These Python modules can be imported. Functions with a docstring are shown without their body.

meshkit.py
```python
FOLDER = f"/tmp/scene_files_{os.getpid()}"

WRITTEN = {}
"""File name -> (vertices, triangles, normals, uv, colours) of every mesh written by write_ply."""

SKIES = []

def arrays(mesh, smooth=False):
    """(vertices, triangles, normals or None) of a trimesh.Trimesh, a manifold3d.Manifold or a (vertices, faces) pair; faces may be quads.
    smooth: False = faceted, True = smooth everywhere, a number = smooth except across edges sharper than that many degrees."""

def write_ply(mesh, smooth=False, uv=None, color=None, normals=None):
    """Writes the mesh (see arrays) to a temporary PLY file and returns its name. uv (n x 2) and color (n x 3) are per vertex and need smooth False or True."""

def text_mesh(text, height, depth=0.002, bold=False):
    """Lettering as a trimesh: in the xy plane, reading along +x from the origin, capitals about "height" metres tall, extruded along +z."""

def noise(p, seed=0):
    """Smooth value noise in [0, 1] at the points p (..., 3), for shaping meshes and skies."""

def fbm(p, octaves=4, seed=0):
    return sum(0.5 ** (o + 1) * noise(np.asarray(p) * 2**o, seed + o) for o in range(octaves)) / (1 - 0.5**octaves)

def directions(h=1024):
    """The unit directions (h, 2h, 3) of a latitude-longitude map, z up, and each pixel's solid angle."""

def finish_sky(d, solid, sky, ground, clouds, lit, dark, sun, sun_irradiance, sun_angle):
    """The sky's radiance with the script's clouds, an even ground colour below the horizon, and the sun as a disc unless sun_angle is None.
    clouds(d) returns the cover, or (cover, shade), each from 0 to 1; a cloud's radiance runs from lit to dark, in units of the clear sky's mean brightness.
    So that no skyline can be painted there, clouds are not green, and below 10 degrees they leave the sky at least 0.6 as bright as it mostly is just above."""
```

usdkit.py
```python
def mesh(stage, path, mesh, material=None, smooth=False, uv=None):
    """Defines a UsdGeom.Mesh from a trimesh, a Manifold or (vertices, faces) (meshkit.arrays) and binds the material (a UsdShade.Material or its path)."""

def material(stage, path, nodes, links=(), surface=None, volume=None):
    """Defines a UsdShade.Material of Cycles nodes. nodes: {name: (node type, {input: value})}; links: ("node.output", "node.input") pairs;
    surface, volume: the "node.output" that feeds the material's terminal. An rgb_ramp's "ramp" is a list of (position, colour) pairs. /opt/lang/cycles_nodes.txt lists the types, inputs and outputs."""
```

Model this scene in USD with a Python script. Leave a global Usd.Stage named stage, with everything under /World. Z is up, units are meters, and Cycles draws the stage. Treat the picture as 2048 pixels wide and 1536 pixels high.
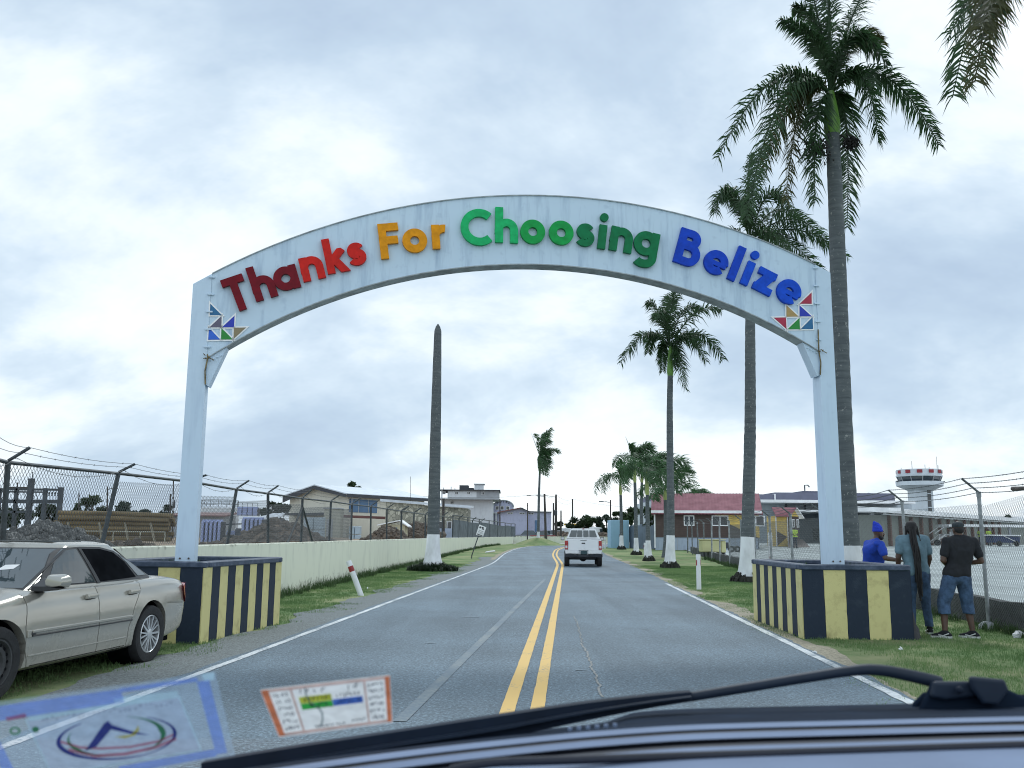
import math, numpy as np, trimesh, manifold3d, usdkit, meshkit
from pxr import Usd, UsdGeom, UsdLux, UsdShade, Sdf, Gf, Vt
from shapely.geometry import Polygon, LineString, Point, box as sbox
from shapely.ops import unary_union
from shapely import affinity

stage = Usd.Stage.CreateInMemory()
UsdGeom.SetStageUpAxis(stage, 'Z'); UsdGeom.SetStageMetersPerUnit(stage, 1.0)
world = UsdGeom.Xform.Define(stage, '/World'); stage.SetDefaultPrim(world.GetPrim())
PI = math.pi

# ---------------------------------------------------------------- camera
FPX, CX, CY, HC = 1840.0, 1024.0, 768.0, 1.5          # focal length and centre in pixels of the 2048 px photograph, eye height
PITCH, ROLL = math.atan(302 / 1840.0), 0.0085
R0, F0 = np.array([1.0, 0, 0]), np.array([0, math.cos(PITCH), math.sin(PITCH)])
U0 = np.cross(R0, F0)
CR, CU = R0 * math.cos(ROLL) + U0 * math.sin(ROLL), U0 * math.cos(ROLL) - R0 * math.sin(ROLL)
EYE = np.array([0, 0, HC])
cam = UsdGeom.Camera.Define(stage, '/World/camera')
M = np.eye(4); M[0, :3], M[1, :3], M[2, :3], M[3, :3] = CR, CU, -F0, EYE
cam.AddTransformOp().Set(Gf.Matrix4d(M.tolist()))
cam.CreateHorizontalApertureAttr(6.4); cam.CreateVerticalApertureAttr(4.8)
cam.CreateFocalLengthAttr(6.4 * FPX / 2048); cam.CreateFStopAttr(1.8); cam.CreateFocusDistanceAttr(15.0)
cam.CreateClippingRangeAttr(Gf.Vec2f(0.05, 20000)); cam.CreateExposureAttr(EXPOSURE := 0.2)

# ---------------------------------------------------------------- sky: thick broken cloud, soft sun ahead of the camera
SUN_EL, SUN_AZ = math.radians(52), math.radians(12)
sun_to = np.array([math.sin(SUN_AZ) * math.cos(SUN_EL), math.cos(SUN_AZ) * math.cos(SUN_EL), math.sin(SUN_EL)])
sun = UsdLux.DistantLight.Define(stage, '/World/sun')
z = sun_to; x = np.cross([0, 0, 1.0], z); x /= np.linalg.norm(x); y = np.cross(z, x)
M = np.eye(4); M[0, :3], M[1, :3], M[2, :3] = x, y, z
sun.AddTransformOp().Set(Gf.Matrix4d(M.tolist()))
sun.CreateIntensityAttr(0.40); sun.CreateAngleAttr(14.0); sun.CreateNormalizeAttr(True); sun.CreateColorAttr(Gf.Vec3f(1, 0.99, 0.97))
SKY = 0.1
CLOUD = [(0.0, (.47, .56, .69)), (0.25, (.55, .645, .76)), (0.48, (.70, .78, .865)), (0.68, (.92, .95, .98)), (1.0, (1.10, 1.11, 1.12))]
dome = UsdLux.DomeLight.Define(stage, '/World/sky')
skym = usdkit.material(stage, '/World/Looks/cloudy_sky', {
    'tc': ('texture_coordinate', {}), 'sep': ('separate_xyz', {}),
    'zmax': ('math', {'math_type': 'maximum', 'value2': 0.0}), 'zadd': ('math', {'math_type': 'add', 'value2': 0.5}),
    'u': ('math', {'math_type': 'divide'}), 'v': ('math', {'math_type': 'divide'}), 'uv': ('combine_xyz', {'z': 1.7}),
    'map': ('mapping', {'location': (SKYX := 3.1, SKYY := 0.35, 0), 'scale': (1.0, 1.25, 1), 'rotation': (0, 0, 0.5)}),
    'n1': ('noise_texture', {'scale': 1.7, 'detail': 9, 'roughness': 0.57, 'distortion': 0.15}),
    'n2': ('noise_texture', {'scale': .95, 'detail': 3, 'roughness': 0.5, 'distortion': 0.2}),
    'mixn': ('mix_float', {'fac': 0.3}), 'hz': ('map_range', {'value': 0, 'from_min': 0.0, 'from_max': 0.35, 'to_min': 0.06, 'to_max': 0.0, 'clamp': True}),
    'addh': ('math', {'math_type': 'add'}),
    'con': ('map_range', {'from_min': 0.375, 'from_max': 0.63, 'to_min': 0.0, 'to_max': 1.0, 'clamp': True}),
    'ramp': ('rgb_ramp', {'ramp': CLOUD}), 'gain': ('mix_color', {'blend_type': 'multiply', 'fac': 1.0, 'b': (1 / SKY,) * 3, 'use_clamp_result': False}),
    'sky': ('sky_texture', {'sky_type': 'single_scattering', 'sun_disc': False, 'sun_elevation': SUN_EL, 'sun_rotation': SUN_AZ}),
    'mix': ('mix_color', {'blend_type': 'mix', 'fac': 0.95, 'use_clamp_result': False}),
    'bg': ('background_shader', {'strength': SKY})},
    [('tc.generated', 'sep.vector'), ('sep.z', 'zmax.value1'), ('zmax.value', 'zadd.value1'), ('sep.x', 'u.value1'), ('zadd.value', 'u.value2'),
     ('sep.y', 'v.value1'), ('zadd.value', 'v.value2'), ('u.value', 'uv.x'), ('v.value', 'uv.y'), ('uv.vector', 'map.vector'),
     ('map.vector', 'n1.vector'), ('map.vector', 'n2.vector'), ('n1.fac', 'mixn.a'), ('n2.fac', 'mixn.b'), ('mixn.result', 'addh.value1'), ('sep.z', 'hz.value'), ('hz.result', 'addh.value2'), ('addh.value', 'con.value'), ('con.result', 'ramp.fac'),
     ('ramp.color', 'gain.a'), ('sky.color', 'mix.a'), ('gain.result', 'mix.b'), ('mix.result', 'bg.color')], surface='bg.background')
UsdShade.MaterialBindingAPI.Apply(dome.GetPrim()).Bind(skym)

# ---------------------------------------------------------------- pixel helpers (photograph pixels to places in the world)
def ray(px, py):
    return CR * ((px - CX) / FPX) + CU * ((CY - py) / FPX) + F0
def at(px, py, Y):
    d = ray(px, py); return EYE + d * (Y / d[1])
def hz(px):                                            # horizon row in the column px
    return 1070 + (px - 1024) * 0.0085
def gz(X, Y):
    X, Y = np.asarray(X, float), np.asarray(Y, float)
    s = np.clip((Y - 45) / 50, 0, 1); s = s * s * (3 - 2 * s)
    t = np.clip((X - .06 * Y - 7) / 15, 0, 1); t = t * t * (3 - 2 * t)
    return s * (.42 + .33 * t)
def gr(px, py, z=None):                                # point of the ground seen in a pixel
    d = ray(px, py); h = 0.0 if z is None else z
    for _ in range(12):
        p = EYE + d * ((h - HC) / d[2])
        if z is not None: return p
        h = .5 * h + .5 * float(gz(p[0], p[1]))
    return p
def plane_hit(px, py, o, n):
    d = ray(px, py); return EYE + d * (np.dot(o - EYE, n) / np.dot(d, n))
def sm(a, b, x):
    t = np.clip((np.asarray(x, float) - a) / (b - a), 0, 1); return t * t * (3 - 2 * t)

# ---------------------------------------------------------------- mesh helpers
class MB:
    def __init__(s): s.v, s.f, s.n = [], [], 0
    def add(s, v, f, M=None):
        v, f = np.asarray(v, float).reshape(-1, 3), np.asarray(f, int)
        if f.shape[1] == 4: f = np.vstack([f[:, [0, 1, 2]], f[:, [0, 2, 3]]])
        if M is not None: v = v @ M[:3, :3].T + M[:3, 3]
        s.v.append(v); s.f.append(f + s.n); s.n += len(v); return s
    def tm(s, m, M=None):
        if hasattr(m, 'to_mesh'):
            k = m.to_mesh(); return s.add(k.vert_properties[:, :3], k.tri_verts, M)
        return s.add(m.vertices, m.faces, M)
    def box(s, lo, hi, M=None):
        (a, b, c), (d, e, f) = lo, hi
        v = [(a, b, c), (d, b, c), (d, e, c), (a, e, c), (a, b, f), (d, b, f), (d, e, f), (a, e, f)]
        return s.add(v, [(0, 3, 2, 1), (4, 5, 6, 7), (0, 1, 5, 4), (1, 2, 6, 5), (2, 3, 7, 6), (3, 0, 4, 7)], M)
    def cbox(s, lo, hi, b=.02, M=None):                # box with chamfered edges
        lo, hi = np.array(lo, float), np.array(hi, float); P = []
        for i in range(8):
            c = np.array([(lo, hi)[(i >> k) & 1][k] for k in range(3)]); sg = np.array([1 if (i >> k) & 1 == 0 else -1 for k in range(3)])
            for k in range(3):
                q = c + sg * b; q[k] = c[k]; P.append(q)
        return s.tm(trimesh.convex.convex_hull(np.array(P)), M)
    def quad(s, a, b, c, d): return s.add([a, b, c, d], [(0, 1, 2, 3)])
    def tri(s, a, b, c): return s.add([a, b, c], [(0, 1, 2)])
    def tube(s, pts, r, n=6, caps=True):
        p = np.asarray(pts, float); r = np.broadcast_to(np.asarray(r, float), (len(p),))
        t = np.gradient(p, axis=0); t /= np.linalg.norm(t, axis=1, keepdims=True) + 1e-12
        a0 = np.array([0, 0, 1.0]) if abs(t[:, 2]).max() < .9 else (np.array([1.0, 0, 0]) if abs(t[:, 0]).max() < .9 else np.array([0, 1.0, 0]))
        a = np.cross(t, a0); a /= np.linalg.norm(a, axis=1, keepdims=True) + 1e-12; b = np.cross(t, a)
        w = np.arange(n) * 2 * PI / n
        v = (p[:, None] + r[:, None, None] * (np.cos(w)[None, :, None] * a[:, None] + np.sin(w)[None, :, None] * b[:, None])).reshape(-1, 3)
        i, j = np.meshgrid(np.arange(len(p) - 1), np.arange(n), indexing='ij')
        q = np.stack([i * n + j, (i + 1) * n + j, (i + 1) * n + (j + 1) % n, i * n + (j + 1) % n], -1).reshape(-1, 4)
        f = np.vstack([q[:, [0, 1, 2]], q[:, [0, 2, 3]]])
        if caps and n > 2:
            e = (len(p) - 1) * n
            f = np.vstack([f, [(0, k, k + 1) for k in range(1, n - 1)], [(e, e + k + 1, e + k) for k in range(1, n - 1)]])
        return s.add(v, f)
    def cyl(s, p0, p1, r0, r1=None, n=12): return s.tube([p0, p1], [r0, r0 if r1 is None else r1], n)
    def lathe(s, prof, n=16, M=None):                  # prof: (radius, z)
        prof = np.array(prof, float); w = np.arange(n) * 2 * PI / n
        v = np.stack([prof[:, 0][:, None] * np.cos(w), prof[:, 0][:, None] * np.sin(w), np.repeat(prof[:, 1][:, None], n, 1)], -1).reshape(-1, 3)
        i, j = np.meshgrid(np.arange(len(prof) - 1), np.arange(n), indexing='ij')
        q = np.stack([i * n + j, i * n + (j + 1) % n, (i + 1) * n + (j + 1) % n, (i + 1) * n + j], -1).reshape(-1, 4)
        return s.add(v, q, M)
    def extrude(s, poly, h, M=None):                   # shapely polygon in xy, extruded along +z
        for g in getattr(poly, 'geoms', [poly]):
            if g.area > 1e-9: s.tm(trimesh.creation.extrude_polygon(g, h, engine='earcut'), M)
        return s
    def grid(s, P):                                    # (n, m, 3) sheet
        n, m = P.shape[:2]; i, j = np.meshgrid(np.arange(n - 1), np.arange(m - 1), indexing='ij')
        return s.add(P.reshape(-1, 3), np.stack([i * m + j, i * m + j + 1, (i + 1) * m + j + 1, (i + 1) * m + j], -1).reshape(-1, 4))
    def get(s): return np.vstack(s.v), np.vstack(s.f)
def frame(o, x, y, z):
    M = np.eye(4); M[:3, 0], M[:3, 1], M[:3, 2], M[:3, 3] = x, y, z, o; return M
def unit(v): v = np.asarray(v, float); return v / (np.linalg.norm(v) + 1e-12)
def rotz(a, o=(0, 0, 0)):
    c, s_ = math.cos(a), math.sin(a); return frame(o, (c, s_, 0), (-s_, c, 0), (0, 0, 1))

# ---------------------------------------------------------------- prims
USED = {}
def pname(parent, name):
    k = USED.setdefault(parent, {}); n = k.get(name, 0); k[name] = n + 1
    return f'{parent}/{name}' + (f'_{n:03d}' if n else '')
def meta(prim, **kw):
    for k, v in kw.items():
        if v: prim.SetCustomDataByKey({'cat': 'category'}.get(k, k), v)
    return prim
def obj(name, mb, m, parent=None, smooth=False, **kw):
    path = pname(str(parent.GetPath()) if parent is not None else '/World', name)
    me = usdkit.mesh(stage, path, mb.get() if isinstance(mb, MB) else mb, m, smooth)
    return meta(me.GetPrim(), **kw)
def thing(name, label, cat, loc=(0, 0, 0), rz=0, group=None, kind=None):
    x = UsdGeom.Xform.Define(stage, pname('/World', name)); x.AddTranslateOp().Set(Gf.Vec3d(*map(float, loc)))
    if rz: x.AddRotateZOp().Set(math.degrees(rz))
    return meta(x.GetPrim(), label=label, cat=cat, group=group, kind=kind)
def copy_of(src, loc, rz, label, group=None):
    r = thing(src.GetName().rstrip('0123456789').rstrip('_'), label, src.GetCustomDataByKey('category'), loc, rz, group)
    r.GetReferences().AddInternalReference(src.GetPath()); r.SetInstanceable(True)
    return r
def structure(name, mb, m, **kw): return obj(name, mb, m, kind='structure', **kw)

# ---------------------------------------------------------------- materials
def lin(r, g, b):                                      # sRGB 0-255 to linear
    f = lambda c: c / 12.92 if c <= .04045 else ((c + .055) / 1.055) ** 2.4
    return tuple(f(c / 255) for c in (r, g, b))
def pm(name, col, rough=.7, var=.18, sc=3.0, bump=0.0, bsc=30.0, metal=0.0, spec=.5, coat=0.0, col2=None, lo=.35, hi=.65, detail=6, space='object', stretch=(1, 1, 1), sheen=0.0, bd=.02, transl=0.0, rnd=0.0):
    c = np.array(col); a = tuple(np.clip(c * (1 - var), 0, 1)); b = tuple(np.clip(c * (1 + var), 0, 1)) if col2 is None else tuple(col2)
    nodes = {'tc': ('texture_coordinate', {}), 'mp': ('mapping', {'scale': stretch}), 'n': ('noise_texture', {'scale': sc, 'detail': detail, 'roughness': .6}),
             'r': ('rgb_ramp', {'ramp': [(lo, a), (hi, b)]}),
             'p': ('principled_bsdf', {'roughness': rough, 'metallic': metal, 'specular_ior_level': spec, 'coat_weight': coat, 'sheen_weight': sheen})}
    links = [('tc.object', 'mp.vector'), ('mp.vector', 'n.vector'), ('n.fac', 'r.fac')]
    out = 'r.color'
    if rnd:
        nodes['oi'] = ('geometry', {}); nodes['mr'] = ('map_range', {'from_min': 0, 'from_max': 1, 'to_min': 1 - rnd, 'to_max': 1 + rnd}); nodes['mm'] = ('mix_color', {'blend_type': 'multiply', 'fac': 1.0})
        links += [('oi.random_per_island', 'mr.value'), ('mr.result', 'mm.b'), (out, 'mm.a')]; out = 'mm.result'
    links.append((out, 'p.base_color'))
    if bump:
        nodes['bn'] = ('noise_texture', {'scale': bsc, 'detail': 5, 'roughness': .6}); nodes['b'] = ('bump', {'strength': bump, 'distance': bd})
        links += [('mp.vector', 'bn.vector'), ('bn.fac', 'b.height'), ('b.normal', 'p.normal')]
    surf = 'p.BSDF'
    if transl:
        nodes['t'] = ('translucent_bsdf', {}); nodes['mx'] = ('mix_closure', {'fac': transl}); links += [(out, 't.color'), ('p.BSDF', 'mx.closure1'), ('t.BSDF', 'mx.closure2')]; surf = 'mx.closure'
    return usdkit.material(stage, f'/World/Looks/{name}', nodes, links, surface=surf)
# ================================================================ GROUND AND ROAD
rng = np.random.default_rng(5)
def ground_mat(name, green, green2, dry, sand, dryamt):
    return usdkit.material(stage, f'/World/Looks/{name}', {
        'tc': ('texture_coordinate', {}), 'n1': ('noise_texture', {'scale': .45, 'detail': 6, 'roughness': .65}), 'n2': ('noise_texture', {'scale': 9, 'detail': 6, 'roughness': .7}), 'n3': ('noise_texture', {'scale': 60, 'detail': 4, 'roughness': .7}),
        'g': ('rgb_ramp', {'ramp': [(.36, green), (.62, green2)]}), 'f': ('map_range', {'from_min': .62 - dryamt, 'from_max': .78 - dryamt, 'clamp': True}), 'm1': ('mix_color', {'b': dry}),
        'f2': ('map_range', {'from_min': .56, 'from_max': .68, 'to_max': .6, 'clamp': True}), 'm2': ('mix_color', {'b': sand}),
        'b': ('bump', {'strength': .7, 'distance': .04}), 'p': ('principled_bsdf', {'roughness': .95, 'specular_ior_level': .15})},
        [('tc.object', 'n1.vector'), ('tc.object', 'n2.vector'), ('tc.object', 'n3.vector'), ('n2.fac', 'g.fac'), ('n1.fac', 'f.value'), ('f.result', 'm1.fac'), ('g.color', 'm1.a'), ('n3.fac', 'f2.value'), ('f2.result', 'm2.fac'), ('m1.result', 'm2.a'),
         ('m2.result', 'p.base_color'), ('n3.fac', 'b.height'), ('b.normal', 'p.normal')], surface='p.BSDF')
GRASS = ground_mat('grass_ground', (.11, .185, .075), (.18, .26, .11), (.29, .31, .165), (.26, .25, .17), .17)
asphalt = usdkit.material(stage, '/World/Looks/asphalt', {
    'tc': ('texture_coordinate', {}), 'st': ('mapping', {'scale': (1.2, .07, 1)}), 'n1': ('noise_texture', {'scale': 1.0, 'detail': 5, 'roughness': .6}), 'n2': ('noise_texture', {'scale': 34, 'detail': 5, 'roughness': .82}), 'n3': ('noise_texture', {'scale': .35, 'detail': 5}),
    'vo': ('voronoi_texture', {'scale': 70}), 'r1': ('rgb_ramp', {'ramp': [(.3, (.084, .125, .160)), (.7, (.128, .182, .226))]}), 'r2': ('rgb_ramp', {'ramp': [(.34, (.42, .42, .42)), (.5, (.92, .92, .92)), (.58, (1.3, 1.3, 1.28)), (.66, (2.6, 2.55, 2.45))]}),
    'mx': ('mix_color', {'blend_type': 'multiply', 'fac': 1.0, 'use_clamp_result': False}), 'r3': ('rgb_ramp', {'ramp': [(.35, (.8, .8, .8)), (.65, (1.12, 1.12, 1.12))]}), 'm2': ('mix_color', {'blend_type': 'multiply', 'fac': 1.0, 'use_clamp_result': False}),
    'b': ('bump', {'strength': .6, 'distance': .012}), 'p': ('principled_bsdf', {'roughness': .72, 'specular_ior_level': .5})},
    [('tc.object', 'st.vector'), ('st.vector', 'n1.vector'), ('tc.object', 'n2.vector'), ('tc.object', 'n3.vector'), ('tc.object', 'vo.vector'), ('n1.fac', 'r1.fac'), ('n2.fac', 'r2.fac'), ('r1.color', 'mx.a'), ('r2.color', 'mx.b'),
     ('n3.fac', 'r3.fac'), ('mx.result', 'm2.a'), ('r3.color', 'm2.b'), ('m2.result', 'p.base_color'), ('vo.distance', 'b.height'), ('b.normal', 'p.normal')], surface='p.BSDF')
def worn_paint(name, col, wear_lo, wear_hi, under=(.105, .15, .19)):
    return usdkit.material(stage, f'/World/Looks/{name}', {
        'tc': ('texture_coordinate', {}), 'n1': ('noise_texture', {'scale': 26, 'detail': 6, 'roughness': .75}), 'n2': ('noise_texture', {'scale': 1.3, 'detail': 4}), 'ad': ('math', {'math_type': 'multiply_add', 'value2': .55}),
        'r': ('map_range', {'from_min': wear_lo, 'from_max': wear_hi, 'clamp': True}), 'm': ('mix_color', {'a': col, 'b': under}), 'p': ('principled_bsdf', {'roughness': .7})},
        [('tc.object', 'n1.vector'), ('tc.object', 'n2.vector'), ('n2.fac', 'ad.value1'), ('n1.fac', 'ad.value3'), ('ad.value', 'r.value'), ('r.result', 'm.fac'), ('m.result', 'p.base_color')], surface='p.BSDF')
YELLOW_LINE = worn_paint('yellow_road_paint', (.66, .43, .13), .88, 1.0)
WHITE_LINE = worn_paint('white_road_paint', (.60, .63, .64), .72, .95)
FADED_LINE = worn_paint('faded_road_paint', (.24, .26, .245), .50, .85)
GRAVEL = pm('gravel_shoulder', (.17, .19, .19), .95, .45, 45, bump=.8, bsc=60, detail=8)
SAND = pm('sandy_edge', (.30, .27, .20), .95, .35, 30, bump=.6, bsc=60)
CONCRETE_APRON = pm('apron_concrete', (.36, .40, .40), .9, .22, .5, bump=.15, bsc=25, stretch=(1, .35, 1))
DIRT = pm('yard_dirt', (.22, .17, .12), .95, .3, 2.5, bump=.7, bsc=14)

def cx(Y):
    Y = np.asarray(Y, float)
    return -.39 + .0614 * Y - .55 * sm(45, 68, Y) + .55 * sm(74, 90, Y) + np.where(Y > 82, (Y - 82) ** 2 / 150, 0)
WALL_Y = np.array([-14, 0, 13, 22.3, 35, 56, 75, 95, 118.0]); WALL_X = np.array([-6.55, -6.2, -5.87, -5.6, -5.28, -4.7, -3.55, -1.8, .30])
from scipy.interpolate import PchipInterpolator
wx = PchipInterpolator(WALL_Y, WALL_X)
def fx(Y): return 8.1 + .1 * (np.asarray(Y, float) - 16)      # chain-link fence on the right

def nonuni(a, b, fine, far):
    near = np.arange(a, b + fine, fine); return np.concatenate([-np.geomspace(far, -a if a < 0 else 1, 14)[:-1] if a < 0 else [], near, np.geomspace(b + fine * 2, far, 14)])
gx, gy = nonuni(-60, 90, 3, 3000), np.concatenate([[-300, -120, -50], np.arange(-20, 150, 3), np.geomspace(155, 4000, 16)])
GX, GY = np.meshgrid(gx, gy, indexing='ij')
structure('ground', MB().grid(np.stack([GX, GY, gz(GX, GY)], -1)), GRASS, smooth=True)

def strip(o0, o1, y0, y1, dz, step=.5, n=2, jag0=0, jag1=0, seed=0, c=cx, js=1.0):
    Y = np.arange(y0, y1 + 1e-6, step); X = c(Y); T = np.stack([np.gradient(X, Y), np.ones_like(Y)], 1); T /= np.linalg.norm(T, axis=1, keepdims=True)
    N = np.stack([T[:, 1], -T[:, 0]], 1)
    ns = lambda k: (meshkit.fbm(np.stack([Y * js, np.full_like(Y, 7.3 * k + seed), np.zeros_like(Y)], 1), 4, seed + k) - .5) * 2
    a, b = o0 + jag0 * ns(1), o1 + jag1 * ns(2)
    W = np.linspace(0, 1, n)
    off = a[:, None] * (1 - W) + b[:, None] * W
    P = np.zeros((len(Y), n, 3)); P[..., 0] = X[:, None] + N[:, :1] * off; P[..., 1] = Y[:, None] + N[:, 1:] * off
    P[..., 2] = gz(P[..., 0], P[..., 1]) + dz
    return P
structure('road_shoulder', MB().grid(strip(-4.62, -3.3, -8, 60, .012, .2, 3, jag0=.55, seed=3, js=.8)), GRAVEL)
structure('road_shoulder', MB().grid(strip(3.3, 3.95, -8, 70, .012, .2, 3, jag1=.55, seed=8, js=.7)), SAND)
structure('road_shoulder', MB().grid(strip(-3.95, -3.3, 55, 112, .014, .5, 3, jag0=.3, seed=4)), SAND)
rd = MB().grid(strip(-3.66, 3.62, -8, 121, .024, .25, 9, jag0=.07, jag1=.10, seed=11, js=2.0))
structure('road', rd, asphalt, smooth=True)
xr = MB(); P = np.zeros((40, 6, 3)); P[..., 0] = np.linspace(-8, 70, 40)[:, None]; P[..., 1] = np.linspace(117, 126, 6)[None] + .05 * P[..., 0]; P[..., 2] = gz(P[..., 0], P[..., 1]) + .030
xr.grid(P); structure('cross_road', xr, pm('pale_road', (.42, .42, .40), .9, .15, .6))
for k, (a, b, m, y0, y1, j) in enumerate([(-.19, -.065, YELLOW_LINE, -6, 116, .006), (.065, .185, YELLOW_LINE, -6, 116, .006), (-3.56, -3.465, WHITE_LINE, -6, 112, .02), (3.44, 3.55, WHITE_LINE, -6, 30, .02)]):
    structure('road_line', MB().grid(strip(a, b, y0, y1, .029, .12, 2, jag0=j, jag1=j, seed=20 + k, js=4)), m)
# faded old line and tar seams wandering across the left lane
fl = MB(); p0, p1 = gr(800, 1450), gr(1090, 1160)
Yf = np.linspace(p0[1], p1[1], 90); Xf = np.interp(Yf, [p0[1], gr(905, 1345)[1], gr(1000, 1250)[1], p1[1]], [p0[0], gr(905, 1345)[0], gr(1000, 1250)[0], p1[0]])
P = np.zeros((90, 2, 3)); P[..., 1] = Yf[:, None]; P[:, 0, 0] = Xf - .06; P[:, 1, 0] = Xf + .05; P[..., 2] = .029
structure('road_line', fl.grid(P), FADED_LINE)
cr = MB()
for pts, w in (([(1165, 1290), (1172, 1305), (1178, 1325), (1185, 1345), (1195, 1365), (1203, 1400)], .012), ([(1150, 1235), (1157, 1262), (1165, 1290)], .008)):
    G = np.array([gr(*q) for q in pts]); t = np.linspace(0, 1, 40); k = np.linspace(0, 1, len(G)); X = np.interp(t, k, G[:, 0]) + (meshkit.noise(np.stack([t * 30, t * 0, t * 0], 1)) - .5) * .05; Y = np.interp(t, k, G[:, 1])
    P = np.zeros((40, 2, 3)); P[..., 1] = Y[:, None]; P[:, 0, 0] = X - w; P[:, 1, 0] = X + w; P[..., 2] = .029; cr.grid(P)
structure('road_crack', cr, pm('crack_filler', (.24, .245, .24), .9, .3, 20))
sc2 = MB(); g = np.random.default_rng(31)
for px, py, wpx in ((1158, 1345, 22), (942, 1237, 34), (985, 1160, 16), (1290, 1262, 18), (1040, 1275, 14), (860, 1290, 20), (1240, 1190, 14), (1330, 1330, 16), (960, 1200, 12), (1170, 1225, 10)):
    c = gr(px, py); s = wpx / (FPX / c[1]) / 2; n = 12; a = np.linspace(0, 2 * PI, n, endpoint=False); r = 1 + g.uniform(-.35, .35, n)
    V = np.vstack([[c[0], c[1], .029], np.stack([c[0] + s * r * np.cos(a), c[1] + s * .42 * r * np.sin(a), np.full(n, .029)], 1)]); sc2.add(V, [(0, i + 1, (i + 1) % n + 1) for i in range(n)])
structure('road_scuff', sc2, worn_paint('scuffed_asphalt', (.22, .27, .30), .62, .95, (.115, .16, .20)))
# concrete apron beyond the right fence
P = np.zeros((50, 30, 3)); Y = np.concatenate([np.arange(-10, 120, 3.4), np.linspace(125, 420, 11)])[:50]; o = np.concatenate([np.linspace(.35, 60, 24), np.linspace(75, 500, 6)])
P[..., 1] = Y[:, None]; P[..., 0] = fx(Y)[:, None] + o[None]; P[..., 2] = gz(P[..., 0], P[..., 1]) + .05
structure('apron', MB().grid(P), CONCRETE_APRON, smooth=True)
# raised yard behind the left wall
Y = np.concatenate([np.arange(-14, 118.1, 3), np.array([118.0])]); o = np.concatenate([np.linspace(-.1, -40, 22), np.linspace(-55, -900, 6)])
P = np.zeros((len(Y), len(o), 3)); P[..., 1] = Y[:, None]; P[..., 0] = wx(Y)[:, None] + o[None]; P[..., 2] = .95 + .25 * meshkit.fbm(np.stack([P[..., 0] * .5, P[..., 1] * .5, P[..., 0] * 0], -1), 3, 3)
yd = MB().grid(P[:, ::-1]); q = P[-1].copy(); q2 = q.copy(); q2[:, 2] = 0; q3 = q.copy(); q3[:, 1] += 500; yd.grid(np.stack([q3, q], 0)[:, ::-1][::-1])
structure('yard', yd, DIRT, smooth=40)

# ---------------------------------------------------------------- short grass standing on the verges
BLADES = usdkit.material(stage, '/World/Looks/grass_blade', {
    'ob': ('geometry', {}), 'oi': ('object_info', {}), 'r': ('rgb_ramp', {'ramp': [(0, (.11, .195, .075)), (.42, (.20, .30, .125)), (.72, (.33, .355, .18)), (1, (.40, .38, .22))]}), 'tc': ('geometry', {}), 'n': ('noise_texture', {'scale': .45, 'detail': 4}),
    'ad': ('math', {'math_type': 'multiply_add', 'value2': .55}), 'sb': ('math', {'math_type': 'multiply_add', 'value2': 1.4, 'value3': -.52}), 'p': ('principled_bsdf', {'roughness': .7, 'specular_ior_level': .2}), 't': ('translucent_bsdf', {}), 'mx': ('mix_closure', {'fac': .3})},
    [('ob.random_per_island', 'ad.value1'), ('tc.position', 'n.vector'), ('n.fac', 'sb.value1'), ('sb.value', 'ad.value3'), ('ad.value', 'r.fac'), ('r.color', 'p.base_color'), ('r.color', 't.color'), ('p.BSDF', 'mx.closure1'), ('t.BSDF', 'mx.closure2')], surface='mx.closure')
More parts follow.
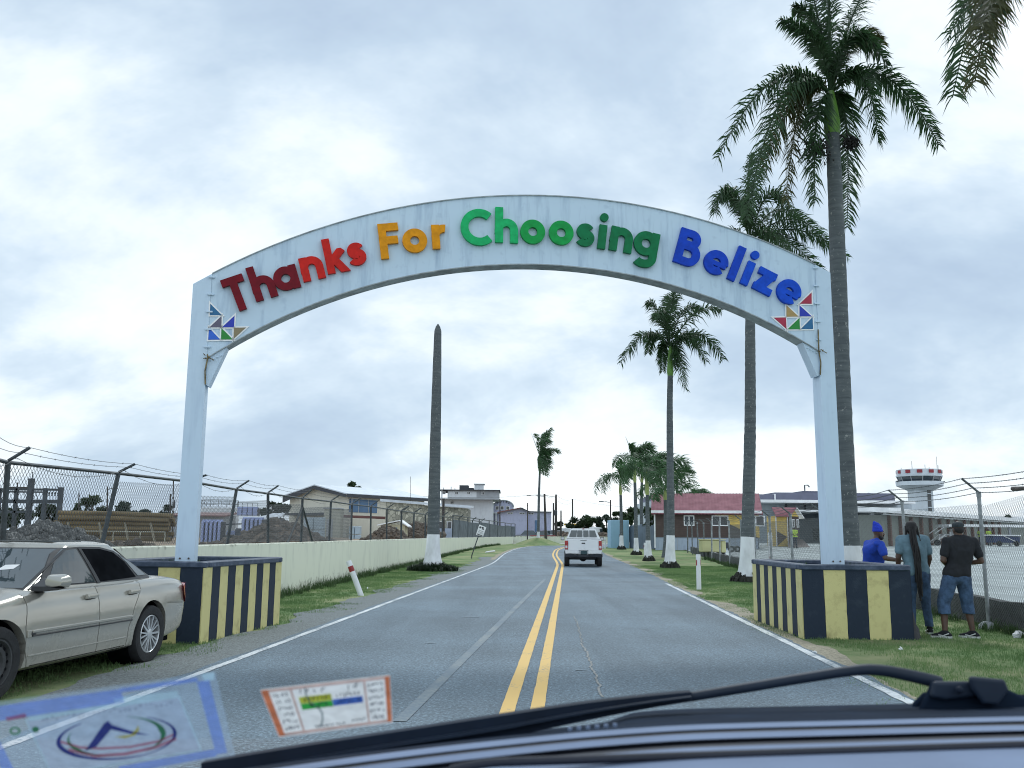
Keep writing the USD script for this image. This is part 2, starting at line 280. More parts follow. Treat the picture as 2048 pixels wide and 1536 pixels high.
def tuft(n, size, hgt, w, seed, lean=.5):
    g = np.random.default_rng(seed); m = MB(); V, F = [], []
    for i in range(n):
        x, y = g.uniform(-size, size, 2); a = g.uniform(0, 2 * PI); h = hgt * g.uniform(.5, 1.3); l = h * lean * g.uniform(.1, 1); ww = w * g.uniform(.7, 1.3)
        d = np.array([math.cos(a), math.sin(a)]); e = np.array([-d[1], d[0]]) * ww
        b = np.array([x, y]); k = len(V)
        V += [(*(b - e), 0), (*(b + e), 0), (*(b + d * l * .35 + e * .7), h * .65), (*(b + d * l * .35 - e * .7), h * .65), (*(b + d * l), h)]
        F += [(k, k + 1, k + 2), (k, k + 2, k + 3), (k + 3, k + 2, k + 4)]
    return m.add(V, F)
def scatter(name, label, cat, protos, pos, scales, m, seed):
    g = np.random.default_rng(seed)
    pi = UsdGeom.PointInstancer.Define(stage, pname('/World', name)); meta(pi.GetPrim(), label=label, cat=cat, kind='stuff')
    for k, t in enumerate(protos):
        usdkit.mesh(stage, f'{pi.GetPath()}/tuft_{k:03d}', t.get(), m); pi.CreatePrototypesRel().AddTarget(f'{pi.GetPath()}/tuft_{k:03d}')
    n = len(pos); a = g.uniform(0, 2 * PI, n)
    pi.CreatePositionsAttr(Vt.Vec3fArray.FromNumpy(np.asarray(pos, np.float32))); pi.CreateProtoIndicesAttr(Vt.IntArray(g.integers(0, len(protos), n).tolist()))
    pi.CreateOrientationsAttr(Vt.QuathArray([Gf.Quath(float(math.cos(t / 2)), 0, 0, float(math.sin(t / 2))) for t in a]))
    pi.CreateScalesAttr(Vt.Vec3fArray.FromNumpy(np.repeat(np.asarray(scales, np.float32)[:, None], 3, 1)))
pos = []
for y in np.arange(5, 48, .34):
    for x in np.arange(float(cx(y)) + 3.72, float(fx(y)) + .1, .34): pos.append((x + rng.uniform(-.2, .2), y + rng.uniform(-.2, .2)))
    for x in np.arange(float(wx(y)) + .05, float(cx(y)) - 4.3, .34): pos.append((x + rng.uniform(-.2, .2), y + rng.uniform(-.2, .2)))
pos = np.array(pos); edge = np.minimum(np.abs(pos[:, 0] - cx(pos[:, 1]) - 3.72), np.abs(pos[:, 0] - cx(pos[:, 1]) + 4.3))
dens = meshkit.fbm(np.stack([pos[:, 0] * .6, pos[:, 1] * .6, pos[:, 0] * 0], 1), 3, 9)
keep = (dens + np.clip(edge, 0, .8) * .45 > .52); pos = pos[keep]
scatter('grass', 'short patchy green and yellowed grass on both road verges', 'grass', [tuft(150, .26, .036, .0028, s) for s in range(4)], np.stack([pos[:, 0], pos[:, 1], gz(pos[:, 0], pos[:, 1])], 1), rng.uniform(.7, 1.25, len(pos)), BLADES, 2)
wp = []
for y in np.arange(9, 100, .16):
    if rng.random() < .75: wp.append((float(wx(y)) + .12 + abs(rng.normal(0, .12)), y))
for y in np.arange(11, 60, .16):
    if rng.random() < .6: wp.append((float(fx(y)) + .1 - abs(rng.normal(0, .15)), y))
wp = np.array(wp)
WEED = pm('weed_leaf', (.085, .155, .055), .7, .4, 3, transl=.3, rnd=.35)
scatter('weeds', 'taller weeds growing along the foot of the wall and fence', 'weeds', [tuft(40, .10, .15, .006, 40 + s, .9) for s in range(3)], np.stack([wp[:, 0], wp[:, 1], gz(wp[:, 0], wp[:, 1])], 1), rng.uniform(.5, 1.5, len(wp)), WEED, 3)
# ================================================================ WELCOME ARCH
def streaky(name, col, dirt, amt=.5, rough=.45, stretch=(3, 3, .35), lo=.5, hi=.75, bump=.0):
    nodes = {'tc': ('texture_coordinate', {}), 'mp': ('mapping', {'scale': stretch}), 'n1': ('noise_texture', {'scale': 2.2, 'detail': 7, 'roughness': .65}), 'n2': ('noise_texture', {'scale': 7, 'detail': 5}), 'n3': ('noise_texture', {'scale': 90, 'detail': 3}),
             'f': ('map_range', {'from_min': lo, 'from_max': hi, 'to_max': amt, 'clamp': True}), 'm': ('mix_color', {'a': col, 'b': dirt}), 'f2': ('map_range', {'from_min': .6, 'from_max': .8, 'to_max': amt * .6, 'clamp': True}), 'm2': ('mix_color', {'b': dirt}),
             'b': ('bump', {'strength': bump, 'distance': .01}), 'p': ('principled_bsdf', {'roughness': rough})}
    links = [('tc.object', 'mp.vector'), ('mp.vector', 'n1.vector'), ('tc.object', 'n2.vector'), ('tc.object', 'n3.vector'), ('n1.fac', 'f.value'), ('f.result', 'm.fac'), ('n2.fac', 'f2.value'), ('f2.result', 'm2.fac'), ('m.result', 'm2.a'), ('m2.result', 'p.base_color')]
    if bump: links += [('n3.fac', 'b.height'), ('b.normal', 'p.normal')]
    return usdkit.material(stage, f'/World/Looks/{name}', nodes, links, surface='p.BSDF')
WHITE_PANEL = streaky('white_arch_panel', (.50, .635, .76), (.27, .38, .52), .85, .45)
WHITE_COLUMN = streaky('white_column_paint', (.50, .63, .76), (.30, .40, .54), .45, .5)
AO = np.array([-4.80, 13.40, 0]); AE = unit([10.05, 1.5, 0]); AN = np.array([AE[1], -AE[0], 0]); AZ = np.array([0, 0, 1.0])
def ap(px, py):                                        # pixel -> (s, z) in the plane of the arch face
    p = plane_hit(px, py, AO, AN) - AO; return np.array([p @ AE, p[2]])
def circ(a, b, c):
    A = np.array([[2 * (b - a)[0], 2 * (b - a)[1]], [2 * (c - a)[0], 2 * (c - a)[1]]]); o = np.linalg.solve(A, [b @ b - a @ a, c @ c - a @ a]); return o, np.linalg.norm(a - o)
ot, rt = circ(ap(413.5, 553), ap(1040, 391), ap(1632, 530)); ob_, rb = circ(ap(436, 702), ap(1040, 528), ap(1604, 681))
RUSTY = pm('rusty_steel', (.10, .09, .085), .8, .5, 12)
OLD_ROPE = pm('old_rope', (.16, .13, .07), .9, .4, 12)
TILE_BORDER = pm('tile_border_paint', (.8, .82, .84), .4, .05)
arch = thing('welcome_arch', 'white steel archway over the road with big coloured raised letters', 'arch', AO)
toA = lambda off=0: frame(AN * off, AE, AZ, AN)         # local (s, z, out) of the arch, relative to AO
CW, CD = .265, .27
sL, sR = ap(349, 1127)[0], ap(1689, 1122)[0]
colL, colR = (sL, sL + CW), (sR - CW, sR)
ztop = lambda s: ot[1] + math.sqrt(max(rt ** 2 - (s - ot[0]) ** 2, 0)); zbot = lambda s: ob_[1] + math.sqrt(max(rb ** 2 - (s - ob_[0]) ** 2, 0))
ss_ = np.linspace(colL[1] + .002, colR[0] - .002, 90)
beam = Polygon([(s, ztop(s)) for s in ss_] + [(s, zbot(s)) for s in ss_[::-1]])
obj('beam', MB().extrude(beam, .255, toA(-.262)), WHITE_PANEL, arch)
edge = MB()
for fn, sg in ((ztop, 1), (zbot, -1)):
    edge.extrude(Polygon([(s, fn(s) - .004 * sg) for s in ss_] + [(s, fn(s) + .012 * sg) for s in ss_[::-1]]), .285, toA(-.276))
obj('edge_trim', edge, pm('beam_trim', (.30, .34, .36), .6, .3, 6), arch)
for c in (colL, colR):
    pz = [(c[0], .9), (c[1], .9), (c[1], ztop(min(max(c[1], colL[1]), colR[1])) + .0), (c[0], ztop(c[0]))]
    obj('column', MB().extrude(Polygon(pz), CD, toA(-CD)), WHITE_COLUMN, arch)
    for q in ((c[0] - .05, c[0] + .0), (c[1], c[1] + .05)): obj('base_flange', MB().box((q[0], .955, -CD + .02), (q[1], .975, -.02), toA()), RUSTY, arch)
    for i in (.07, .19): obj('base_bolt', MB().cyl(np.array(AE * (c[0] + i) + AZ * 1.13 + AN * .0), AE * (c[0] + i) + AZ * 1.13 + AN * .012, .014, n=8), RUSTY, arch)
    for t in np.linspace(.12, .95, 5):                 # bolted lugs down the joint of column and beam
        s0 = c[1] if c is colL else c[0]; z0 = zbot(np.clip(s0, colL[1], colR[0])) * (1 - t) + ztop(np.clip(s0, colL[1], colR[0])) * t
        obj('lug', MB().box((s0 - .045, z0, .0), (s0 + .045, z0 + .022, .022), toA()), WHITE_COLUMN, arch)
    s1 = colL[1] if c is colL else colR[0]; sg = 1 if c is colL else -1
    gp = Polygon([(s1 + sg * .005, zbot(s1) + .02), (s1 + sg * .24, zbot(s1 + sg * .24) - .016), (s1 + sg * .275, zbot(s1 + sg * .275) - .02), (s1 + sg * .045, zbot(s1) - .42), (s1 + sg * .005, zbot(s1) - .40)])
    br = obj('bracket', MB().extrude(gp, .22, toA(-.235)), WHITE_COLUMN, arch)
    for k in range(4): obj('bolt', MB().cyl(AE * (s1 + sg * (.05 + .05 * k)) + AZ * (zbot(s1) - .03 + .026 * k) + AN * -.02, AE * (s1 + sg * (.05 + .05 * k)) + AZ * (zbot(s1) - .03 + .026 * k) + AN * .012, .011, n=8), WHITE_COLUMN, br)
    rp = MB(); zz = zbot(s1)
    rp.tube([AE * (s1 + sg * .01) + AZ * (zz + (.36 if c is colR else .05)) + AN * .02, AE * (s1 + sg * .02) + AZ * zz + AN * .03, AE * (s1 - sg * .01) + AZ * (zz - .2) + AN * .02, AE * (s1 + sg * .005) + AZ * (zz - .40) + AN * .012], .011, 6)
    for k in range(7):
        g = np.random.default_rng(k + 3); o = AE * (s1 + g.uniform(-.05, .05)) + AZ * (zz + g.uniform(-.03, .03)) + AN * .03; rp.tube([o, o + AE * g.uniform(-.07, .07) + AZ * g.uniform(-.05, .05) + AN * .02], .007, 5)
    obj('rope', rp, OLD_ROPE, arch)
# letters, drawn with a round-bowled sans
W = .215
def arcp(cx_, cy_, r, a0, a1, ry=None, n=26):
    t = np.radians(np.linspace(a0, a1, n)); return [(cx_ + r * math.cos(a), cy_ + (ry or r) * math.sin(a)) for a in t]
def st(*pts, w=W, cap=2): return LineString(pts).buffer(w / 2, cap_style=cap, join_style=2, mitre_limit=4)
XH = .68; h2 = W / 2; ro = XH / 2 - h2
def glyph(c):
    U = unary_union
    ring = lambda cx_, r=ro: Point(cx_, XH / 2).buffer(r + h2, 32).difference(Point(cx_, XH / 2).buffer(r - h2, 32))
    if c == 'T': return U([st((.31, 0), (.31, 1)), st((0, 1 - h2), (.62, 1 - h2))])
    if c == 'F': return U([st((h2, 0), (h2, 1)), st((h2, 1 - h2), (.56, 1 - h2)), st((h2, .52), (.52, .52))])
    if c == 'B': return U([st((h2, 0), (h2, 1)), st((h2, 1 - h2), *arcp(.34, .74, .16, 90, -90), (h2, .58)), st((h2, .54), *arcp(.36, .32, .22, 90, -90), (h2, h2))])
    if c == 'C': return st(*arcp(.46, .5, .41, 48, 312, n=50))
    if c == 'o': return ring(.33)
    if c == 'a': return U([ring(.34), st((.58, 0), (.58, XH))])
    if c == 'g': return U([ring(.34), st((.58, XH), (.58, -.06), *arcp(.34, -.06, .24, 0, -140, ry=.17))])
    if c == 'h': return U([st((h2, 0), (h2, 1)), st((h2, .36), *arcp(.31, .36, .21, 180, 0, ry=XH - h2 - .36), (.52, 0))])
    if c == 'n': return U([st((h2, 0), (h2, XH)), st((h2, .36), *arcp(.31, .36, .21, 180, 0, ry=XH - h2 - .36), (.52, 0))])
    if c == 'r': return U([st((h2, 0), (h2, XH)), st((h2, .34), *arcp(.33, .36, .23, 180, 78, ry=XH - h2 - .36))])
    if c == 'k': return U([st((h2, 0), (h2, 1)), st((h2, .27), (.50, .66)).intersection(sbox(-1, 0, 2, XH)), st((.24, .40), (.54, -.06)).intersection(sbox(-1, 0, 2, 2))])
    if c == 's': return st(*arcp(.25, XH - h2 - .14, .15, 30, 265, ry=.135), *arcp(.25, h2 + .14, .17, 85, -150, ry=.145), w=.18)
    if c == 'i': return U([st((h2, 0), (h2, XH)), Point(h2, .90).buffer(.115, 24)])
    if c == 'l': return st((h2, 0), (h2, 1))
    if c == 'e': return U([st(*arcp(.33, XH / 2, ro, 0, 318, n=50)), st((.12, XH / 2 - .03), (.62, XH / 2 - .03), w=.13)])
    if c == 'z': return U([st((0, XH - h2), (.52, XH - h2), w=.19), st((0, h2), (.54, h2), w=.19), Polygon([(.0, .16), (.02, .05), (.28, .05), (.52, .55), (.52, .64), (.25, .64)])])
PAINT = {k: pm('letter_' + k, c, .5, .16, 9, spec=.2, bump=.15, bsc=120, bd=.002) for k, c in dict(maroon=lin(108, 6, 26), red=lin(190, 30, 22), gold=lin(212, 140, 10), mint=lin(22, 170, 100), green=lin(14, 148, 70), pine=lin(6, 108, 66), blue=lin(8, 62, 180), azure=lin(6, 72, 192)).items()}
LET = [('T', 487, 621, 'maroon'), ('h', 535, 598.6, 'maroon'), ('a', 579, 581, 'maroon'), ('n', 629.8, 561, 'red'), ('k', 679, 546, 'red'), ('s', 717.6, 532.6, 'red'), ('F', 783, 518, 'gold'), ('o', 831.5, 506.5, 'gold'), ('r', 879, 499, 'gold'),
       ('C', 953, 491, 'mint'), ('h', 1012, 487, 'mint'), ('o', 1064, 489, 'green'), ('o', 1120, 491, 'green'), ('s', 1168, 495, 'pine'), ('i', 1201, 499, 'pine'), ('n', 1238, 504.5, 'pine'), ('g', 1287, 512, 'pine'),
       ('B', 1368, 531.5, 'blue'), ('e', 1423, 549, 'blue'), ('l', 1459, 561, 'blue'), ('i', 1485, 570, 'azure'), ('z', 1519, 586, 'azure'), ('e', 1566, 606.5, 'azure')]
for c, px, py, pc in LET:
    ang = math.radians(np.interp(px, [487, 676, 800, 1010, 1200, 1366, 1457, 1570], [20.7, 11.9, 6.2, 0, -6, -14.7, -21, -24.5]))
    b = ap(px, py); u = ap(px - 60 * math.sin(ang), py - 60 * math.cos(ang)) - b; H = np.linalg.norm(u) / 60 * 70; u = u / np.linalg.norm(u); r = np.array([u[1], -u[0]])
    g = glyph(c); g = affinity.translate(g, -(g.bounds[0] + g.bounds[2]) / 2, 0)
    g = affinity.affine_transform(g, [r[0] * H, u[0] * H, r[1] * H, u[1] * H, b[0], b[1]])
    obj('letter', MB().extrude(g, .06, toA(-.0065)), PAINT[pc], arch, smooth=30)
TRI = {k: pm('tile_' + k, c, .35, .1, 10) for k, c in dict(teal=lin(20, 95, 140), grey=lin(88, 84, 104), navy=lin(18, 46, 165), sky=lin(28, 92, 195), leaf=lin(14, 125, 40), khaki=lin(128, 116, 88), rose=lin(160, 30, 62), tan=lin(165, 138, 84)).items()}
for org, s, tris in (((380, 560), 6.981, [('teal', (285, 335), (280, 490), (440, 490)), ('grey', (440, 505), (275, 660), (437, 660)), ('navy', (622, 500), (450, 660), (612, 660)), ('sky', (268, 672), (255, 835), (420, 832)), ('leaf', (440, 672), (435, 832), (597, 830)), ('khaki', (615, 668), (780, 665), (610, 820))]),
                     ((1480, 560), 6.983, [('rose', (998, 175), (835, 332), (1000, 332)), ('tan', (648, 355), (648, 513), (815, 510)), ('navy', (830, 355), (832, 508), (1000, 508)), ('rose', (470, 527), (638, 523), (648, 685)), ('leaf', (830, 530), (665, 688), (835, 688)), ('teal', (1012, 520), (850, 685), (1018, 683))])):
    for k, *q in tris:
        P = Polygon([ap(org[0] + a / s, org[1] + b / s) for a, b in q]); obj('triangle_tile', MB().extrude(P, .012, toA(-.005)), TRI[k], arch)
        obj('tile_border', MB().extrude(P.buffer(.022, join_style=2).difference(P.buffer(.002, join_style=2)), .008, toA(-.005)), TILE_BORDER, arch)

# ================================================================ STRIPED PLANTERS
YEL_SIDE = streaky('planter_yellow', (.60, .55, .25), (.25, .20, .09), .55, .75, (2, 2, 2), .52, .72, .5)
BLK = streaky('planter_black', (.006, .017, .036), (.06, .085, .11), .3, .8, (3, 3, 3), .55, .8, .5)
CORE = pm('planter_core', (.05, .05, .055), .9, .3, 5, bump=.4)
SOIL = pm('planter_soil', (.05, .045, .03), .95, .4, 8, bump=.8)
def loft_(S):
    k, n = S.shape[:2]; i, j = np.meshgrid(np.arange(k - 1), np.arange(n), indexing='ij'); q = np.stack([i * n + j, i * n + (j + 1) % n, (i + 1) * n + (j + 1) % n, (i + 1) * n + j], -1).reshape(-1, 4)
    b = (k - 1) * n; F = np.vstack([q[:, [0, 1, 2]], q[:, [0, 2, 3]], [(0, 2, 1), (0, 3, 2), (b, b + 1, b + 2), (b, b + 2, b + 3)]]); m = trimesh.Trimesh(S.reshape(-1, 3), F, process=False)
    if m.volume < 0: m.invert()
    return m
def planter(label, near_in, far_in, width, side, H=1.1):
    a, b = np.array([*near_in, 0.0]), np.array([*far_in, 0.0]); L = np.linalg.norm(b - a); ey = (b - a) / L; ex = np.array([ey[1], -ey[0], 0]) * side   # ex points away from the road
    t = thing('striped_planter', label, 'planter', a, group=None)
    T = frame(np.zeros(3), ex, ey, AZ) if side > 0 else frame(np.zeros(3), ex, ey, AZ)
    flip = side < 0
    def put(name, m, mat, par=t, **k):
        v, f = m.get(); v = v @ T[:3, :3].T
        if flip: f = f[:, ::-1]
        return obj(name, (v, f), mat, par, **k)
    w, th = width, .16
    core = MB().box((0, 0, -.1), (w, th, H - .08)).box((0, L - th, -.1), (w, L, H - .08)).box((0, th, -.1), (th, L - th, H - .08)).box((w - th, th, -.1), (w, L - th, H - .08))
    put('wall', core, CORE)
    put('soil', MB().box((th, th, -.05), (w - th, L - th, .93)), SOIL)
    def stripe(a0, a1, ax_, d0, d1, sd):               # hand-painted band with a slightly wandering edge, chipped along its foot
        zz_ = np.linspace(-.08, H - .085, 16); wob = lambda q: .010 * (meshkit.fbm(np.stack([zz_ * 5, zz_ * 0 + q, zz_ * 0], 1), 3, 7) - .5)
        e0, e1 = a0 + wob(sd * 1.0 + (side > 0) * 50), a1 + wob(sd + 1.0 + (side > 0) * 50)
        P = np.zeros((16, 4, 3)); i0, i1 = (0, 1) if ax_ == 'x' else (1, 0)
        for c_, (e_, d_) in enumerate(((e0, d0), (e1, d0), (e1, d1), (e0, d1))): P[:, c_, i0] = e_; P[:, c_, i1] = d_; P[:, c_, 2] = zz_
        tm = loft_(P); return MB().tm(tm)
    n = 5
    for k in range(n):                                 # front face, black first at the road corner
        x0, x1 = w * k / n + .002, w * (k + 1) / n - .002
        put('stripe', stripe(x0, x1, 'x', -.016, .002, k), BLK if k % 2 == 0 else YEL_SIDE)
    n = 11
    for k in range(n):
        y0, y1 = L * k / n + .002, L * (k + 1) / n - .002
        put('stripe', stripe(y0, y1, 'y', -.016, .002, k + 20), YEL_SIDE if k % 2 == 0 else BLK)
        put('stripe', stripe(y0, y1, 'y', w - .002, w + .016, k + 40), BLK if k % 2 == 0 else YEL_SIDE)
    def rail(p0, p1): return MB().tm(manifold3d.Manifold.hull_points(np.array([[x + dx, y + dy, z] for (x, y) in (p0, p1) for dx, dy, z in [(.10 * math.cos(q) * .95, .10 * math.sin(q) * .95, H - .085 + e) for q in np.linspace(0, 2 * PI, 12)[:-1] for e in (.015, .07)] + [(.075 * math.cos(q), .075 * math.sin(q), H) for q in np.linspace(0, 2 * PI, 12)[:-1]] + [(.075 * math.cos(q), .075 * math.sin(q), H - .085) for q in np.linspace(0, 2 * PI, 12)[:-1]]])))
    e = .055
    for p0, p1 in (((e, e), (w - e, e)), ((e, L - e), (w - e, L - e)), ((e, e + .16), (e, L - e - .16)), ((w - e, e + .16), (w - e, L - e - .16))): put('coping', rail(p0, p1), RIM, smooth=35)
    g = np.random.default_rng(int(L * 1000)); m = MB()
    for _ in range(26):
        x, y = g.uniform(.25, w - .25), g.uniform(.3, L - .3); tv, tf = tuft(7, .04, .13, .010, g.integers(1e6), .9).get(); m.add(tv + [x, y, .93], tf)
    put('weed', m, WEED, kind='stuff')
    return t
RIM = streaky('planter_rim', (.025, .042, .075), (.13, .17, .25), .6, .55, (4, 4, 4), .45, .75, .4)
c1, c2 = gr(1609, 1278), gr(1510, 1241)
pr = planter('yellow and black striped concrete planter around the arch column on the right', c1[:2], c2[:2], 1.62, 1)
l1, l2 = gr(397, 1288), gr(556, 1248)
pl = planter('yellow and black striped concrete planter behind the parked sedan', l1[:2], l2[:2], 1.62, -1)
# broken render flaring out at the outer front corner of the right planter
ey = unit(c2 - c1); ex = np.array([ey[1], -ey[0], 0])
fl = MB(); g = np.random.default_rng(4); P = np.zeros((9, 7, 3))
for i, zf in enumerate(np.linspace(0, .62, 9)):
    for j, a in enumerate(np.linspace(-.4, PI / 2 + .4, 7)):
        r = .17 * (1 - zf / .64) ** .9 + .004 + g.uniform(-.018, .018) * (zf < .6); P[i, j] = ex * (1.61 + r * math.cos(a - .3) * .9) + ey * (.12 - r * math.sin(a + .1) * .5) + AZ * zf
obj('broken_render', fl.grid(P[:, ::-1]), CORE, pr, smooth=40)
# ================================================================ PALMS
TRUNK = usdkit.material(stage, '/World/Looks/palm_trunk', {
    'tc': ('texture_coordinate', {}), 'mp': ('mapping', {'scale': (1.0, 1.0, 9.0)}), 'n1': ('noise_texture', {'scale': 1.6, 'detail': 6, 'roughness': .65, 'distortion': .3}), 'n2': ('noise_texture', {'scale': 13, 'detail': 5, 'roughness': .7}), 'vo': ('voronoi_texture', {'scale': 16}),
    'r1': ('rgb_ramp', {'ramp': [(.3, (.070, .082, .090)), (.55, (.105, .12, .125)), (.75, (.14, .155, .16))]}), 'f': ('map_range', {'from_min': .60, 'from_max': .68, 'clamp': True, 'to_max': .8}), 'm': ('mix_color', {'b': (.36, .37, .35)}),
    'b': ('bump', {'strength': .8, 'distance': .02}), 'p': ('principled_bsdf', {'roughness': .9, 'specular_ior_level': .2})},
    [('tc.object', 'mp.vector'), ('mp.vector', 'n1.vector'), ('tc.object', 'n2.vector'), ('n1.fac', 'r1.fac'), ('n2.fac', 'f.value'), ('f.result', 'm.fac'), ('r1.color', 'm.a'), ('m.result', 'p.base_color'), ('n1.fac', 'b.height'), ('b.normal', 'p.normal')], surface='p.BSDF')
SHAFT = pm('palm_crownshaft', (.10, .22, .035), .45, .25, 3, stretch=(2, 2, .4))
SHAFT2 = pm('palm_crownshaft_pale', (.30, .36, .12), .5, .25, 3, stretch=(2, 2, .4))
FROND = pm('palm_frond', (.060, .135, .052), .5, .3, 2, transl=.42, rnd=.45)
FROND_DRY = pm('palm_frond_yellowing', (.095, .105, .028), .6, .4, 2, transl=.30, rnd=.4)
FROND_FAR = pm('palm_frond_green', (.085, .19, .075), .5, .3, 2, transl=.42, rnd=.4)
PAINTED = pm('whitewash', (.66, .68, .70), .8, .14, 3, bump=.3, bsc=30, stretch=(1, 1, .5))
ROOTS = pm('palm_root_mass', (.022, .024, .018), .95, .5, 9, bump=.8, bsc=20)
FRUIT = pm('palm_fruit_bunch', (.018, .016, .014), .8, .5, 12, rnd=.4)
def frond_mesh(b, c, t, seed, nodes=54, lmax=.62, lw=.024, side0=None, wind=(0, 0, 0), tw=.55):
    g = np.random.default_rng(seed); s = np.linspace(0, 1, 26)[:, None]
    P = (1 - s) ** 2 * b + 2 * s * (1 - s) * c + s ** 2 * t
    L = np.linalg.norm(np.diff(P, axis=0), axis=1).sum()
    m = MB(); m.tube(P, np.linspace(.030, .006, 26) * max(.6, min(L / 2.6, 1.2)), 5)
    k = np.linspace(.10, .995, nodes); Q = np.stack([np.interp(k, s[:, 0], P[:, i]) for i in range(3)], 1); T = np.gradient(Q, axis=0); T /= np.linalg.norm(T, axis=1, keepdims=True)
    up = np.array([0, 0, 1.0]); S = np.cross(T, up); bad = np.linalg.norm(S, axis=1) < .3
    if side0 is None: a = g.uniform(0, 2 * PI); side0 = np.array([math.cos(a), math.sin(a), 0])
    S[bad] = side0; S /= np.linalg.norm(S, axis=1, keepdims=True); N = np.cross(S, T); N /= np.linalg.norm(N, axis=1, keepdims=True)
    prof = np.interp(k, [0, .12, .4, .75, 1], [.25, .6, 1, .85, .42]) * lmax * min(L / 2.4, 1.15)
    V, F = [], []; wind = np.array(wind)
    for i in range(nodes):
        for sg in (-1, 1):
            for rep in range(2):
                el = g.normal(.15, tw); l = prof[i] * g.uniform(.75, 1.1)
                d = unit(S[i] * sg * math.cos(el) + N[i] * math.sin(el) + T[i] * g.uniform(.45, .85)); w = lw * g.uniform(.8, 1.25)
                wv = unit(np.cross(d, N[i] * math.cos(el) - S[i] * sg * math.sin(el))) * w * .5
                o = Q[i]; m1 = o + d * l * .5 + np.array([0, 0, -.07 * l]) + wind * l * .25; e = o + d * l * .92 + np.array([0, 0, -l * g.uniform(.28, .62)]) + wind * l * .8
                q = len(V); V += [o - wv * .6, o + wv * .6, m1 + wv, m1 - wv, e]; F += [(q, q + 1, q + 2), (q, q + 2, q + 3), (q + 3, q + 2, q + 4)]
    return m.add(V, F)
def palm(label, base, top, r, fronds, shaft=1.1, painted=1.3, group=None, seed=0, fmat=None, smat=None, flare=1.9, roots=True, nodes=54, lmax=.62, lw=.024, wind=(0, 0, 0), fruit=(), dry=(), name='palm_tree', spear=None, rings=True):
    base, top = np.array(base, float), np.array(top, float); t = thing(name, label, 'palm tree', base, group=group); g = np.random.default_rng(seed)
    H = top[2] - base[2]; ax = lambda z_: (top - base) * (z_ / H) + np.array([math.sin(z_ * .55 + seed) * .035 * min(1, z_ / 2), math.cos(z_ * .4 + seed) * .03 * min(1, z_ / 2), 0])
    zs = np.concatenate([np.linspace(0, painted, 9), np.arange(painted + .12, H, .12), [H]]) if painted else np.concatenate([np.arange(0, H, .12), [H]])
    rr = lambda z_: r * (1 + (flare - 1) * math.exp(-z_ / (painted * .34 if painted else .5))) * (1.06 - .30 * (z_ / H) ** 1.6)
    rad = np.array([rr(z_) * (1 + ((g.uniform(-.03, .03)) if rings and z_ > painted else 0)) for z_ in zs]); pts = np.array([ax(z_) for z_ in zs])
    k = 8 if painted else 0
    if painted: obj('painted_base', MB().tube(pts[:k + 1], rad[:k + 1] * 1.01, 18), PAINTED, t, smooth=50)
    obj('trunk', MB().tube(pts[k:], rad[k:], 16), TRUNK, t, smooth=60)
    if roots:
        m = MB(); n = 90
        for i in range(n):
            a = g.uniform(0, 2 * PI); r1 = rad[0] * g.uniform(.9, 1.35); p = np.array([math.cos(a), math.sin(a), 0]); m.tube([p * rad[0] * .8 + [0, 0, g.uniform(.1, .34)], p * r1 + [0, 0, g.uniform(.02, .18)], p * r1 * 1.15 + [0, 0, -.12]], g.uniform(.02, .04), 4)
        m.lathe([(rad[0] * 1.25, -.15), (rad[0] * 1.18, .05), (rad[0] * 1.03, .16), (rad[0] * .9, .2)], 14)
        obj('root_mass', m, ROOTS, t, smooth=50)
    if shaft:
        d = unit(top - base); tp = ax(H); sh = [(0, rad[-1] * 1.0), (.12, rad[-1] * 1.22), (.35, rad[-1] * 1.15), (.75, rad[-1] * .8), (1.0, rad[-1] * .5)]
        obj('crownshaft', MB().tube([tp + d * shaft * q for q, _ in sh], [w for _, w in sh], 14), smat or SHAFT, t, smooth=50); cb = tp + d * shaft * .92
    else: cb = ax(H)
    for i, (c, e) in enumerate(fronds):
        side = unit(np.cross(np.array(e) - base - cb, [0, 1.0, 0.2]))
        obj('frond', frond_mesh(cb + g.uniform(-.03, .03, 3), np.array(c) - base, np.array(e) - base, seed * 100 + i, nodes, lmax, lw, None, wind), FROND_DRY if i in dry else (fmat or FROND), t)
    if spear is not None: obj('spear_leaf', MB().tube([cb, (cb + np.array(spear) - base) / 2 + [.02, 0, 0], np.array(spear) - base], [.045, .035, .006], 6), fmat or FROND, t)
    for j, (fc, fr_) in enumerate(fruit):
        m = MB(); fc = np.array(fc) - base; o = ax(H) + np.array([0, 0, -.05])
        m.tube([o, (o + fc) / 2 + [0, 0, .1], fc], .02, 5)
        for i in range(260):
            q = fc + g.normal(0, fr_ * .42, 3) * [1, 1, .95]; m.tm(OCT, frame(q, np.array([1, 0, 0]) * .022, np.array([0, 1, 0]) * .022, np.array([0, 0, 1]) * .022))
            if i % 3 == 0: m.tube([fc + [0, 0, fr_ * .4], q, q + [0, 0, -.08]], .006, 3)
        obj('fruit_bunch', m, FRUIT, t, kind='stuff')
    return t
OCT = trimesh.creation.icosphere(0, 1.0)
def pxf(lst, d):                                       # fronds given by control and tip pixels of the photograph, with depth offsets
    out = []
    for (c, e, dy) in lst: out.append((at(*c, d + dy * .5), at(*e, d + dy)))
    return out
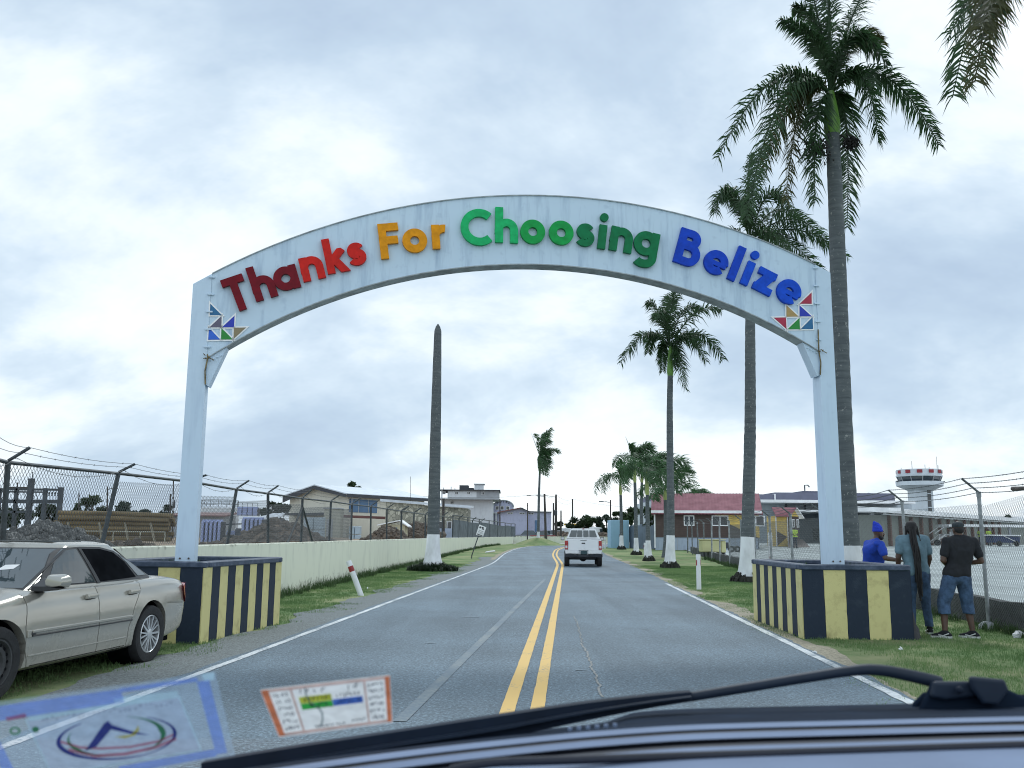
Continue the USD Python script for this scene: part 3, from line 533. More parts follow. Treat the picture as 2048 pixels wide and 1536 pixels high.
def radial(cb, L, n, seed, wind=(0, 0, 0), up=(.2, 1.2), droop=(.5, 1.0)):
    g = np.random.default_rng(seed); out = []; cb = np.array(cb)
    for i in range(n):
        a = i * 2.399 + g.uniform(-.3, .3); e = g.uniform(*up); l = L * g.uniform(.8, 1.12); d = np.array([math.cos(a) * math.cos(e), math.sin(a) * math.cos(e), math.sin(e)]); w = np.array(wind)
        c = cb + d * l * .62 + w * l * .1; t = cb + d * l * .95 + np.array([0, 0, -l * g.uniform(*droop)]) + w * l * .5; out.append((c, t))
    return out
GP = None
d3 = 18.5
palm('tallest palm, behind the right arch column, with dark fruit bunches', (6.72, d3, 0), at(1663, 268, d3), .185,
     pxf([((1560, 60), (1436, 315), -.3), ((1560, 70), (1492, 440), -.9), ((1600, 90), (1572, 400), .6), ((1622, 170), (1630, 405), -.6), ((1770, 70), (1878, 290), .3), ((1735, 70), (1757, 285), -.6), ((1705, 160), (1694, 455), .5),
          ((1650, 20), (1588, 15), .5), ((1650, 60), (1560, 40), -.4), ((1655, 0), (1665, -130), .1), ((1690, -10), (1775, 130), -.4), ((1690, 40), (1750, -60), .7), ((1600, 100), (1530, 335), 1.2), ((1700, 20), (1760, 90), 1.2), ((1640, 30), (1612, -60), 1.0)], d3),
     shaft=.98, painted=1.35, seed=3, nodes=92, lmax=.50, lw=.033, fruit=[(at(1632, 300, d3 - .2), .30), (at(1702, 286, d3 - .1), .17)], dry=(12, 2, 13), spear=at(1652, -110, d3), roots=True)
b2 = gr(1495, 1164)
palm('palm whose crown shows above the right shoulder of the arch', b2, at(1502, 545, b2[1]), .205,
     pxf([((1450, 320), (1430, 425), -.5), ((1470, 330), (1455, 400), .8), ((1500, 340), (1530, 295), .3), ((1530, 330), (1585, 420), -.8), ((1590, 390), (1655, 490), .4), ((1590, 420), (1695, 515), -.3), ((1560, 450), (1640, 540), .8), ((1490, 380), (1500, 310), -.2), ((1450, 430), (1462, 500), .5), ((1540, 380), (1610, 440), 1.0), ((1480, 360), (1478, 420), -1.0), ((1540, 420), (1580, 530), -1.2)], b2[1]),
     shaft=1.2, painted=1.5, seed=5, lmax=.66, nodes=56, lw=.042)
b1 = gr(1340, 1136)
palm('mid-distance palm framed whole under the right half of the arch', b1, at(1341, 752, b1[1]), .18,
     pxf([((1290, 625), (1242, 725), -.5), ((1305, 635), (1296, 705), .7), ((1315, 600), (1296, 605), .4), ((1335, 590), (1360, 575), -.3), ((1360, 590), (1400, 620), .6), ((1390, 595), (1442, 620), -.4), ((1405, 630), (1446, 718), .4), ((1375, 640), (1412, 722), -.7), ((1322, 660), (1325, 742), .6), ((1352, 670), (1371, 778), -.5), ((1350, 680), (1352, 738), .8), ((1325, 590), (1312, 640), -1), ((1380, 640), (1395, 690), 1.0), ((1330, 600), (1340, 590), 1)], b1[1]),
     shaft=1.5, painted=1.55, seed=7, lmax=.72, nodes=50, lw=.05)
W_ = (.42, 0, 0)
def farpalm(label, bpx, Y, toppx, r, L, n, seed, shaft=1.2, painted=1.2, up=(.3, 1.35), droop=(.5, 1.0), spear=None, wind=W_, roots=True, extra=None, fm=None, sm_=None, lmax=.8):
    x = at(bpx[0], bpx[1], Y); base = np.array([x[0], Y, float(gz(x[0], Y))]); top = at(*toppx, Y); cb = top + unit(top - base) * shaft * .9
    return palm(label, base, top, r, extra or radial(cb, L, n, seed, wind, up, droop), shaft, painted, 'palms', seed, fm or FROND_FAR, sm_ or SHAFT2, roots=roots, nodes=32, lmax=lmax, lw=.055, wind=(.5, 0, 0), spear=spear) if False else palm(label, base, top, r, extra or radial(cb, L, n, seed, wind, up, droop), shaft, painted, None, seed, fm or FROND_FAR, sm_ or SHAFT2, roots=roots, nodes=32, lmax=lmax, lw=.055, wind=(.5, 0, 0) if wind[0] else (0, 0, 0), spear=spear)
farpalm('windblown palm in the roadside row, whitewashed base nearest the red-roofed house', (1298, 1121), 55.6, (1294, 990), .14, 2.9, 11, 11, shaft=1.5)
farpalm('windblown palm with a bare spear leaf pointing up to the left', (1273, 1111), 67, (1269, 965), .14, 3.5, 11, 12, shaft=1.7, spear=at(1251, 873, 67))
farpalm('leftmost palm of the right-hand row, in front of the pale blue cabin', (1243, 1097), 81, (1241, 990), .15, 3.4, 11, 13, shaft=1.6)
farpalm('dark slim palm close behind the trunk of the mid-distance palm', (1331, 1095), 62, (1331, 1000), .15, 2.3, 11, 14, painted=0, roots=False, shaft=.9, wind=(.15, 0, 0), up=(.3, 1.2), droop=(.4, .7))
farpalm('half-hidden palm between the windblown row palms', (1283, 1092), 92, (1284, 965), .17, 3.8, 10, 15, painted=0, roots=False, shaft=1.2)
farpalm('far palm with open star-shaped crown above the terminal roof', (1389, 1060), 120, (1388, 985), .16, 3.2, 10, 16, painted=0, roots=False, shaft=0, wind=(.2, 0, 0), up=(0, .9))
farpalm('bushy palm beside the mid-distance palm, above the red roof ridge', (1362, 1060), 100, (1352, 955), .17, 2.3, 9, 17, painted=0, roots=False, shaft=.8, wind=(.1, 0, 0), up=(.2, 1.2), droop=(.3, .6))
# left side
xl = at(1076, 1090, 100); bl = np.array([xl[0], 100, float(gz(xl[0], 100)) + .55]); tl = at(1080, 938, 100)
mp_ = palm('windswept palm on a grass mound at the far bend of the road', bl, tl, .14,
     pxf([((1080, 870), (1102, 857), .5), ((1085, 875), (1098, 880), -.8), ((1090, 890), (1119, 903), .3), ((1078, 880), (1068, 868), -.3), ((1090, 905), (1092, 950), -.6), ((1084, 910), (1088, 948), .8), ((1092, 880), (1096, 915), .9), ((1085, 885), (1100, 935), 0), ((1078, 900), (1080, 945), -1), ((1082, 870), (1090, 866), 1)], 100),
     shaft=1.3, painted=.9, seed=21, lmax=.8, nodes=36, lw=.075, wind=(.6, 0, 0), roots=False, spear=at(1062, 865, 100), flare=1.6, fmat=FROND_FAR)
m = MB(); P = np.zeros((12, 26, 3))
for i, q in enumerate(np.linspace(0, 1, 12)):
    for j, a in enumerate(np.linspace(0, 2 * PI, 26)): rr_ = 4.0 * q; P[i, j] = [bl[0] + rr_ * math.cos(a), bl[1] + rr_ * math.sin(a), float(gz(bl[0], bl[1])) + .85 * (1 - sm(0, 1, q)) ** 1.3 - .02]
structure('grass_mound', m.grid(P), GRASS, smooth=True)
# crownless trunk
bd = gr(865, 1142); td = at(876, 648, bd[1])
t = thing('dead_palm_trunk', 'tall bare crownless palm trunk with whitewashed foot on left verge', 'palm trunk', bd)
H = td[2]; zs = np.concatenate([np.linspace(0.12, 1.5, 8), np.arange(1.62, H - .35, .12), [H - .3, H - .12, H]]); g = np.random.default_rng(8)
rd_ = [(.30 + .34 * math.exp(-z_ / .45)) * (1 - .42 * (z_ / H) ** 2) * (1 + g.uniform(-.02, .02)) * .86 for z_ in zs]; rd_[-3:] = [rd_[-4] * .95, rd_[-4] * .6, .02]
ax = np.array([(td - bd) * (z_ / H) for z_ in zs])
obj('painted_base', MB().tube(ax[:8], np.array(rd_[:8]) * 1.01, 18), PAINTED, t, smooth=50); obj('trunk', MB().tube(ax[7:], rd_[7:], 16), TRUNK, t, smooth=60)
m = MB(); P = np.zeros((10, 24, 3))
for i, q in enumerate(np.linspace(0, 1, 10)):
    for j, a in enumerate(np.linspace(0, 2 * PI, 24)): P[i, j] = [1.15 * q * math.cos(a), 1.15 * q * math.sin(a), .28 * (1 - sm(0, 1, q)) - .01]
structure('grass_mound', MB().grid(P + bd), GRASS, smooth=True)
wp = []
for _ in range(260):
    a, q = g.uniform(0, 2 * PI), g.uniform(.12, 1.0) ** .7; wp.append((bd[0] + 1.0 * q * math.cos(a), bd[1] + 1.0 * q * math.sin(a), .26 * (1 - float(sm(0, 1, q)))))
IVY = pm('creeper_leaf', (.018, .045, .016), .6, .4, 3, transl=.2, rnd=.4)
scatter('creeper', 'dark green creeper heaped round the foot of the crownless trunk', 'creeper', [tuft(46, .12, .16, .016, 70 + s, 1.3) for s in range(3)], wp, g.uniform(.6, 1.2, len(wp)), IVY, 5)
# palm mostly above the frame, its fronds hanging in at the top right
dn = 12.5
palm('palm beyond the right edge whose fronds hang in at the top right corner', (10.6, dn, 0), at(2210, -60, dn), .2,
     pxf([((2010, -330), (1905, 195), -.3), ((2010, -260), (1950, 165), -.9), ((2040, -300), (1970, 130), .4), ((2060, -260), (1895, 80), .8), ((2060, -340), (1985, 30), 1.2), ((2060, -200), (1960, 60), -1.4)], dn)
     + radial(at(2215, -180, dn), 2.6, 7, 31, up=(.3, 1.3)), shaft=1.1, painted=1.3, seed=30, nodes=110, lmax=.55, lw=.030, dry=(1, 4, 5))
# ================================================================ LEFT: WALL, FENCE, YARD
CREAM_WALL = usdkit.material(stage, '/World/Looks/cream_wall_paint', {
    'tc': ('texture_coordinate', {}), 'mp': ('mapping', {'scale': (1.3, 1.3, .4)}), 'n1': ('noise_texture', {'scale': 2.2, 'detail': 8, 'roughness': .68}), 'n2': ('noise_texture', {'scale': 6, 'detail': 7, 'roughness': .7}), 'n3': ('noise_texture', {'scale': 90, 'detail': 3}), 'sp': ('separate_xyz', {}),
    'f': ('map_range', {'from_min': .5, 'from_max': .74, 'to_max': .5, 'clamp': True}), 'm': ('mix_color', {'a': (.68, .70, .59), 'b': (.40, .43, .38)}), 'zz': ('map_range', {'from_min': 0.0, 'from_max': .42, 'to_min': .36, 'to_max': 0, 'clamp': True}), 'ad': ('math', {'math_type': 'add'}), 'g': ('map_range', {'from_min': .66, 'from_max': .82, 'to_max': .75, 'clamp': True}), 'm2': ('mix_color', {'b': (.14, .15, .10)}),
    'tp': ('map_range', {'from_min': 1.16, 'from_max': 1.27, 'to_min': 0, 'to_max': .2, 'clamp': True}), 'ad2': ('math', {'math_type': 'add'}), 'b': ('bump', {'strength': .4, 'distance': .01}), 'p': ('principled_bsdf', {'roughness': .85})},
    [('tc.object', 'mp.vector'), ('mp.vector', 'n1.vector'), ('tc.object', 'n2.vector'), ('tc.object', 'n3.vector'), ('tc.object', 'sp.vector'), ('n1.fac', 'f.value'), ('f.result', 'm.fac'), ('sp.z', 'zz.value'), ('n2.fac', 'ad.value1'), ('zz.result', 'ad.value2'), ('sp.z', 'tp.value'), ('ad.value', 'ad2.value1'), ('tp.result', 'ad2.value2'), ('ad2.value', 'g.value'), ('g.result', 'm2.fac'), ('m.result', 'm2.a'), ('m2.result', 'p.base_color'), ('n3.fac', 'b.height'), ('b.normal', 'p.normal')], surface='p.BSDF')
FENCE_STEEL = pm('fence_steel', (.035, .045, .05), .6, .4, 8)
FENCE_GALV = pm('fence_galvanised', (.24, .26, .27), .5, .3, 6, metal=.3)
FENCE_MID = pm('fence_weathered', (.11, .125, .13), .6, .35, 6)
WIRE = pm('fence_wire', (.05, .06, .065), .6, .2, 8)
WIRE_LT = pm('fence_wire_galvanised', (.12, .13, .135), .5, .2, 8)
WT = 1.27
def wpt(px, py, off=0.0):                              # pixel -> point on the wall's vertical face
    d = ray(px, py); Y = np.linspace(6, 118, 4000); Y = Y[np.argmin(np.abs(d[0] / d[1] * Y - wx(Y) - off))]
    return EYE + d * (Y / d[1])
Yw = np.arange(-14, 118.01, 1.0); wl = MB()
zb = gz(wx(Yw), Yw) - .3; jag = (meshkit.fbm(np.stack([Yw * .6, Yw * 0, Yw * 0], 1), 3, 5) - .5) * .03
top = WT + jag * .6
prof = [(0.0, zb), (0.0, top - .02), (-.02, top), (-.18, top), (-.20, top - .02), (-.20, zb)]
P = np.stack([np.stack([wx(Yw) + o, Yw, np.broadcast_to(h, Yw.shape)], 1) for o, h in prof], 1)
wt = thing('boundary_wall', 'long low cream rendered wall along the left verge', 'wall', (0, 0, 0))
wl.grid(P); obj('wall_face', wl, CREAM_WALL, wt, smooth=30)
wl = MB().add(P[-1], [(0, 1, 2), (0, 2, 3), (0, 3, 4), (0, 4, 5)]); obj('wall_end', wl, CREAM_WALL, wt)
def barbed(m, a, b, sag=.05, seed=0, step=.14, r=.004, spikes=True):
    t = np.linspace(0, 1, max(6, int(np.linalg.norm(b - a) / .4))); P = a + (b - a) * t[:, None]; P[:, 2] -= sag * 4 * t * (1 - t); m.tube(P, r, 3)
    if spikes:
        g = np.random.default_rng(seed); n = int(np.linalg.norm(b - a) / step)
        for q in np.linspace(0.02, .98, n):
            c = a + (b - a) * q; c[2] -= sag * 4 * q * (1 - q)
            for _ in range(2): d = unit(g.normal(size=3)) * .015; m.tube([c - d, c + d], .0025, 3, caps=False)
def chain(m, A, B, z0, z1, cell=.07, r=.0022, skip=None):
    """Diamond mesh between the uprights A and B (each xy), bottom heights z0, top heights z1."""
    A, B = np.array(A, float), np.array(B, float); L = np.linalg.norm(B - A); h = (z1[0] + z1[1] - z0[0] - z0[1]) / 2; k = .82
    bot = lambda s: z0[0] + (z0[1] - z0[0]) * s / L; topz = lambda s: z1[0] + (z1[1] - z1[0]) * s / L
    for sg in (1, -1):
        for s in np.arange(-h * k, L + h * k, cell):
            a, b = (s, 0.0), (s + sg * h * k, h)
            ta, tb = 0.0, 1.0; ds = b[0] - a[0]
            for lim, side in ((0, 1), (L, -1)):
                u = (lim - a[0]) / ds
                if (ds > 0) == (side > 0): ta = max(ta, u)
                else: tb = min(tb, u)
            if tb - ta < .02: continue
            q = []
            for u in (ta, tb):
                s_ = a[0] + ds * u; xy = A + (B - A) * s_ / L; q.append((*xy, bot(s_) + (topz(s_) - bot(s_)) * u))
            m.tube(q, r, 3, caps=False)
fe = thing('chain_link_fence', 'rusty leaning chain-link fence standing on the cream wall', 'fence', (0, 0, 0))
FP = [((-60, 905), (-72, 1090), (-10, 868)), ((16, 925), (5, 1092), (60, 895)), ((237, 947), (202, 1092), (270, 928)), ((378, 963), (365, 1090), (413, 950)), ((473, 979), (454, 1086), (498, 961)), ((536, 987), (536, 1085), (557, 971)), ((605, 997), (602, 1084), (623, 980)), ((662, 1003), (658, 1083), (679, 990)),
      ((704, 1009), (702, 1082), (721, 996)), ((742, 1013), (741, 1081), (757, 1001)), ((774, 1018), (773, 1080), (788, 1007)), ((803, 1022), (802, 1080), (818, 1012)), ((828, 1026), (827, 1079), (842, 1016)), ((851, 1029), (850, 1078), (862, 1019)), ((885, 1033), (884, 1078), (896, 1024)), ((918, 1037), (917, 1077), (927, 1029)), ((945, 1041), (944, 1076), (953, 1034)), ((962, 1043), (961, 1076), (970, 1037))]
tops, tips, bots = [], [], []
for tp, bt, ti in FP:
    a = wpt(*tp, -.1); b = wpt(*bt, -.1); b[2] = WT - .02; c = at(*ti, a[1] + .1); tops.append(a); bots.append(b); tips.append(c)
    p = obj('post', MB().tube([b, a], .034 if a[1] < 40 else .045, 8), FENCE_STEEL, fe, smooth=60)
    obj('barb_arm', MB().tube([a + [0, 0, .02], c], .022 if a[1] < 40 else .035, 6), FENCE_STEEL, p, smooth=60)
for k in range(len(tops) - 1):
    obj('top_rail', MB().tube([tops[k], tops[k + 1]], .025 if tops[k][1] < 40 else .03, 6), FENCE_STEEL, fe, smooth=60)
    for j, w in enumerate((.33, .66, 1.0)):
        m = MB(); barbed(m, tops[k] * (1 - w) + tips[k] * w, tops[k + 1] * (1 - w) + tips[k + 1] * w, .04 if j else .16, k * 3 + j, .3, .004, tops[k][1] < 26); obj('barbed_wire', m, WIRE, fe)
    if k < 8:
        m = MB(); A, B = tops[k], tops[k + 1]
        drop = .25 if k >= 3 else 0.02
        if k == 2: drop = .12
        chain(m, A[:2], B[:2], (WT + .02, WT + .02), (A[2] - drop, B[2] - drop * .6), .075, .0030 if k < 3 else .0032)
        obj('wire_mesh', m, WIRE if k < 3 else WIRE_LT, fe, kind='stuff')
for bp in ((575, 1084), (625, 1084)):
    b = wpt(*bp, -.1); b[2] = WT - .02; obj('brace', MB().tube([b, wpt(605, 1013, -.1)], .03, 6), FENCE_STEEL, fe, smooth=60)
# dark screened fence at the far end of the wall
sf = thing('screened_fence', 'dark mesh-screened fence panels on the far end of the cream wall', 'fence', (0, 0, 0))
SCREEN = pm('fence_screen', (.10, .12, .14), .9, .35, 2)
E_ = [wpt(q, 1076, -.1) for q in (905, 935, 958, 978, 995, 1010, 1022, 1030)]
for k, a in enumerate(E_):
    obj('post', MB().tube([(a[0], a[1], WT - .05), (a[0], a[1], WT + 1.62)], .05, 6), FENCE_STEEL, sf)
    if k: obj('screen_panel', MB().box((0, -.01, .02), (np.linalg.norm((a - E_[k - 1])[:2]), .01, 1.35 - .05 * (k % 3)), frame([*E_[k - 1][:2], WT], unit([*(a - E_[k - 1])[:2], 0]), unit([-(a - E_[k - 1])[1], (a - E_[k - 1])[0], 0]), AZ)), SCREEN, sf)
obj('top_rail', MB().tube([(a[0], a[1], WT + 1.62) for a in E_], .04, 5), FENCE_STEEL, sf)

# ---- piles
def heap(name, label, cat, px, py, Y, half, zb, m, seed, rocks=260, rs=.05, rm=None, asp=1.0, kind=None, rough=.25):
    top = at(px, py, Y); H = top[2] - zb; n = 40; x = np.linspace(-1, 1, n); X, Yy = np.meshgrid(x, x, indexing='ij'); rr_ = np.sqrt(X ** 2 + Yy ** 2)
    nz = meshkit.fbm(np.stack([X * 2.2 + seed, Yy * 2.2, X * 0 + seed], -1), 5, seed)
    Z = H * np.clip(1 - rr_ * (1 + .5 * (nz - .5)), -.12, 1) ** 1.0 * (1 - .12 * np.exp(-(rr_ * 6) ** 2)) + (meshkit.fbm(np.stack([X * 9, Yy * 9, X * 0], -1), 4, seed + 5) - .5) * rough * np.clip(1.1 - rr_, 0, 1)
    t = thing(name, label, cat, (top[0], Y, zb), kind=kind); P = np.stack([X * half, Yy * half * asp, Z - .04], -1)
    obj('earth', MB().grid(P), m, t, smooth=True)
    g = np.random.default_rng(seed); r = MB(); ico = trimesh.creation.icosphere(0, 1.0)
    for _ in range(rocks):
        i, j = g.integers(2, n - 2, 2)
        if rr_[i, j] > 1.02: continue
        s = rs * g.lognormal(0, .45); q = P[i, j] + [g.uniform(-.5, .5) * half * 2 / n, g.uniform(-.5, .5) * half * 2 / n, s * .2]
        A, _ = np.linalg.qr(g.normal(size=(3, 3))); r.tm(ico, frame(q, A[:, 0] * s * g.uniform(.7, 1.3), A[:, 1] * s, A[:, 2] * s * g.uniform(.5, 1)))
    obj('stones', r, rm or m, t, kind='stuff'); return t
ROCK = pm('crushed_stone', (.20, .205, .20), .9, .45, 4, rnd=.5)
ROCKBED = pm('crushed_stone_bed', (.15, .15, .145), .95, .45, 20, bump=.8, bsc=24)
EARTH = pm('excavated_earth', (.15, .11, .08), .95, .4, 5, bump=.8, bsc=16)
CLOD = pm('earth_clods', (.19, .155, .125), .95, .4, 6, rnd=.45)
heap('stone_pile', 'grey heap of crushed stone behind the fence, at the far left', 'stone pile', 96, 1034, 21.5, 1.9, .95, ROCKBED, 1, 2600, .045, ROCK, 1.1)
heap('stone_pile', 'low grey spill of crushed stone at the left edge under the fence post', 'stone pile', 18, 1052, 20.0, 1.7, .95, ROCKBED, 2, 1300, .045, ROCK, 1.1)
heap('earth_pile', 'tallest brown earth heap behind the fence, left of the cream warehouse', 'earth pile', 563, 1034, 34, 2.1, .95, EARTH, 3, 900, .07, CLOD)
heap('earth_pile', 'brown earth heap in front of the small white-roofed kiosk', 'earth pile', 777, 1047, 50, 1.5, 1.0, EARTH, 4, 500, .08, CLOD)
heap('earth_pile', 'broad brown earth heap directly behind the bare palm trunk', 'earth pile', 838, 1041, 66, 2.2, 1.0, EARTH, 6, 900, .1, CLOD)
heap('earth_pile', 'low rubble spill under the fence beside the stacked poles', 'earth pile', 250, 1082, 24, 1.6, .98, EARTH, 7, 500, .06, CLOD, .6)
heap('earth_pile', 'low brown rubble strip below the ribbed blue radiators', 'earth pile', 452, 1078, 28, 1.4, .98, EARTH, 8, 400, .06, CLOD, .6)

# ---- stacked timber poles: each pole is a part
LOG = pm('timber_pole', (.20, .15, .075), .85, .45, 2, stretch=(.25, 3, 3), rnd=.25)
lp = at(228, 1085, 44); lt = thing('pole_stack', 'stack of brown timber poles lying behind the fence on timber struts', 'pole stack', (lp[0], 44, .95))
g = np.random.default_rng(12)
for row in range(6):
    for k in range(3 if row < 5 else 2):
        z0 = .10 + row * .235; x0, x1 = -2.65 + g.uniform(-.15, .15) + (.3 if row < 2 else 0), 2.6 + g.uniform(-.2, .15); y = -.3 + k * .27 + (row % 2) * .12; r0 = g.uniform(.11, .135)
        if row in (3, 2): x0 -= .2
        obj('pole', MB().tube([(x0, y, z0 + r0 + g.uniform(-.02, .02)), ((x0 + x1) / 2, y, z0 + r0), (x1, y + .05, z0 + r0 - (.06 if row > 3 else 0) + g.uniform(-.02, .02))], [r0 * 1.08, r0, r0 * .88], 9), LOG, lt, smooth=50)
for x in (-2.0, -.55, .65, 1.85):
    obj('strut', MB().tube([(x, -.5, .95), (x + .55, -1.2, 0)], .055, 4), pm('strut_timber', (.20, .18, .13), .9, .3, 4) if not stage.GetPrimAtPath('/World/Looks/strut_timber') else UsdShade.Material.Get(stage, '/World/Looks/strut_timber'), lt)
rl = thing('pipe_railing', 'thin pale pipe railing in front of the stacked poles', 'railing', (lp[0], 41.5, .9)); RAILM = pm('railing_paint', (.33, .33, .27), .7, .3, 5)
obj('rail', MB().tube([(-2.3, 0, .62), (3.3, 0, .60)], .028, 5), RAILM, rl)
for x in (-.4, 1.0, 2.2, 3.3): obj('railing_post', MB().tube([(x, 0, 0), (x, 0, .62)], .028, 5), RAILM, rl)

# ---- substation frame
SUB = pm('substation_concrete', (.05, .062, .075), .8, .3, 2)
s0 = at(70, 1060, 60); ht = lambda py, Y, px=60: at(px, py, Y)[2]
sb = thing('substation_frame', 'dark concrete post-and-beam electrical frame at the far left', 'substation', (0, 60, .9))
bx = lambda px, Y=60: at(px, 1060, Y)[0]
for px, ptop, w in ((-8, 978, .2), (26, 974, .2), (54, 957, .30), (84, 976, .22), (115, 974, .26)):
    obj('post', MB().box((bx(px) - w / 2, -w / 2, -.5), (bx(px) + w / 2, w / 2, ht(ptop, 60) - .9)), SUB, sb)
for py, th, xa, xb in ((979, .14, -8, 115), (984, .10, -8, 84), (1003, .24, -20, 116), (1024, .14, -20, 60)):
    obj('beam', MB().box((bx(xa), -.10, ht(py, 60) - .9 - th / 2), (bx(xb), .10, ht(py, 60) - .9 + th / 2)), SUB, sb)
for px in (92, 98, 104, 110): obj('insulator', MB().lathe([(.03, 0), (.07, .05), (.03, .1), (.07, .15), (.03, .2), (.06, .26)], 8, frame((bx(px), 0, ht(982, 60) - .9 - .3), [1, 0, 0], [0, 1, 0], AZ)), SUB, sb)
for px, py in ((55, 944), (107, 972)): obj('lamp_spike', MB().tube([(bx(px), 0, ht(975, 60) - .9), (bx(px), 0, ht(py, 60) - .9)], .03, 5), SUB, sb)
for px in (20, 40, 62): obj('conductor', MB().tube([(bx(px), 0, ht(984, 60) - .9), (bx(px) + .1, .2, ht(994, 60) - .9), (bx(px) + .25, 0, ht(1003, 60) - .9)], .02, 4), SUB, sb)

# ---- broad-leaved trees
LEAFM = [pm(f'tree_leaf_{k}', c, .6, .35, 2, transl=.25, rnd=.4) for k, c in (('dark', (.030, .060, .026)), ('mid', (.048, .092, .032)), ('blue', (.040, .075, .046)))]
BARK = pm('tree_bark', (.07, .06, .05), .9, .3, 5)
def tree(label, px, ptop, Y, wpx, m=0, seed=0, n=1500, zb=None, ls=.28, name='tree', clumps=7, cat='tree', low=.45):
    top = at(px, ptop, Y); sc = FPX / Y; R = wpx / 2 / sc; g = np.random.default_rng(seed + 90); zb = float(gz(top[0], Y)) if zb is None else zb
    t = thing(name, label, cat, (top[0], Y, zb)); H = top[2] - zb
    obj('trunk', MB().tube([(0, 0, -.2), (.05, 0, H * .35), (-.03, .1, H * .75)], [.05 * H ** .8, .035 * H ** .8, .02 * H ** .8], 7), BARK, t, smooth=60)
    V, F = [], []; cs = [(g.uniform(-.75, .75) * R, g.uniform(-.6, .6) * R, H * g.uniform(low, .88), R * g.uniform(.28, .5)) for _ in range(clumps)] + [(g.uniform(-.15, .15) * R, 0, H * .84, R * .4)]
    for c in cs[:5]: obj('limb', MB().tube([(0, 0, H * .3), (c[0] * .5, c[1] * .5, H * .35 + c[2] * .2), c[:3]], [.05, .04, .02], 5), BARK, t)
    for i in range(n):
        c = cs[g.integers(len(cs))]; d = unit(g.normal(size=3)); p = np.array(c[:3]) + d * c[3] * g.uniform(.35, 1.05) * np.array([1, 1, min(.75, (H - c[2]) / c[3] + .1)])
        a, b = unit(g.normal(size=3)), unit(g.normal(size=3)); s = ls * g.uniform(.5, 1.2); k = len(V); V += [p - a * s, p + b * s * .45, p + a * s, p - b * s * .45]; F += [(k, k + 1, k + 2), (k, k + 2, k + 3)]
    obj('crown', MB().add(V, F), LEAFM[m], t)
    return t
tree('dense dark tree growing behind the substation frame, between its posts', 98, 1008, 66, 62, 0, 1, 1500, .9, .22)
tree('dark bush behind the left end of the substation frame', 30, 1016, 68, 70, 0, 2, 1300, .9, .22)
tree('tall ragged tree left of the leaning fence post', 186, 990, 110, 52, 1, 3, 1300, .9, .3)
tree('small tree at the left end of the tree row', 157, 1000, 112, 26, 1, 4, 700, .9, .3)
tree('wide dark tree right behind the leaning fence post', 248, 1001, 115, 66, 2, 5, 1500, .9, .32)
tree('low dark shrub in the tree row above the stacked poles', 212, 1012, 110, 34, 0, 6, 700, .9, .3)
tree('low tree at the right end of the row, above the pole ends', 296, 1016, 116, 40, 2, 7, 800, .9, .3)
tree('round dark tree just left of the left arch column', 338, 1004, 105, 44, 0, 8, 1000, .9, .28)
tree('feathery tree poking up above the warehouse roof ridge', 706, 951, 150, 40, 1, 9, 700, .9, .4, clumps=5)
tree('small tree top above the left end of the warehouse roof', 652, 964, 150, 16, 0, 10, 300, .9, .35, clumps=3)
tree('dark tree between the storage tank and the warehouse', 562, 1000, 95, 36, 2, 11, 1000, .9, .28)
tree('low bush beside the storage tank', 524, 1012, 90, 26, 0, 12, 500, .9, .26)
tree('small leafy tree behind the lavender building with the arched gable', 1047, 1010, 172, 20, 1, 13, 400, .6, .45)
tree('small tree behind the arched gable, on its right', 1028, 1014, 175, 12, 0, 14, 250, .6, .4)
for i, (px, pt, w, m, lb) in enumerate([(1146, 1031, 38, 0, 'dark hedge-like tree at the end of the road, left of the far palm'), (1172, 1026, 40, 1, 'leafy tree at the foot of the far palm'), (1213, 1026, 42, 2, 'dark tree at the end of the road, left of the pale cabin'), (1236, 1016, 24, 1, 'tree behind the pale blue cabin'), (1194, 1036, 24, 0, 'low bush behind the far white van'), (1262, 1010, 36, 1, 'tree behind the windblown palms'), (1308, 1012, 40, 1, 'tree filling the gap left of the red-roofed house'), (1420, 988, 60, 1, 'treetops just above the terminal roof'), (1120, 1040, 18, 0, 'small bush by the far utility poles')]):
    tree(lb, px, pt, 150 if px < 1240 else 118, w, m, 30 + i, 1100, None, .38, cat='tree', low=.12, clumps=11)
tree('palm-like dark tree left of the warehouse', 545, 996, 98, 24, 0, 33, 600, .9, .3)

# ---- buildings in the yard
def bmat(n, c, **k): return pm(n, c, k.pop('rough', .8), k.pop('var', .12), k.pop('sc', 1.2), **k)
CREAM = streaky('warehouse_cream', (.64, .62, .53), (.36, .36, .3), .4, .7, (1, 1, .3), .5, .75)
ROOFW = bmat('pale_metal_roof', (.55, .60, .66), rough=.4)
FASCIA = bmat('dark_fascia', (.05, .055, .065)); GLASS = pm('dark_window_glass', (.02, .025, .03), .08, .3, 2, spec=.7); FRAMEW = bmat('white_window_frame', (.72, .73, .74), rough=.5)
BLUEW = bmat('blue_panel', (.10, .18, .30)); GREYC = bmat('grey_concrete', (.34, .36, .38)); WHITEW = streaky('white_render', (.62, .65, .68), (.4, .43, .47), .5, .8, (1, 1, .4)); LAV = streaky('lavender_render', (.42, .44, .58), (.26, .28, .38), .6, .8, (1.4, 1.4, .8)); REDR = bmat('dark_red_roof', (.16, .07, .065), rough=.6)
def prism(pts, h, o=(0, 0, 0), axis='y'):              # polygon of (x, z) extruded h along +y
    M_ = frame(o, [1, 0, 0], [0, 0, 1], [0, -1, 0]); M_[:3, 3] = np.array(o) + [0, h, 0]
    return MB().extrude(Polygon(pts), h, M_)
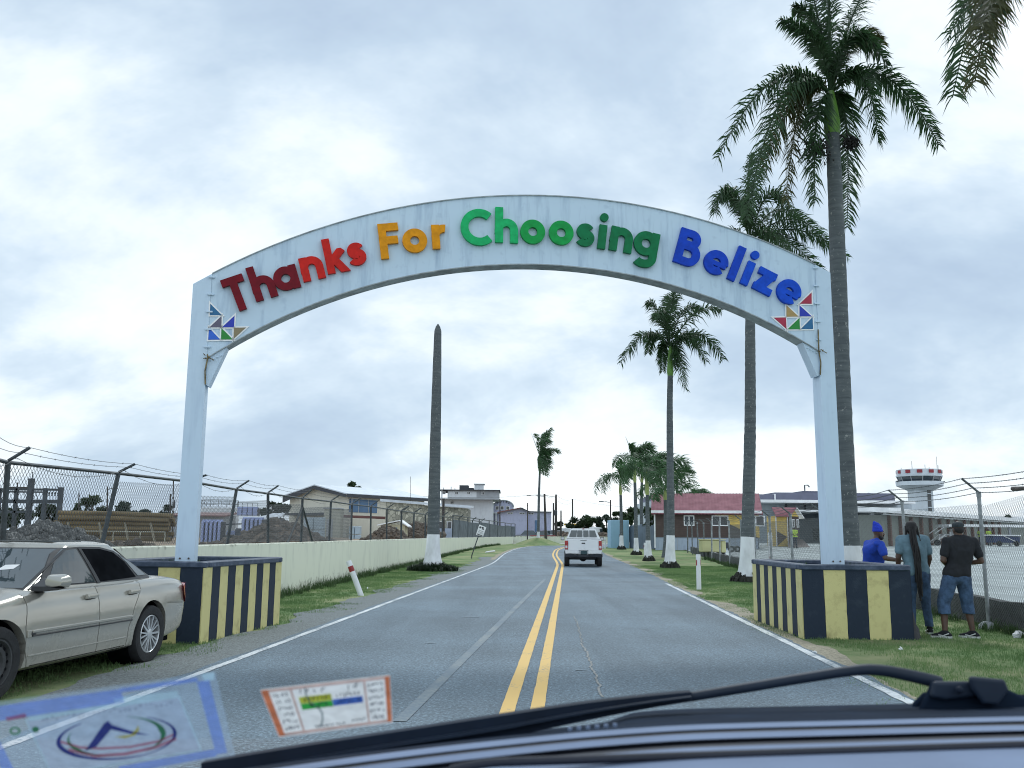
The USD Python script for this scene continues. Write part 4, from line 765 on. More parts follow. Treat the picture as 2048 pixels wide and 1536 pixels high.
def window(t, x0, x1, z0, z1, y, panes=2, fw=.06, frm=None, face=None):
    """A window in the plane y (facing -y) or, with face = (origin, ex), in any upright plane."""
    o, ex = (np.array([0, y, 0.0]), np.array([1.0, 0, 0])) if face is None else (np.array(face[0], float), np.array(face[1], float)); n = np.array([ex[1], -ex[0], 0])
    M_ = frame(o, ex, AZ, n); fr = Polygon([(x0, z0), (x1, z0), (x1, z1), (x0, z1)]); ws = []
    w = (x1 - x0 - fw * (panes + 1)) / panes
    for k in range(panes): ws.append(sbox(x0 + fw + k * (w + fw), z0 + fw, x0 + fw + k * (w + fw) + w, z1 - fw))
    f = obj('window', MB().extrude(fr.difference(unary_union(ws)), .05, frame(M_[:3, 3] - n * .01, ex, AZ, n)), frm or FRAMEW, t)
    for q in ws: obj('pane', MB().extrude(q, .02, frame(M_[:3, 3] - n * .006, ex, AZ, n)), GLASS, f)
    return f
# warehouse, turned so that one gable and one long side show
A, B, C_ = at(577, 1060, 106), at(693, 1060, 100), at(847, 1060, 111); A[2] = B[2] = C_[2] = .9
wh = thing('warehouse', 'cream metal warehouse with long pale gabled roof and dark eaves', 'warehouse', B)
u, v = A - B, C_ - B; z1 = at(693, 988, 100)[2] - .9; zr = at(635, 972, 103)[2] - .9
W4 = lambda a, b, z: np.array(u) * a + np.array(v) * b + np.array([0, 0, z])
m = MB(); m.quad(W4(1, 0, -.5), W4(0, 0, -.5), W4(0, 0, z1), W4(1, 0, z1)); m.tri(W4(1, 0, z1), W4(0, 0, z1), W4(.5, 0, zr)); obj('gable_wall', m, CREAM, wh)
obj('side_wall', MB().quad(W4(0, 0, -.5), W4(0, 1, -.5), W4(0, 1, z1), W4(0, 0, z1)), CREAM, wh)
m = MB(); m.quad(W4(1, 1, -.5), W4(1, 0, -.5), W4(1, 0, z1), W4(1, 1, z1)); m.quad(W4(0, 1, -.5), W4(1, 1, -.5), W4(1, 1, z1), W4(0, 1, z1)); obj('rear_wall', m, CREAM, wh)
def slab(m, pts, th):
    p = np.array(pts); m.add(np.vstack([p, p - [0, 0, th]]), [(0, 1, 2, 3), (7, 6, 5, 4), (0, 4, 5, 1), (1, 5, 6, 2), (2, 6, 7, 3), (3, 7, 4, 0)]); return m
e = .05; zs_ = (zr - z1) / .5
obj('roof', slab(MB(), [W4(-e, -e, z1 - e * zs_ + .15), W4(-e, 1 + e, z1 - e * zs_ + .15), W4(.5, 1 + e, zr + .15), W4(.5, -e, zr + .15)], .12), ROOFW, wh)
obj('roof', slab(MB(), [W4(.5, -e, zr + .148), W4(.5, 1 + e, zr + .148), W4(1 + e, 1 + e, z1 - e * zs_ + .148), W4(1 + e, -e, z1 - e * zs_ + .148)], .12), ROOFW, wh)
for a0, a1, za, zb_ in ((-e, .5, z1 - e * zs_, zr), (.5, 1 + e, zr, z1 - e * zs_)):
    obj('fascia', MB().add([W4(a0, -e - .004, za + .02), W4(a1, -e - .004, zb_ + .02), W4(a1, -e - .004, zb_ - .36 * (a1 > .9) - .38), W4(a0, -e - .004, za - .3)], [(0, 3, 2, 1)]), FASCIA, wh)
obj('fascia', MB().add([W4(-e - .003, -e, z1 + .0), W4(-e - .003, 1 + e, z1 + .0), W4(-e - .003, 1 + e, z1 - .35), W4(-e - .003, -e, z1 - .35)], [(0, 3, 2, 1)]), FASCIA, wh)
obj('downpipe', MB().tube([W4(-.03, .03, 0), W4(-.03, .03, z1)], .06, 6), GREYC, wh); obj('downpipe', MB().tube([W4(-.03, .97, 0), W4(-.03, .97, z1)], .06, 6), GREYC, wh)
vl = np.linalg.norm(v); vn = v / vl
for k, (a, b) in enumerate(((.02, .13), (.14, .25), (.26, .36))): obj('blue_panel', MB().box((a * vl, -.05, 2.9), (b * vl, -.001, 4.3), frame((0, 0, 0), vn, np.array([-vn[1], vn[0], 0]), AZ)), BLUEW, wh)
un = u / np.linalg.norm(u)
obj('canopy', MB().box((1.5, -.2, 2.55), (8.9, 1.6, 2.8), frame((0, 0, 0), un, np.array([un[1], -un[0], 0]) * (-1 if np.array([un[1], -un[0], 0])[1] > 0 else 1), AZ)), FASCIA, wh)
aw = at(728, 1034, 97); obj('awning', MB().box((-3.2, -.6, -.12), (3.6, 2, .12), frame(aw - B, unit([1, .06, -.03]), [0, 1, 0], AZ)), REDR, wh)
cb = at(664, 1045, 92); tk = thing('silo_box', 'tall pale cream steel bin in front of the warehouse corner', 'bin', (cb[0], 92, .9))
h = at(664, 1018, 92)[2] - .9; obj('body', MB().cbox((-.85, 0, -.4), (.85, 1.6, h), .06), bmat('bin_cream', (.45, .45, .38)), tk); obj('lid', MB().cbox((-.9, -.05, h), (.9, 1.65, h + .12), .03), GREYC, tk); obj('door', MB().box((-.55, -.04, .2), (.1, -.002, 2.0)), GREYC, tk)
for k, (px, py, w, h_, lb) in enumerate(((625, 1046, 40, 24, 'pale blue stacked crate block in front of the warehouse, left of the bin'), (708, 1062, 22, 20, 'pale blue cabinet below the dark red awning'))):
    o = at(px, 1080, 70); s = FPX / 70; cr_ = thing('equipment_cabinet', lb, 'cabinet', (o[0], 70, .8)); H = at(px, py - h_ / 2, 70)[2] - .8
    for i in range(2):
        for j in range(2): obj('unit', MB().cbox(((i - 1) * w / 2 / s + .02, 0, j * H / 2 + .01), (i * w / 2 / s - .02, .9, (j + 1) * H / 2 - .02), .04), bmat('cabinet_blue', (.36, .44, .50)) if (k, i, j) == (0, 0, 0) else UsdShade.Material.Get(stage, '/World/Looks/cabinet_blue'), cr_)
# stone-clad annex
STONE = usdkit.material(stage, '/World/Looks/stone_cladding', {'tc': ('texture_coordinate', {}), 'v': ('voronoi_texture', {'scale': 2.6, 'feature': 'f1'}), 'd': ('voronoi_texture', {'scale': 2.6, 'feature': 'distance_to_edge'}), 'sp': ('separate_color', {}), 'r': ('rgb_ramp', {'ramp': [(0, (.22, .22, .18)), (1, (.50, .49, .40))]}), 'f': ('math', {'math_type': 'less_than', 'value2': .04}), 'm': ('mix_color', {'b': (.14, .14, .12)}), 'p': ('principled_bsdf', {'roughness': .9})},
    [('tc.object', 'v.vector'), ('tc.object', 'd.vector'), ('v.color', 'sp.color'), ('sp.r', 'r.fac'), ('d.distance', 'f.value1'), ('f.value', 'm.fac'), ('r.color', 'm.a'), ('m.result', 'p.base_color')], surface='p.BSDF')
a, b = at(770, 1060, 90), at(935, 1060, 96); an = thing('stone_annex', 'stone-clad building with flat pale blue roof behind the bare trunk', 'building', (a[0], 90, .9)); L = b[0] - a[0]; z0, z1 = at(770, 1004, 90)[2] - .9, at(935, 1017, 96)[2] - .9
obj('wall', MB().add([(0, 0, -.4), (L, 6, -.4), (L, 6, z1), (0, 0, z0), (0, 7, -.4), (L, 13, -.4), (L, 13, z1), (0, 7, z0)], [(0, 1, 2, 3), (5, 4, 7, 6), (4, 0, 3, 7), (1, 5, 6, 2)]), STONE, an)
obj('roof', slab(MB(), [(-.5, -.5, z0 + .28), (L + .3, 5.6, z1 + .28), (L + .3, 13.5, z1 + .5), (-.5, 7.5, z0 + .5)], .24), ROOFW, an)
for k, f in enumerate((.62, .74, .86)): window(an, f * L - .5, f * L + .5, .9, 1.9, f * 6 - .02, 2)
obj('lower_panel', MB().box((.62 * L - .2, .62 * 6 - .6, -.2), (.92 * L, .92 * 6 - .6, 1.2)), bmat('pale_blue_hoarding', (.34, .40, .5)), an)
# small white-roofed kiosk
k0 = at(785, 1068, 62); ki = thing('kiosk', 'tiny cream kiosk with white gabled roof among the earth heaps', 'kiosk', (k0[0], 62, .9)); W2 = 30 / (FPX / 62); zt = at(785, 1040, 62)[2] - .9; ze = at(785, 1049, 62)[2] - .9
obj('wall', MB().box((-W2 * .55, 0, -.3), (W2 * .8, 1.8, ze)), bmat('kiosk_cream', (.55, .52, .38)), ki)
obj('roof', slab(MB(), [(-W2, -.3, ze - .02), (W2 * .45, -.3, zt), (W2 * .45, 2.1, zt + .02), (-W2, 2.1, ze)], .07), FRAMEW, ki); obj('roof', slab(MB(), [(W2 * .45, -.3, zt), (W2 * 1.05, -.3, ze - .1), (W2 * 1.05, 2.1, ze - .1), (W2 * .45, 2.1, zt + .02)], .07), FRAMEW, ki)
obj('door', MB().box((-.1, -.04, 0), (.3, -.002, ze - .2)), BLUEW, ki); window(ki, .45, .75, .3, .75, -.02, 1, .05)
# white unfinished concrete building
Y = 150.0; q0, q1 = at(879, 1060, Y)[0], at(997, 1060, Y)[0]; zz = lambda py: at(940, py, Y)[2]
cbd = thing('concrete_building', 'unfinished grey and white concrete building with rebar on its flat roof', 'building', (q0, Y, .9)); L = q1 - q0
obj('lower_storey', MB().box((.6, 1, -1), (L - 1.0, 9, zz(999) - .9)), WHITEW, cbd); obj('upper_storey', MB().box((1.2, 0, zz(998) - .9), (L, 10, zz(981) - .9)), GREYC, cbd); obj('balcony_slab', MB().box((-.3, -.6, zz(999) - .9), (L + .05, 10.2, zz(997) - .9)), GREYC, cbd)
obj('upper_panel', MB().box((1.3, -.05, zz(995) - .9), (L * .62, -.005, zz(983) - .9)), WHITEW, cbd)
obj('roof_slab', MB().box((-.2, -.5, zz(981) - .9), (L + .2, 10.3, zz(979.5) - .9)), FASCIA, cbd)
for px0, px1, pt, mm in ((934, 951, 968.5, FASCIA), (951, 961, 974, FASCIA), (962, 979, 966.5, WHITEW)): obj('roof_box', MB().box((at(px0, 1, Y)[0] - q0, 3, zz(980) - .9), (at(px1, 1, Y)[0] - q0 - .05, 6, zz(pt) - .9)), mm, cbd)
obj('roof_cap', MB().box((at(961, 1, Y)[0] - q0, 2.8, zz(966.5) - .9), (at(981, 1, Y)[0] - q0, 6.2, zz(965.3) - .9)), GREYC, cbd)
for px, pt in ((884, 975), (891, 973.5), (898, 972), (906, 975), (920, 973), (927, 976)): obj('rebar_column', MB().box((at(px, 1, Y)[0] - q0 - .05, 1, zz(980) - .9), (at(px, 1, Y)[0] - q0 + .06, 1.1, zz(pt) - .9)), GREYC, cbd)
for px in (908, 931, 953, 979): window(cbd, at(px, 1, Y)[0] - q0 - .26, at(px, 1, Y)[0] - q0 + .26, zz(989) - .9, zz(983.5) - .9, -.06, 2, .05)
for px in (884, 892, 904): obj('pillar', MB().box((at(px, 1, Y)[0] - q0 - .1, 0, zz(1012) - .9), (at(px, 1, Y)[0] - q0 + .1, .2, zz(980) - .9)), WHITEW, cbd)
window(cbd, 1.6, 2.2, zz(1008) - .9, zz(1002) - .9, .98, 1, .05)
# lavender building with arched gable
Y = 160.0; X_ = lambda px: at(px, 1060, Y)[0]; zz = lambda py: at(1000, py, Y)[2]; q0 = X_(945)
hb = thing('arched_building', 'lavender building with a rounded gable carrying lettering', 'building', (q0, Y, .6)); Z = lambda py: zz(py) - .6
obj('wall', MB().box((0, .5, -1), (X_(1026) - q0, 9, Z(1012))), LAV, hb)
arcP = [(X_(1006) - q0 + (X_(1027) - X_(1006)) * math.cos(a), Z(1014) + (Z(1000.5) - Z(1014)) * math.sin(a)) for a in np.linspace(0, PI, 24)]
obj('gable', prism([(X_(985) - q0, -1)] + arcP[::-1] + [(X_(1027) - q0, -1)], .5, (0, 0, 0)), LAV, hb)
obj('gable_trim', MB().tube([(x, -.06, z) for x, z in arcP], .12, 5), GREYC, hb)
for px in (952, 960, 968, 977): window(hb, X_(px) - q0 - .25, X_(px) - q0 + .25, Z(1022), Z(1016), .48, 1, .06)
for px in (994, 1004, 1015): window(hb, X_(px) - q0 - .3, X_(px) - q0 + .3, Z(1020), Z(1012), -.02, 1, .07)
for px in (950, 964, 979, 992, 1008): obj('pillar', MB().box((X_(px) - q0 - .12, -.5, -1), (X_(px) - q0 + .12, -.2, Z(1026))), WHITEW, hb)
obj('balcony', MB().box((0, -.7, Z(1027)), (X_(1012) - q0, .4, Z(1025))), WHITEW, hb)
for k, ch in enumerate('HOTEL'):
    a = PI * (.72 - .44 * k / 4); p = np.array([X_(1006) - q0 + .80 * (X_(1027) - X_(1006)) * math.cos(a), -.03, Z(1014) + .68 * (Z(1000.5) - Z(1014)) * math.sin(a)]); tm = meshkit.text_mesh(ch, .42, .05, True); tm.apply_translation([-.14, 0, 0])
    obj('letter', MB().tm(tm, frame(p, [math.cos(a - PI / 2), 0, math.sin(a - PI / 2)], [-math.sin(a - PI / 2), 0, math.cos(a - PI / 2)], [0, -1, 0])), FASCIA, hb)
# pale block by the road bend
Y = 140.0; q0 = X_(1000) * 140 / 160; XX = lambda px: at(px, 1060, Y)[0] - q0; Z = lambda py: at(1050, py, Y)[2] - .6
pb = thing('pale_building', 'pale lavender single-storey building with small dark windows at the bend', 'building', (q0, Y, .6))
obj('gable_part', prism([(XX(1000), -1), (XX(1056), -1), (XX(1056), Z(1022)), (XX(1041), Z(1016)), (XX(1000), Z(1024))], 7), LAV, pb); obj('flat_part', MB().box((XX(1055), .6, -1), (XX(1103), 8, Z(1023))), LAV, pb)
obj('roof', slab(MB(), [(XX(994), -.6, Z(1024.5)), (XX(1041), -.6, Z(1015)), (XX(1041), 7.4, Z(1015)), (XX(994), 7.4, Z(1024.5))], .14), REDR, pb); obj('roof', slab(MB(), [(XX(1041), -.6, Z(1015)), (XX(1058), -.6, Z(1022)), (XX(1058), 7.4, Z(1022)), (XX(1041), 7.4, Z(1015))], .14), FASCIA, pb); obj('roof', slab(MB(), [(XX(1058), .3, Z(1022)), (XX(1104), .3, Z(1022.6)), (XX(1104), 8.3, Z(1022.6)), (XX(1058), 8.3, Z(1022))], .1), FASCIA, pb)
for px, y in ((1020, -.02), (1044, -.02), (1062, .58)): window(pb, XX(px) - .42, XX(px) + .42, Z(1028.5), Z(1025), y, 2, .05)
obj('door', MB().box((XX(1070), .55, -.5), (XX(1076), .597, Z(1040))), BLUEW, pb); obj('conduit', MB().tube([(XX(1055), .45, -.5), (XX(1055), .45, Z(1008))], .05, 5), GREYC, pb)
# low buildings / tanks left of the warehouse
LBLUE = pm('radiator_blue', (.30, .36, .60), .5, .15, 3)
for k, (px0, px1, pt, pb_, n, Y, lb) in enumerate(((398, 439, 1042, 1081, 5, 40, 'ribbed lavender-blue radiator bank beside the left arch column'), (479, 521, 1037, 1078, 5, 40, 'ribbed lavender-blue radiator bank left of the tallest earth heap'), (470, 511, 1015, 1031, 4, 70, 'ribbed lavender tank with a railing on its roof, behind the radiators'))):
    o = at(px0, 1080, Y); t = thing('radiator_bank', lb, 'radiator', (o[0], Y, .85)); s = FPX / Y; w = (px1 - px0) / s; H = at(px0, pt, Y)[2] - .85; z0 = 0 if k < 2 else at(px0, pb_, Y)[2] - .85
    obj('core', MB().box((.02, .12, z0), (w - .02, .8, H - .03)), FASCIA, t)
    for i in range(n): obj('fin', MB().cbox((w * i / n + .015 + (.03 if k < 2 else .02), 0, z0), (w * (i + 1) / n - .03, .5, H), .03), LBLUE, t)
    obj('header', MB().tube([(0, .3, H + .02), (w, .3, H + .02)], .05, 6), LBLUE, t)
    if k == 2:
        for i in range(5): obj('railing_post', MB().tube([(w * i / 4, .05, H), (w * i / 4, .05, H + .35)], .018, 4), FENCE_MID, t)
        obj('railing', MB().tube([(0, .05, H + .35), (w, .05, H + .35)], .02, 4), FENCE_MID, t)
o = at(441, 1080, 41); t = thing('transformer', 'dark grey transformer box between the two ribbed radiator banks', 'transformer', (o[0], 41, .85)); s = FPX / 41
obj('tank', MB().cbox((.62, 0, 0), (1.05 * 38 / s, .9, 38 / s), .03), pm('transformer_grey', (.075, .09, .12), .5, .25, 2), t); obj('panel', MB().cbox((.02, .1, 0), (.6, .9, 24 / s), .03), FASCIA, t); obj('control_box', MB().cbox((.25, -.05, 25 / s), (.62, .4, 33 / s), .02), LBLUE, t)
obj('pipe', MB().tube([(-.2, .2, 44 / s), (.5, .2, 46 / s), (1.1, .2, 47 / s), (1.5, .2, 42 / s), (1.75, .1, 35 / s)], .03, 6), FASCIA, t)
o = at(425, 1030, 85); t = thing('storage_tank', 'wide white round storage tank with roof railing behind the radiator banks', 'tank', (o[0], 87, .9)); R = 1.75; H = at(425, 1016, 85)[2] - .9
obj('shell', MB().lathe([(R, -.5), (R, H), (R * .98, H + .05)], 28), WHITEW, t, smooth=50); obj('roof', MB().lathe([(R * .99, H + .04), (R * .6, H + .28), (.01, H + .4)], 28), ROOFW, t, smooth=60)
for k in range(14): a = 2 * PI * k / 14; obj('railing_post', MB().tube([(R * .96 * math.cos(a), R * .96 * math.sin(a), H), (R * .96 * math.cos(a), R * .96 * math.sin(a), H + .75)], .022, 4), FENCE_MID, t)
for zz_ in (.42, .75): obj('railing', MB().tube([(R * .96 * math.cos(a), R * .96 * math.sin(a), H + zz_) for a in np.linspace(0, 2 * PI, 29)], .02, 4), FENCE_MID, t)
for px, pt in ((421, 1001), (440, 1000)): obj('vent_pipe', MB().tube([(at(px, 1, 87)[0] - o[0], -.6, H), (at(px, 1, 87)[0] - o[0], -.6, at(px, pt, 87)[2] - .9)], .06, 6), FASCIA, t)
sh = at(532, 1075, 80); t = thing('low_shed', 'low shed with pale pitched roof behind the tallest earth heap', 'shed', (sh[0], 80, .9)); s = FPX / 80; H = at(532, 1037, 80)[2] - .9
obj('wall', MB().box((-20 / s, 0, -.3), (20 / s, 3, H)), FASCIA, t); obj('roof', slab(MB(), [(-26 / s, -.5, H), (24 / s, -.5, H), (16 / s, 3.4, H + .55), (-6 / s, 3.4, H + .55)], .1), ROOFW, t)
sh = at(372, 1060, 75); t = thing('low_shed', 'low rusty shed with red-edged roof half hidden by the left arch column', 'shed', (sh[0], 75, .9)); s = FPX / 75; H = at(372, 1030, 75)[2] - .9
obj('wall', MB().box((-34 / s, 0, -.3), (75 / s, 3, H)), GREYC, t); obj('roof', slab(MB(), [(-40 / s, -.4, H), (80 / s, -.4, H - .02), (80 / s, 3.4, H + .3), (-40 / s, 3.4, H + .3)], .09), REDR, t)
# utility poles and wires
PW = pm('utility_pole_wood', (.05, .045, .042), .9, .3, 4, stretch=(3, 3, .4))
def upole(label, bx_, ptop, Y, r=.12, arm=0, xt=None, lamp=0, zb=None, trans=False):
    b, tp = at(bx_, 1060, Y), at(xt or bx_, ptop, Y); b[2] = zb if zb is not None else float(gz(b[0], Y)); t = thing('utility_pole', label, 'utility pole', b); d = tp - b
    obj('pole', MB().tube([(0, 0, -.3), d], [r, r * .7], 7), PW, t, smooth=60)
    if arm: obj('crossarm', MB().box((d[0] - arm, -.06, d[2] - .5), (d[0] + arm, .06, d[2] - .36)), PW, t)
    if lamp: obj('lamp_arm', MB().tube([(d[0], 0, d[2] - .4), (d[0] + lamp * .6, 0, d[2] - .15), (d[0] + lamp, 0, d[2] - .2)], .04, 5), FENCE_MID, t); obj('lamp_head', MB().cbox((d[0] + lamp - .3, -.1, d[2] - .28), (d[0] + lamp + .3, .1, d[2] - .14), .03), FENCE_GALV, t)
    if trans: obj('transformer_can', MB().lathe([(.22, 0), (.25, .05), (.25, .7), (.1, .8)], 10, frame((d[0] + .3, 0, d[2] - 1.8), [1, 0, 0], [0, 1, 0], AZ)), FASCIA, t, smooth=40)
    return tp
upole('utility pole above the tree row, left of the leaning fence post', 158, 985, 100, .09, zb=.9); upole('utility pole with a small lamp beside the leaning fence post', 215, 973, 100, .1, lamp=.8, zb=.9); upole('dark pole just left of the left arch column', 341, 988, 95, .12, zb=.9); upole('slim pole touching the left arch column', 347, 960, 60, .05, zb=.9)
upole('thin mast behind the substation frame', 35, 965, 75, .07, .9, zb=.9)
wa = [upole('leaning dark utility pole right of the windswept palm', 1092, 988, 130, .2, 0, 1089, lamp=-2.2), upole('tall utility pole with street lamp arm at the bend', 1112, 989, 138, .2, lamp=-2.6), upole('utility pole at the end of the road, left of the far palm', 1145, 998, 170, .17)]
upole('shorter utility pole carrying a transformer can', 1107, 1006, 135, .16, trans=True); upole('short dark pole beside the far parked cars', 1122, 1021, 135, .15)
wb = upole('slim street lamp pole left of the pale blue cabin', 1221, 1000, 120, .1, lamp=-1.2)
upole('pole in front of the arched building', 1000, 998, 120, .1, zb=.9); upole('pole in front of the stone-clad annex', 887, 997, 84, .16, zb=.9); upole('thin antenna mast beside the warehouse', 821, 953, 100, .035, zb=.9); upole('slim grey mast in front of the pale building', 1055, 1006, 125, .09)
ow = MB()
for a, b in ((wa[0] + [-20, -4, -.4], wa[0]), (wa[0], wa[1]), (wa[1], wa[2]), (wa[2], wb + [8, 0, -1]), (wa[1] + [0, 0, -.8], wa[2] + [0, 0, -.6])): t_ = np.linspace(0, 1, 12)[:, None]; P = a + (b - a) * t_; P[:, 2] -= (.5 * 4 * t_ * (1 - t_))[:, 0]; ow.tube(P, .022, 3)
obj('overhead_wires', ow, WIRE, label='thin overhead wires strung between the far utility poles', cat='wires', kind='stuff')
# ================================================================ RIGHT: FENCE, HOUSE, TERMINAL, TOWER
DARKC = pm('dark_fence_footing', (.055, .058, .06), .9, .45, 4, bump=.6, bsc=25)
fr = thing('chain_link_fence', 'galvanised chain-link fence with barbed wire along the apron', 'fence', (0, 0, 0))
Yk = [7.9, 11.95] + [16 + 4.05 * k for k in range(0, 15)]
for k in range(len(Yk)):                                # footing, one cast length per bay
    if k:
        y0, y1 = Yk[k - 1], Yk[k] - .012; m = MB(); n = 6; P = np.zeros((n, 4, 3)); y = np.linspace(y0, y1, n)
        g = np.random.default_rng(k); hh = .47 + .02 * np.sin(y * 3)
        for j, (o, zz_) in enumerate(((.22, -.2), (.22, 0), (.40, 0), (.40, -.2))):
            P[:, j, 0] = fx(y) + o; P[:, j, 1] = y; P[:, j, 2] = gz(fx(y) + o, y) + (hh if j in (1, 2) else -.2)
        m.grid(P); obj('footing', m, DARKC, fr, smooth=30)
ptop, ptip = [], []
for k, y in enumerate(Yk):
    x = float(fx(y)); zb = float(gz(x, y)); g = np.random.default_rng(k + 5); lean = np.array([g.uniform(-.05, .05), g.uniform(-.06, .06), 0]); H = 2.28
    tp = np.array([x, y, zb + H]) + lean; tip = tp + [-.30, -.05, .25]; ptop.append(tp); ptip.append(tip); r = .032 if y < 30 else .045
    p = obj('post', MB().tube([(x, y, zb - .2), tp], r, 10), FENCE_GALV if y < 60 else FENCE_MID, fr, smooth=60)
    obj('post_cap', MB().tube([tp - [0, 0, .06], tp + [0, 0, .03]], r * 1.25, 10), FENCE_GALV, p, smooth=60)
    obj('barb_arm', MB().tube([tp + [0, 0, .02], tip], r * .6, 6), FENCE_MID, p, smooth=60)
    if 14 < y < 18: obj('concrete_foot', MB().lathe([(.16, -.05), (.14, .06), (.07, .12), (.03, .13)], 12, frame((x - .03, y, zb), [1, 0, 0], [0, 1, 0], AZ)), GREYC, p, smooth=50)
for k in range(len(Yk) - 1):
    for j, w in enumerate((.05, .36, .68, 1.0)):
        m = MB(); barbed(m, ptop[k] * (1 - w) + ptip[k] * w, ptop[k + 1] * (1 - w) + ptip[k + 1] * w, .045, 200 + k * 4 + j, .13, .0065 if Yk[k] < 20 else .009, Yk[k] < 28); obj('barbed_wire', m, WIRE, fr)
    y0, y1 = Yk[k], Yk[k + 1]
    if y0 < 45:
        m = MB(); o = .045; z0 = [float(gz(fx(q), q)) + .05 for q in (y0, y1)]; z1 = [ptop[k][2] - .18, ptop[k + 1][2] - .18]
        if y0 < 16: z1 = [ptop[k][2] + .10, ptop[k + 1][2] - (.22 if y0 > 11 else -.1)]
        chain(m, (float(fx(y0)) + o, y0), (float(fx(y1)) + o, y1), z0, z1, .075 if y0 < 24 else .11, .0023 if y0 < 24 else .0034); obj('wire_mesh', m, WIRE_LT, fr, kind='stuff')
obj('top_rail', MB().tube([ptop[0] + [.05, 0, -.35], (ptop[1] + ptop[0]) / 2 + [.05, 0, -.18], ptop[1] * .3 + ptop[2] * .7 + [.05, 0, .02]], .035, 7), pm('rusty_pipe', (.10, .085, .08), .8, .4, 6), fr, smooth=60)

# ---- red-roofed wooden house
REDMETAL = usdkit.material(stage, '/World/Looks/red_ribbed_roof', {'tc': ('texture_coordinate', {}), 'n': ('noise_texture', {'scale': 1.5, 'detail': 5}), 'r': ('rgb_ramp', {'ramp': [(.35, (.20, .075, .095)), (.65, (.28, .12, .145))]}), 'p': ('principled_bsdf', {'roughness': .75, 'specular_ior_level': .2})}, [('tc.object', 'n.vector'), ('n.fac', 'r.fac'), ('r.color', 'p.base_color')], surface='p.BSDF')
def boards(name, c, dz=.16):
    return usdkit.material(stage, f'/World/Looks/{name}', {'tc': ('texture_coordinate', {}), 'sp': ('separate_xyz', {}), 'm': ('math', {'math_type': 'multiply', 'value2': 1 / dz}), 'fr': ('math', {'math_type': 'fraction'}), 'lt': ('math', {'math_type': 'less_than', 'value2': .1}), 'n': ('noise_texture', {'scale': 3, 'detail': 5}), 'r': ('rgb_ramp', {'ramp': [(.3, tuple(q * .85 for q in c)), (.7, tuple(min(1, q * 1.15) for q in c))]}), 'mx': ('mix_color', {'b': tuple(q * .5 for q in c)}), 'b': ('bump', {'strength': .6, 'distance': .02}), 'p': ('principled_bsdf', {'roughness': .65})},
        [('tc.object', 'sp.vector'), ('sp.z', 'm.value1'), ('m.value', 'fr.value1'), ('fr.value', 'lt.value1'), ('tc.object', 'n.vector'), ('n.fac', 'r.fac'), ('lt.value', 'mx.fac'), ('r.color', 'mx.a'), ('mx.result', 'p.base_color'), ('fr.value', 'b.height'), ('b.normal', 'p.normal')], surface='p.BSDF')
BROWN = boards('brown_board', (.070, .046, .040)); YELB = boards('yellow_board', (.62, .44, .12)); PLINTH = streaky('house_plinth', (.34, .40, .48), (.2, .23, .28), .5, .85, (2, 2, .4))
def quadwall(pts, th=.12):                              # upright panel from its outline given as points (world), thickness towards +n
    m = MB(); return m
Yh = 80.0; a, b = at(1309, 1080, Yh), at(1517, 1080, Yh - 1.5); zg = .62; a[2] = b[2] = zg
ho = thing('wooden_house', 'brown and yellow wooden house with red metal gabled roof', 'house', a)
ex = unit(b - a); en = np.array([ex[1], -ex[0], 0]); L = np.linalg.norm(b - a); ey = -en        # ey runs to the back
gcorner = at(1553, 1080, Yh + 4.6); D = float((gcorner - b) @ ey) if float((gcorner - b) @ ey) > 3 else 5.6; D = 5.6
HZ = lambda py, Y=Yh: at(1400, py, Y)[2] - zg
ze, zr_ = HZ(1024), HZ(989, Yh + 2.8); zp = HZ(1075)
Hm = frame((0, 0, 0), ex, ey, AZ); Fm = frame((0, 0, 0), ex, AZ, en)           # Hm: along, back, up; Fm: facade plane, extruding forward
hp = lambda px, py: (float((at(px, py, Yh) - a) @ ex), HZ(py))
fac = sbox(0, zp, L, ze); yel = Polygon([hp(1419, 1024), hp(1519, 1024), hp(1519, 1077), hp(1455, 1047)]).buffer(0)
yel = yel.intersection(fac)
WINS = [(1345, 1364), (1395, 1425), (1457, 1489)]; holes = unary_union([sbox(hp(p0, 0)[0], HZ(1052), hp(p1, 0)[0], HZ(1031)) for p0, p1 in WINS])
obj('brown_siding', MB().extrude(fac.difference(yel).difference(holes), .1, Fm), BROWN, ho); obj('yellow_siding', MB().extrude(yel.difference(holes), .104, Fm), YELB, ho)
for p0, p1 in WINS: window(ho, hp(p0, 0)[0], hp(p1, 0)[0], HZ(1052), HZ(1031), 0, 2, .09, face=(en * .07, ex))
obj('plinth', MB().extrude(sbox(.05, -.6, L - .05, zp), .05, Fm), PLINTH, ho)
for k in range(1, 9): obj('plinth_joint', MB().extrude(sbox(L * k / 9 - .02, -.3, L * k / 9 + .02, zp - .02), .062, Fm), GREYC, ho)
obj('eave_fascia', MB().box((-.25, -.5, ze - .12), (L + .3, -.42, ze + .10), Hm), FRAMEW, ho)
obj('corner_post', MB().box((-.02, -.13, -.1), (.1, -.0, ze), Hm), FRAMEW, ho)
Gm = frame(ex * L, ey, AZ, ex); gw = Polygon([(0, zp), (D, zp), (D, ze), (0, ze)]); gt = Polygon([(0, ze), (D, ze), (D / 2, zr_)])
obj('gable_siding', MB().extrude(gt, .1, Gm), YELB, ho); dh = sbox(.5, zp, 1.4, ze - .35); wh_ = sbox(2.9, HZ(1052), 4.2, HZ(1032))
lowy = Polygon([(0, zp), (1.5, zp), (.4, ze), (0, ze)])
obj('gable_lower', MB().extrude(gw.difference(lowy).difference(dh).difference(wh_), .098, Gm), BROWN, ho); obj('gable_lower_yellow', MB().extrude(gw.intersection(lowy).difference(dh), .101, Gm), YELB, ho)
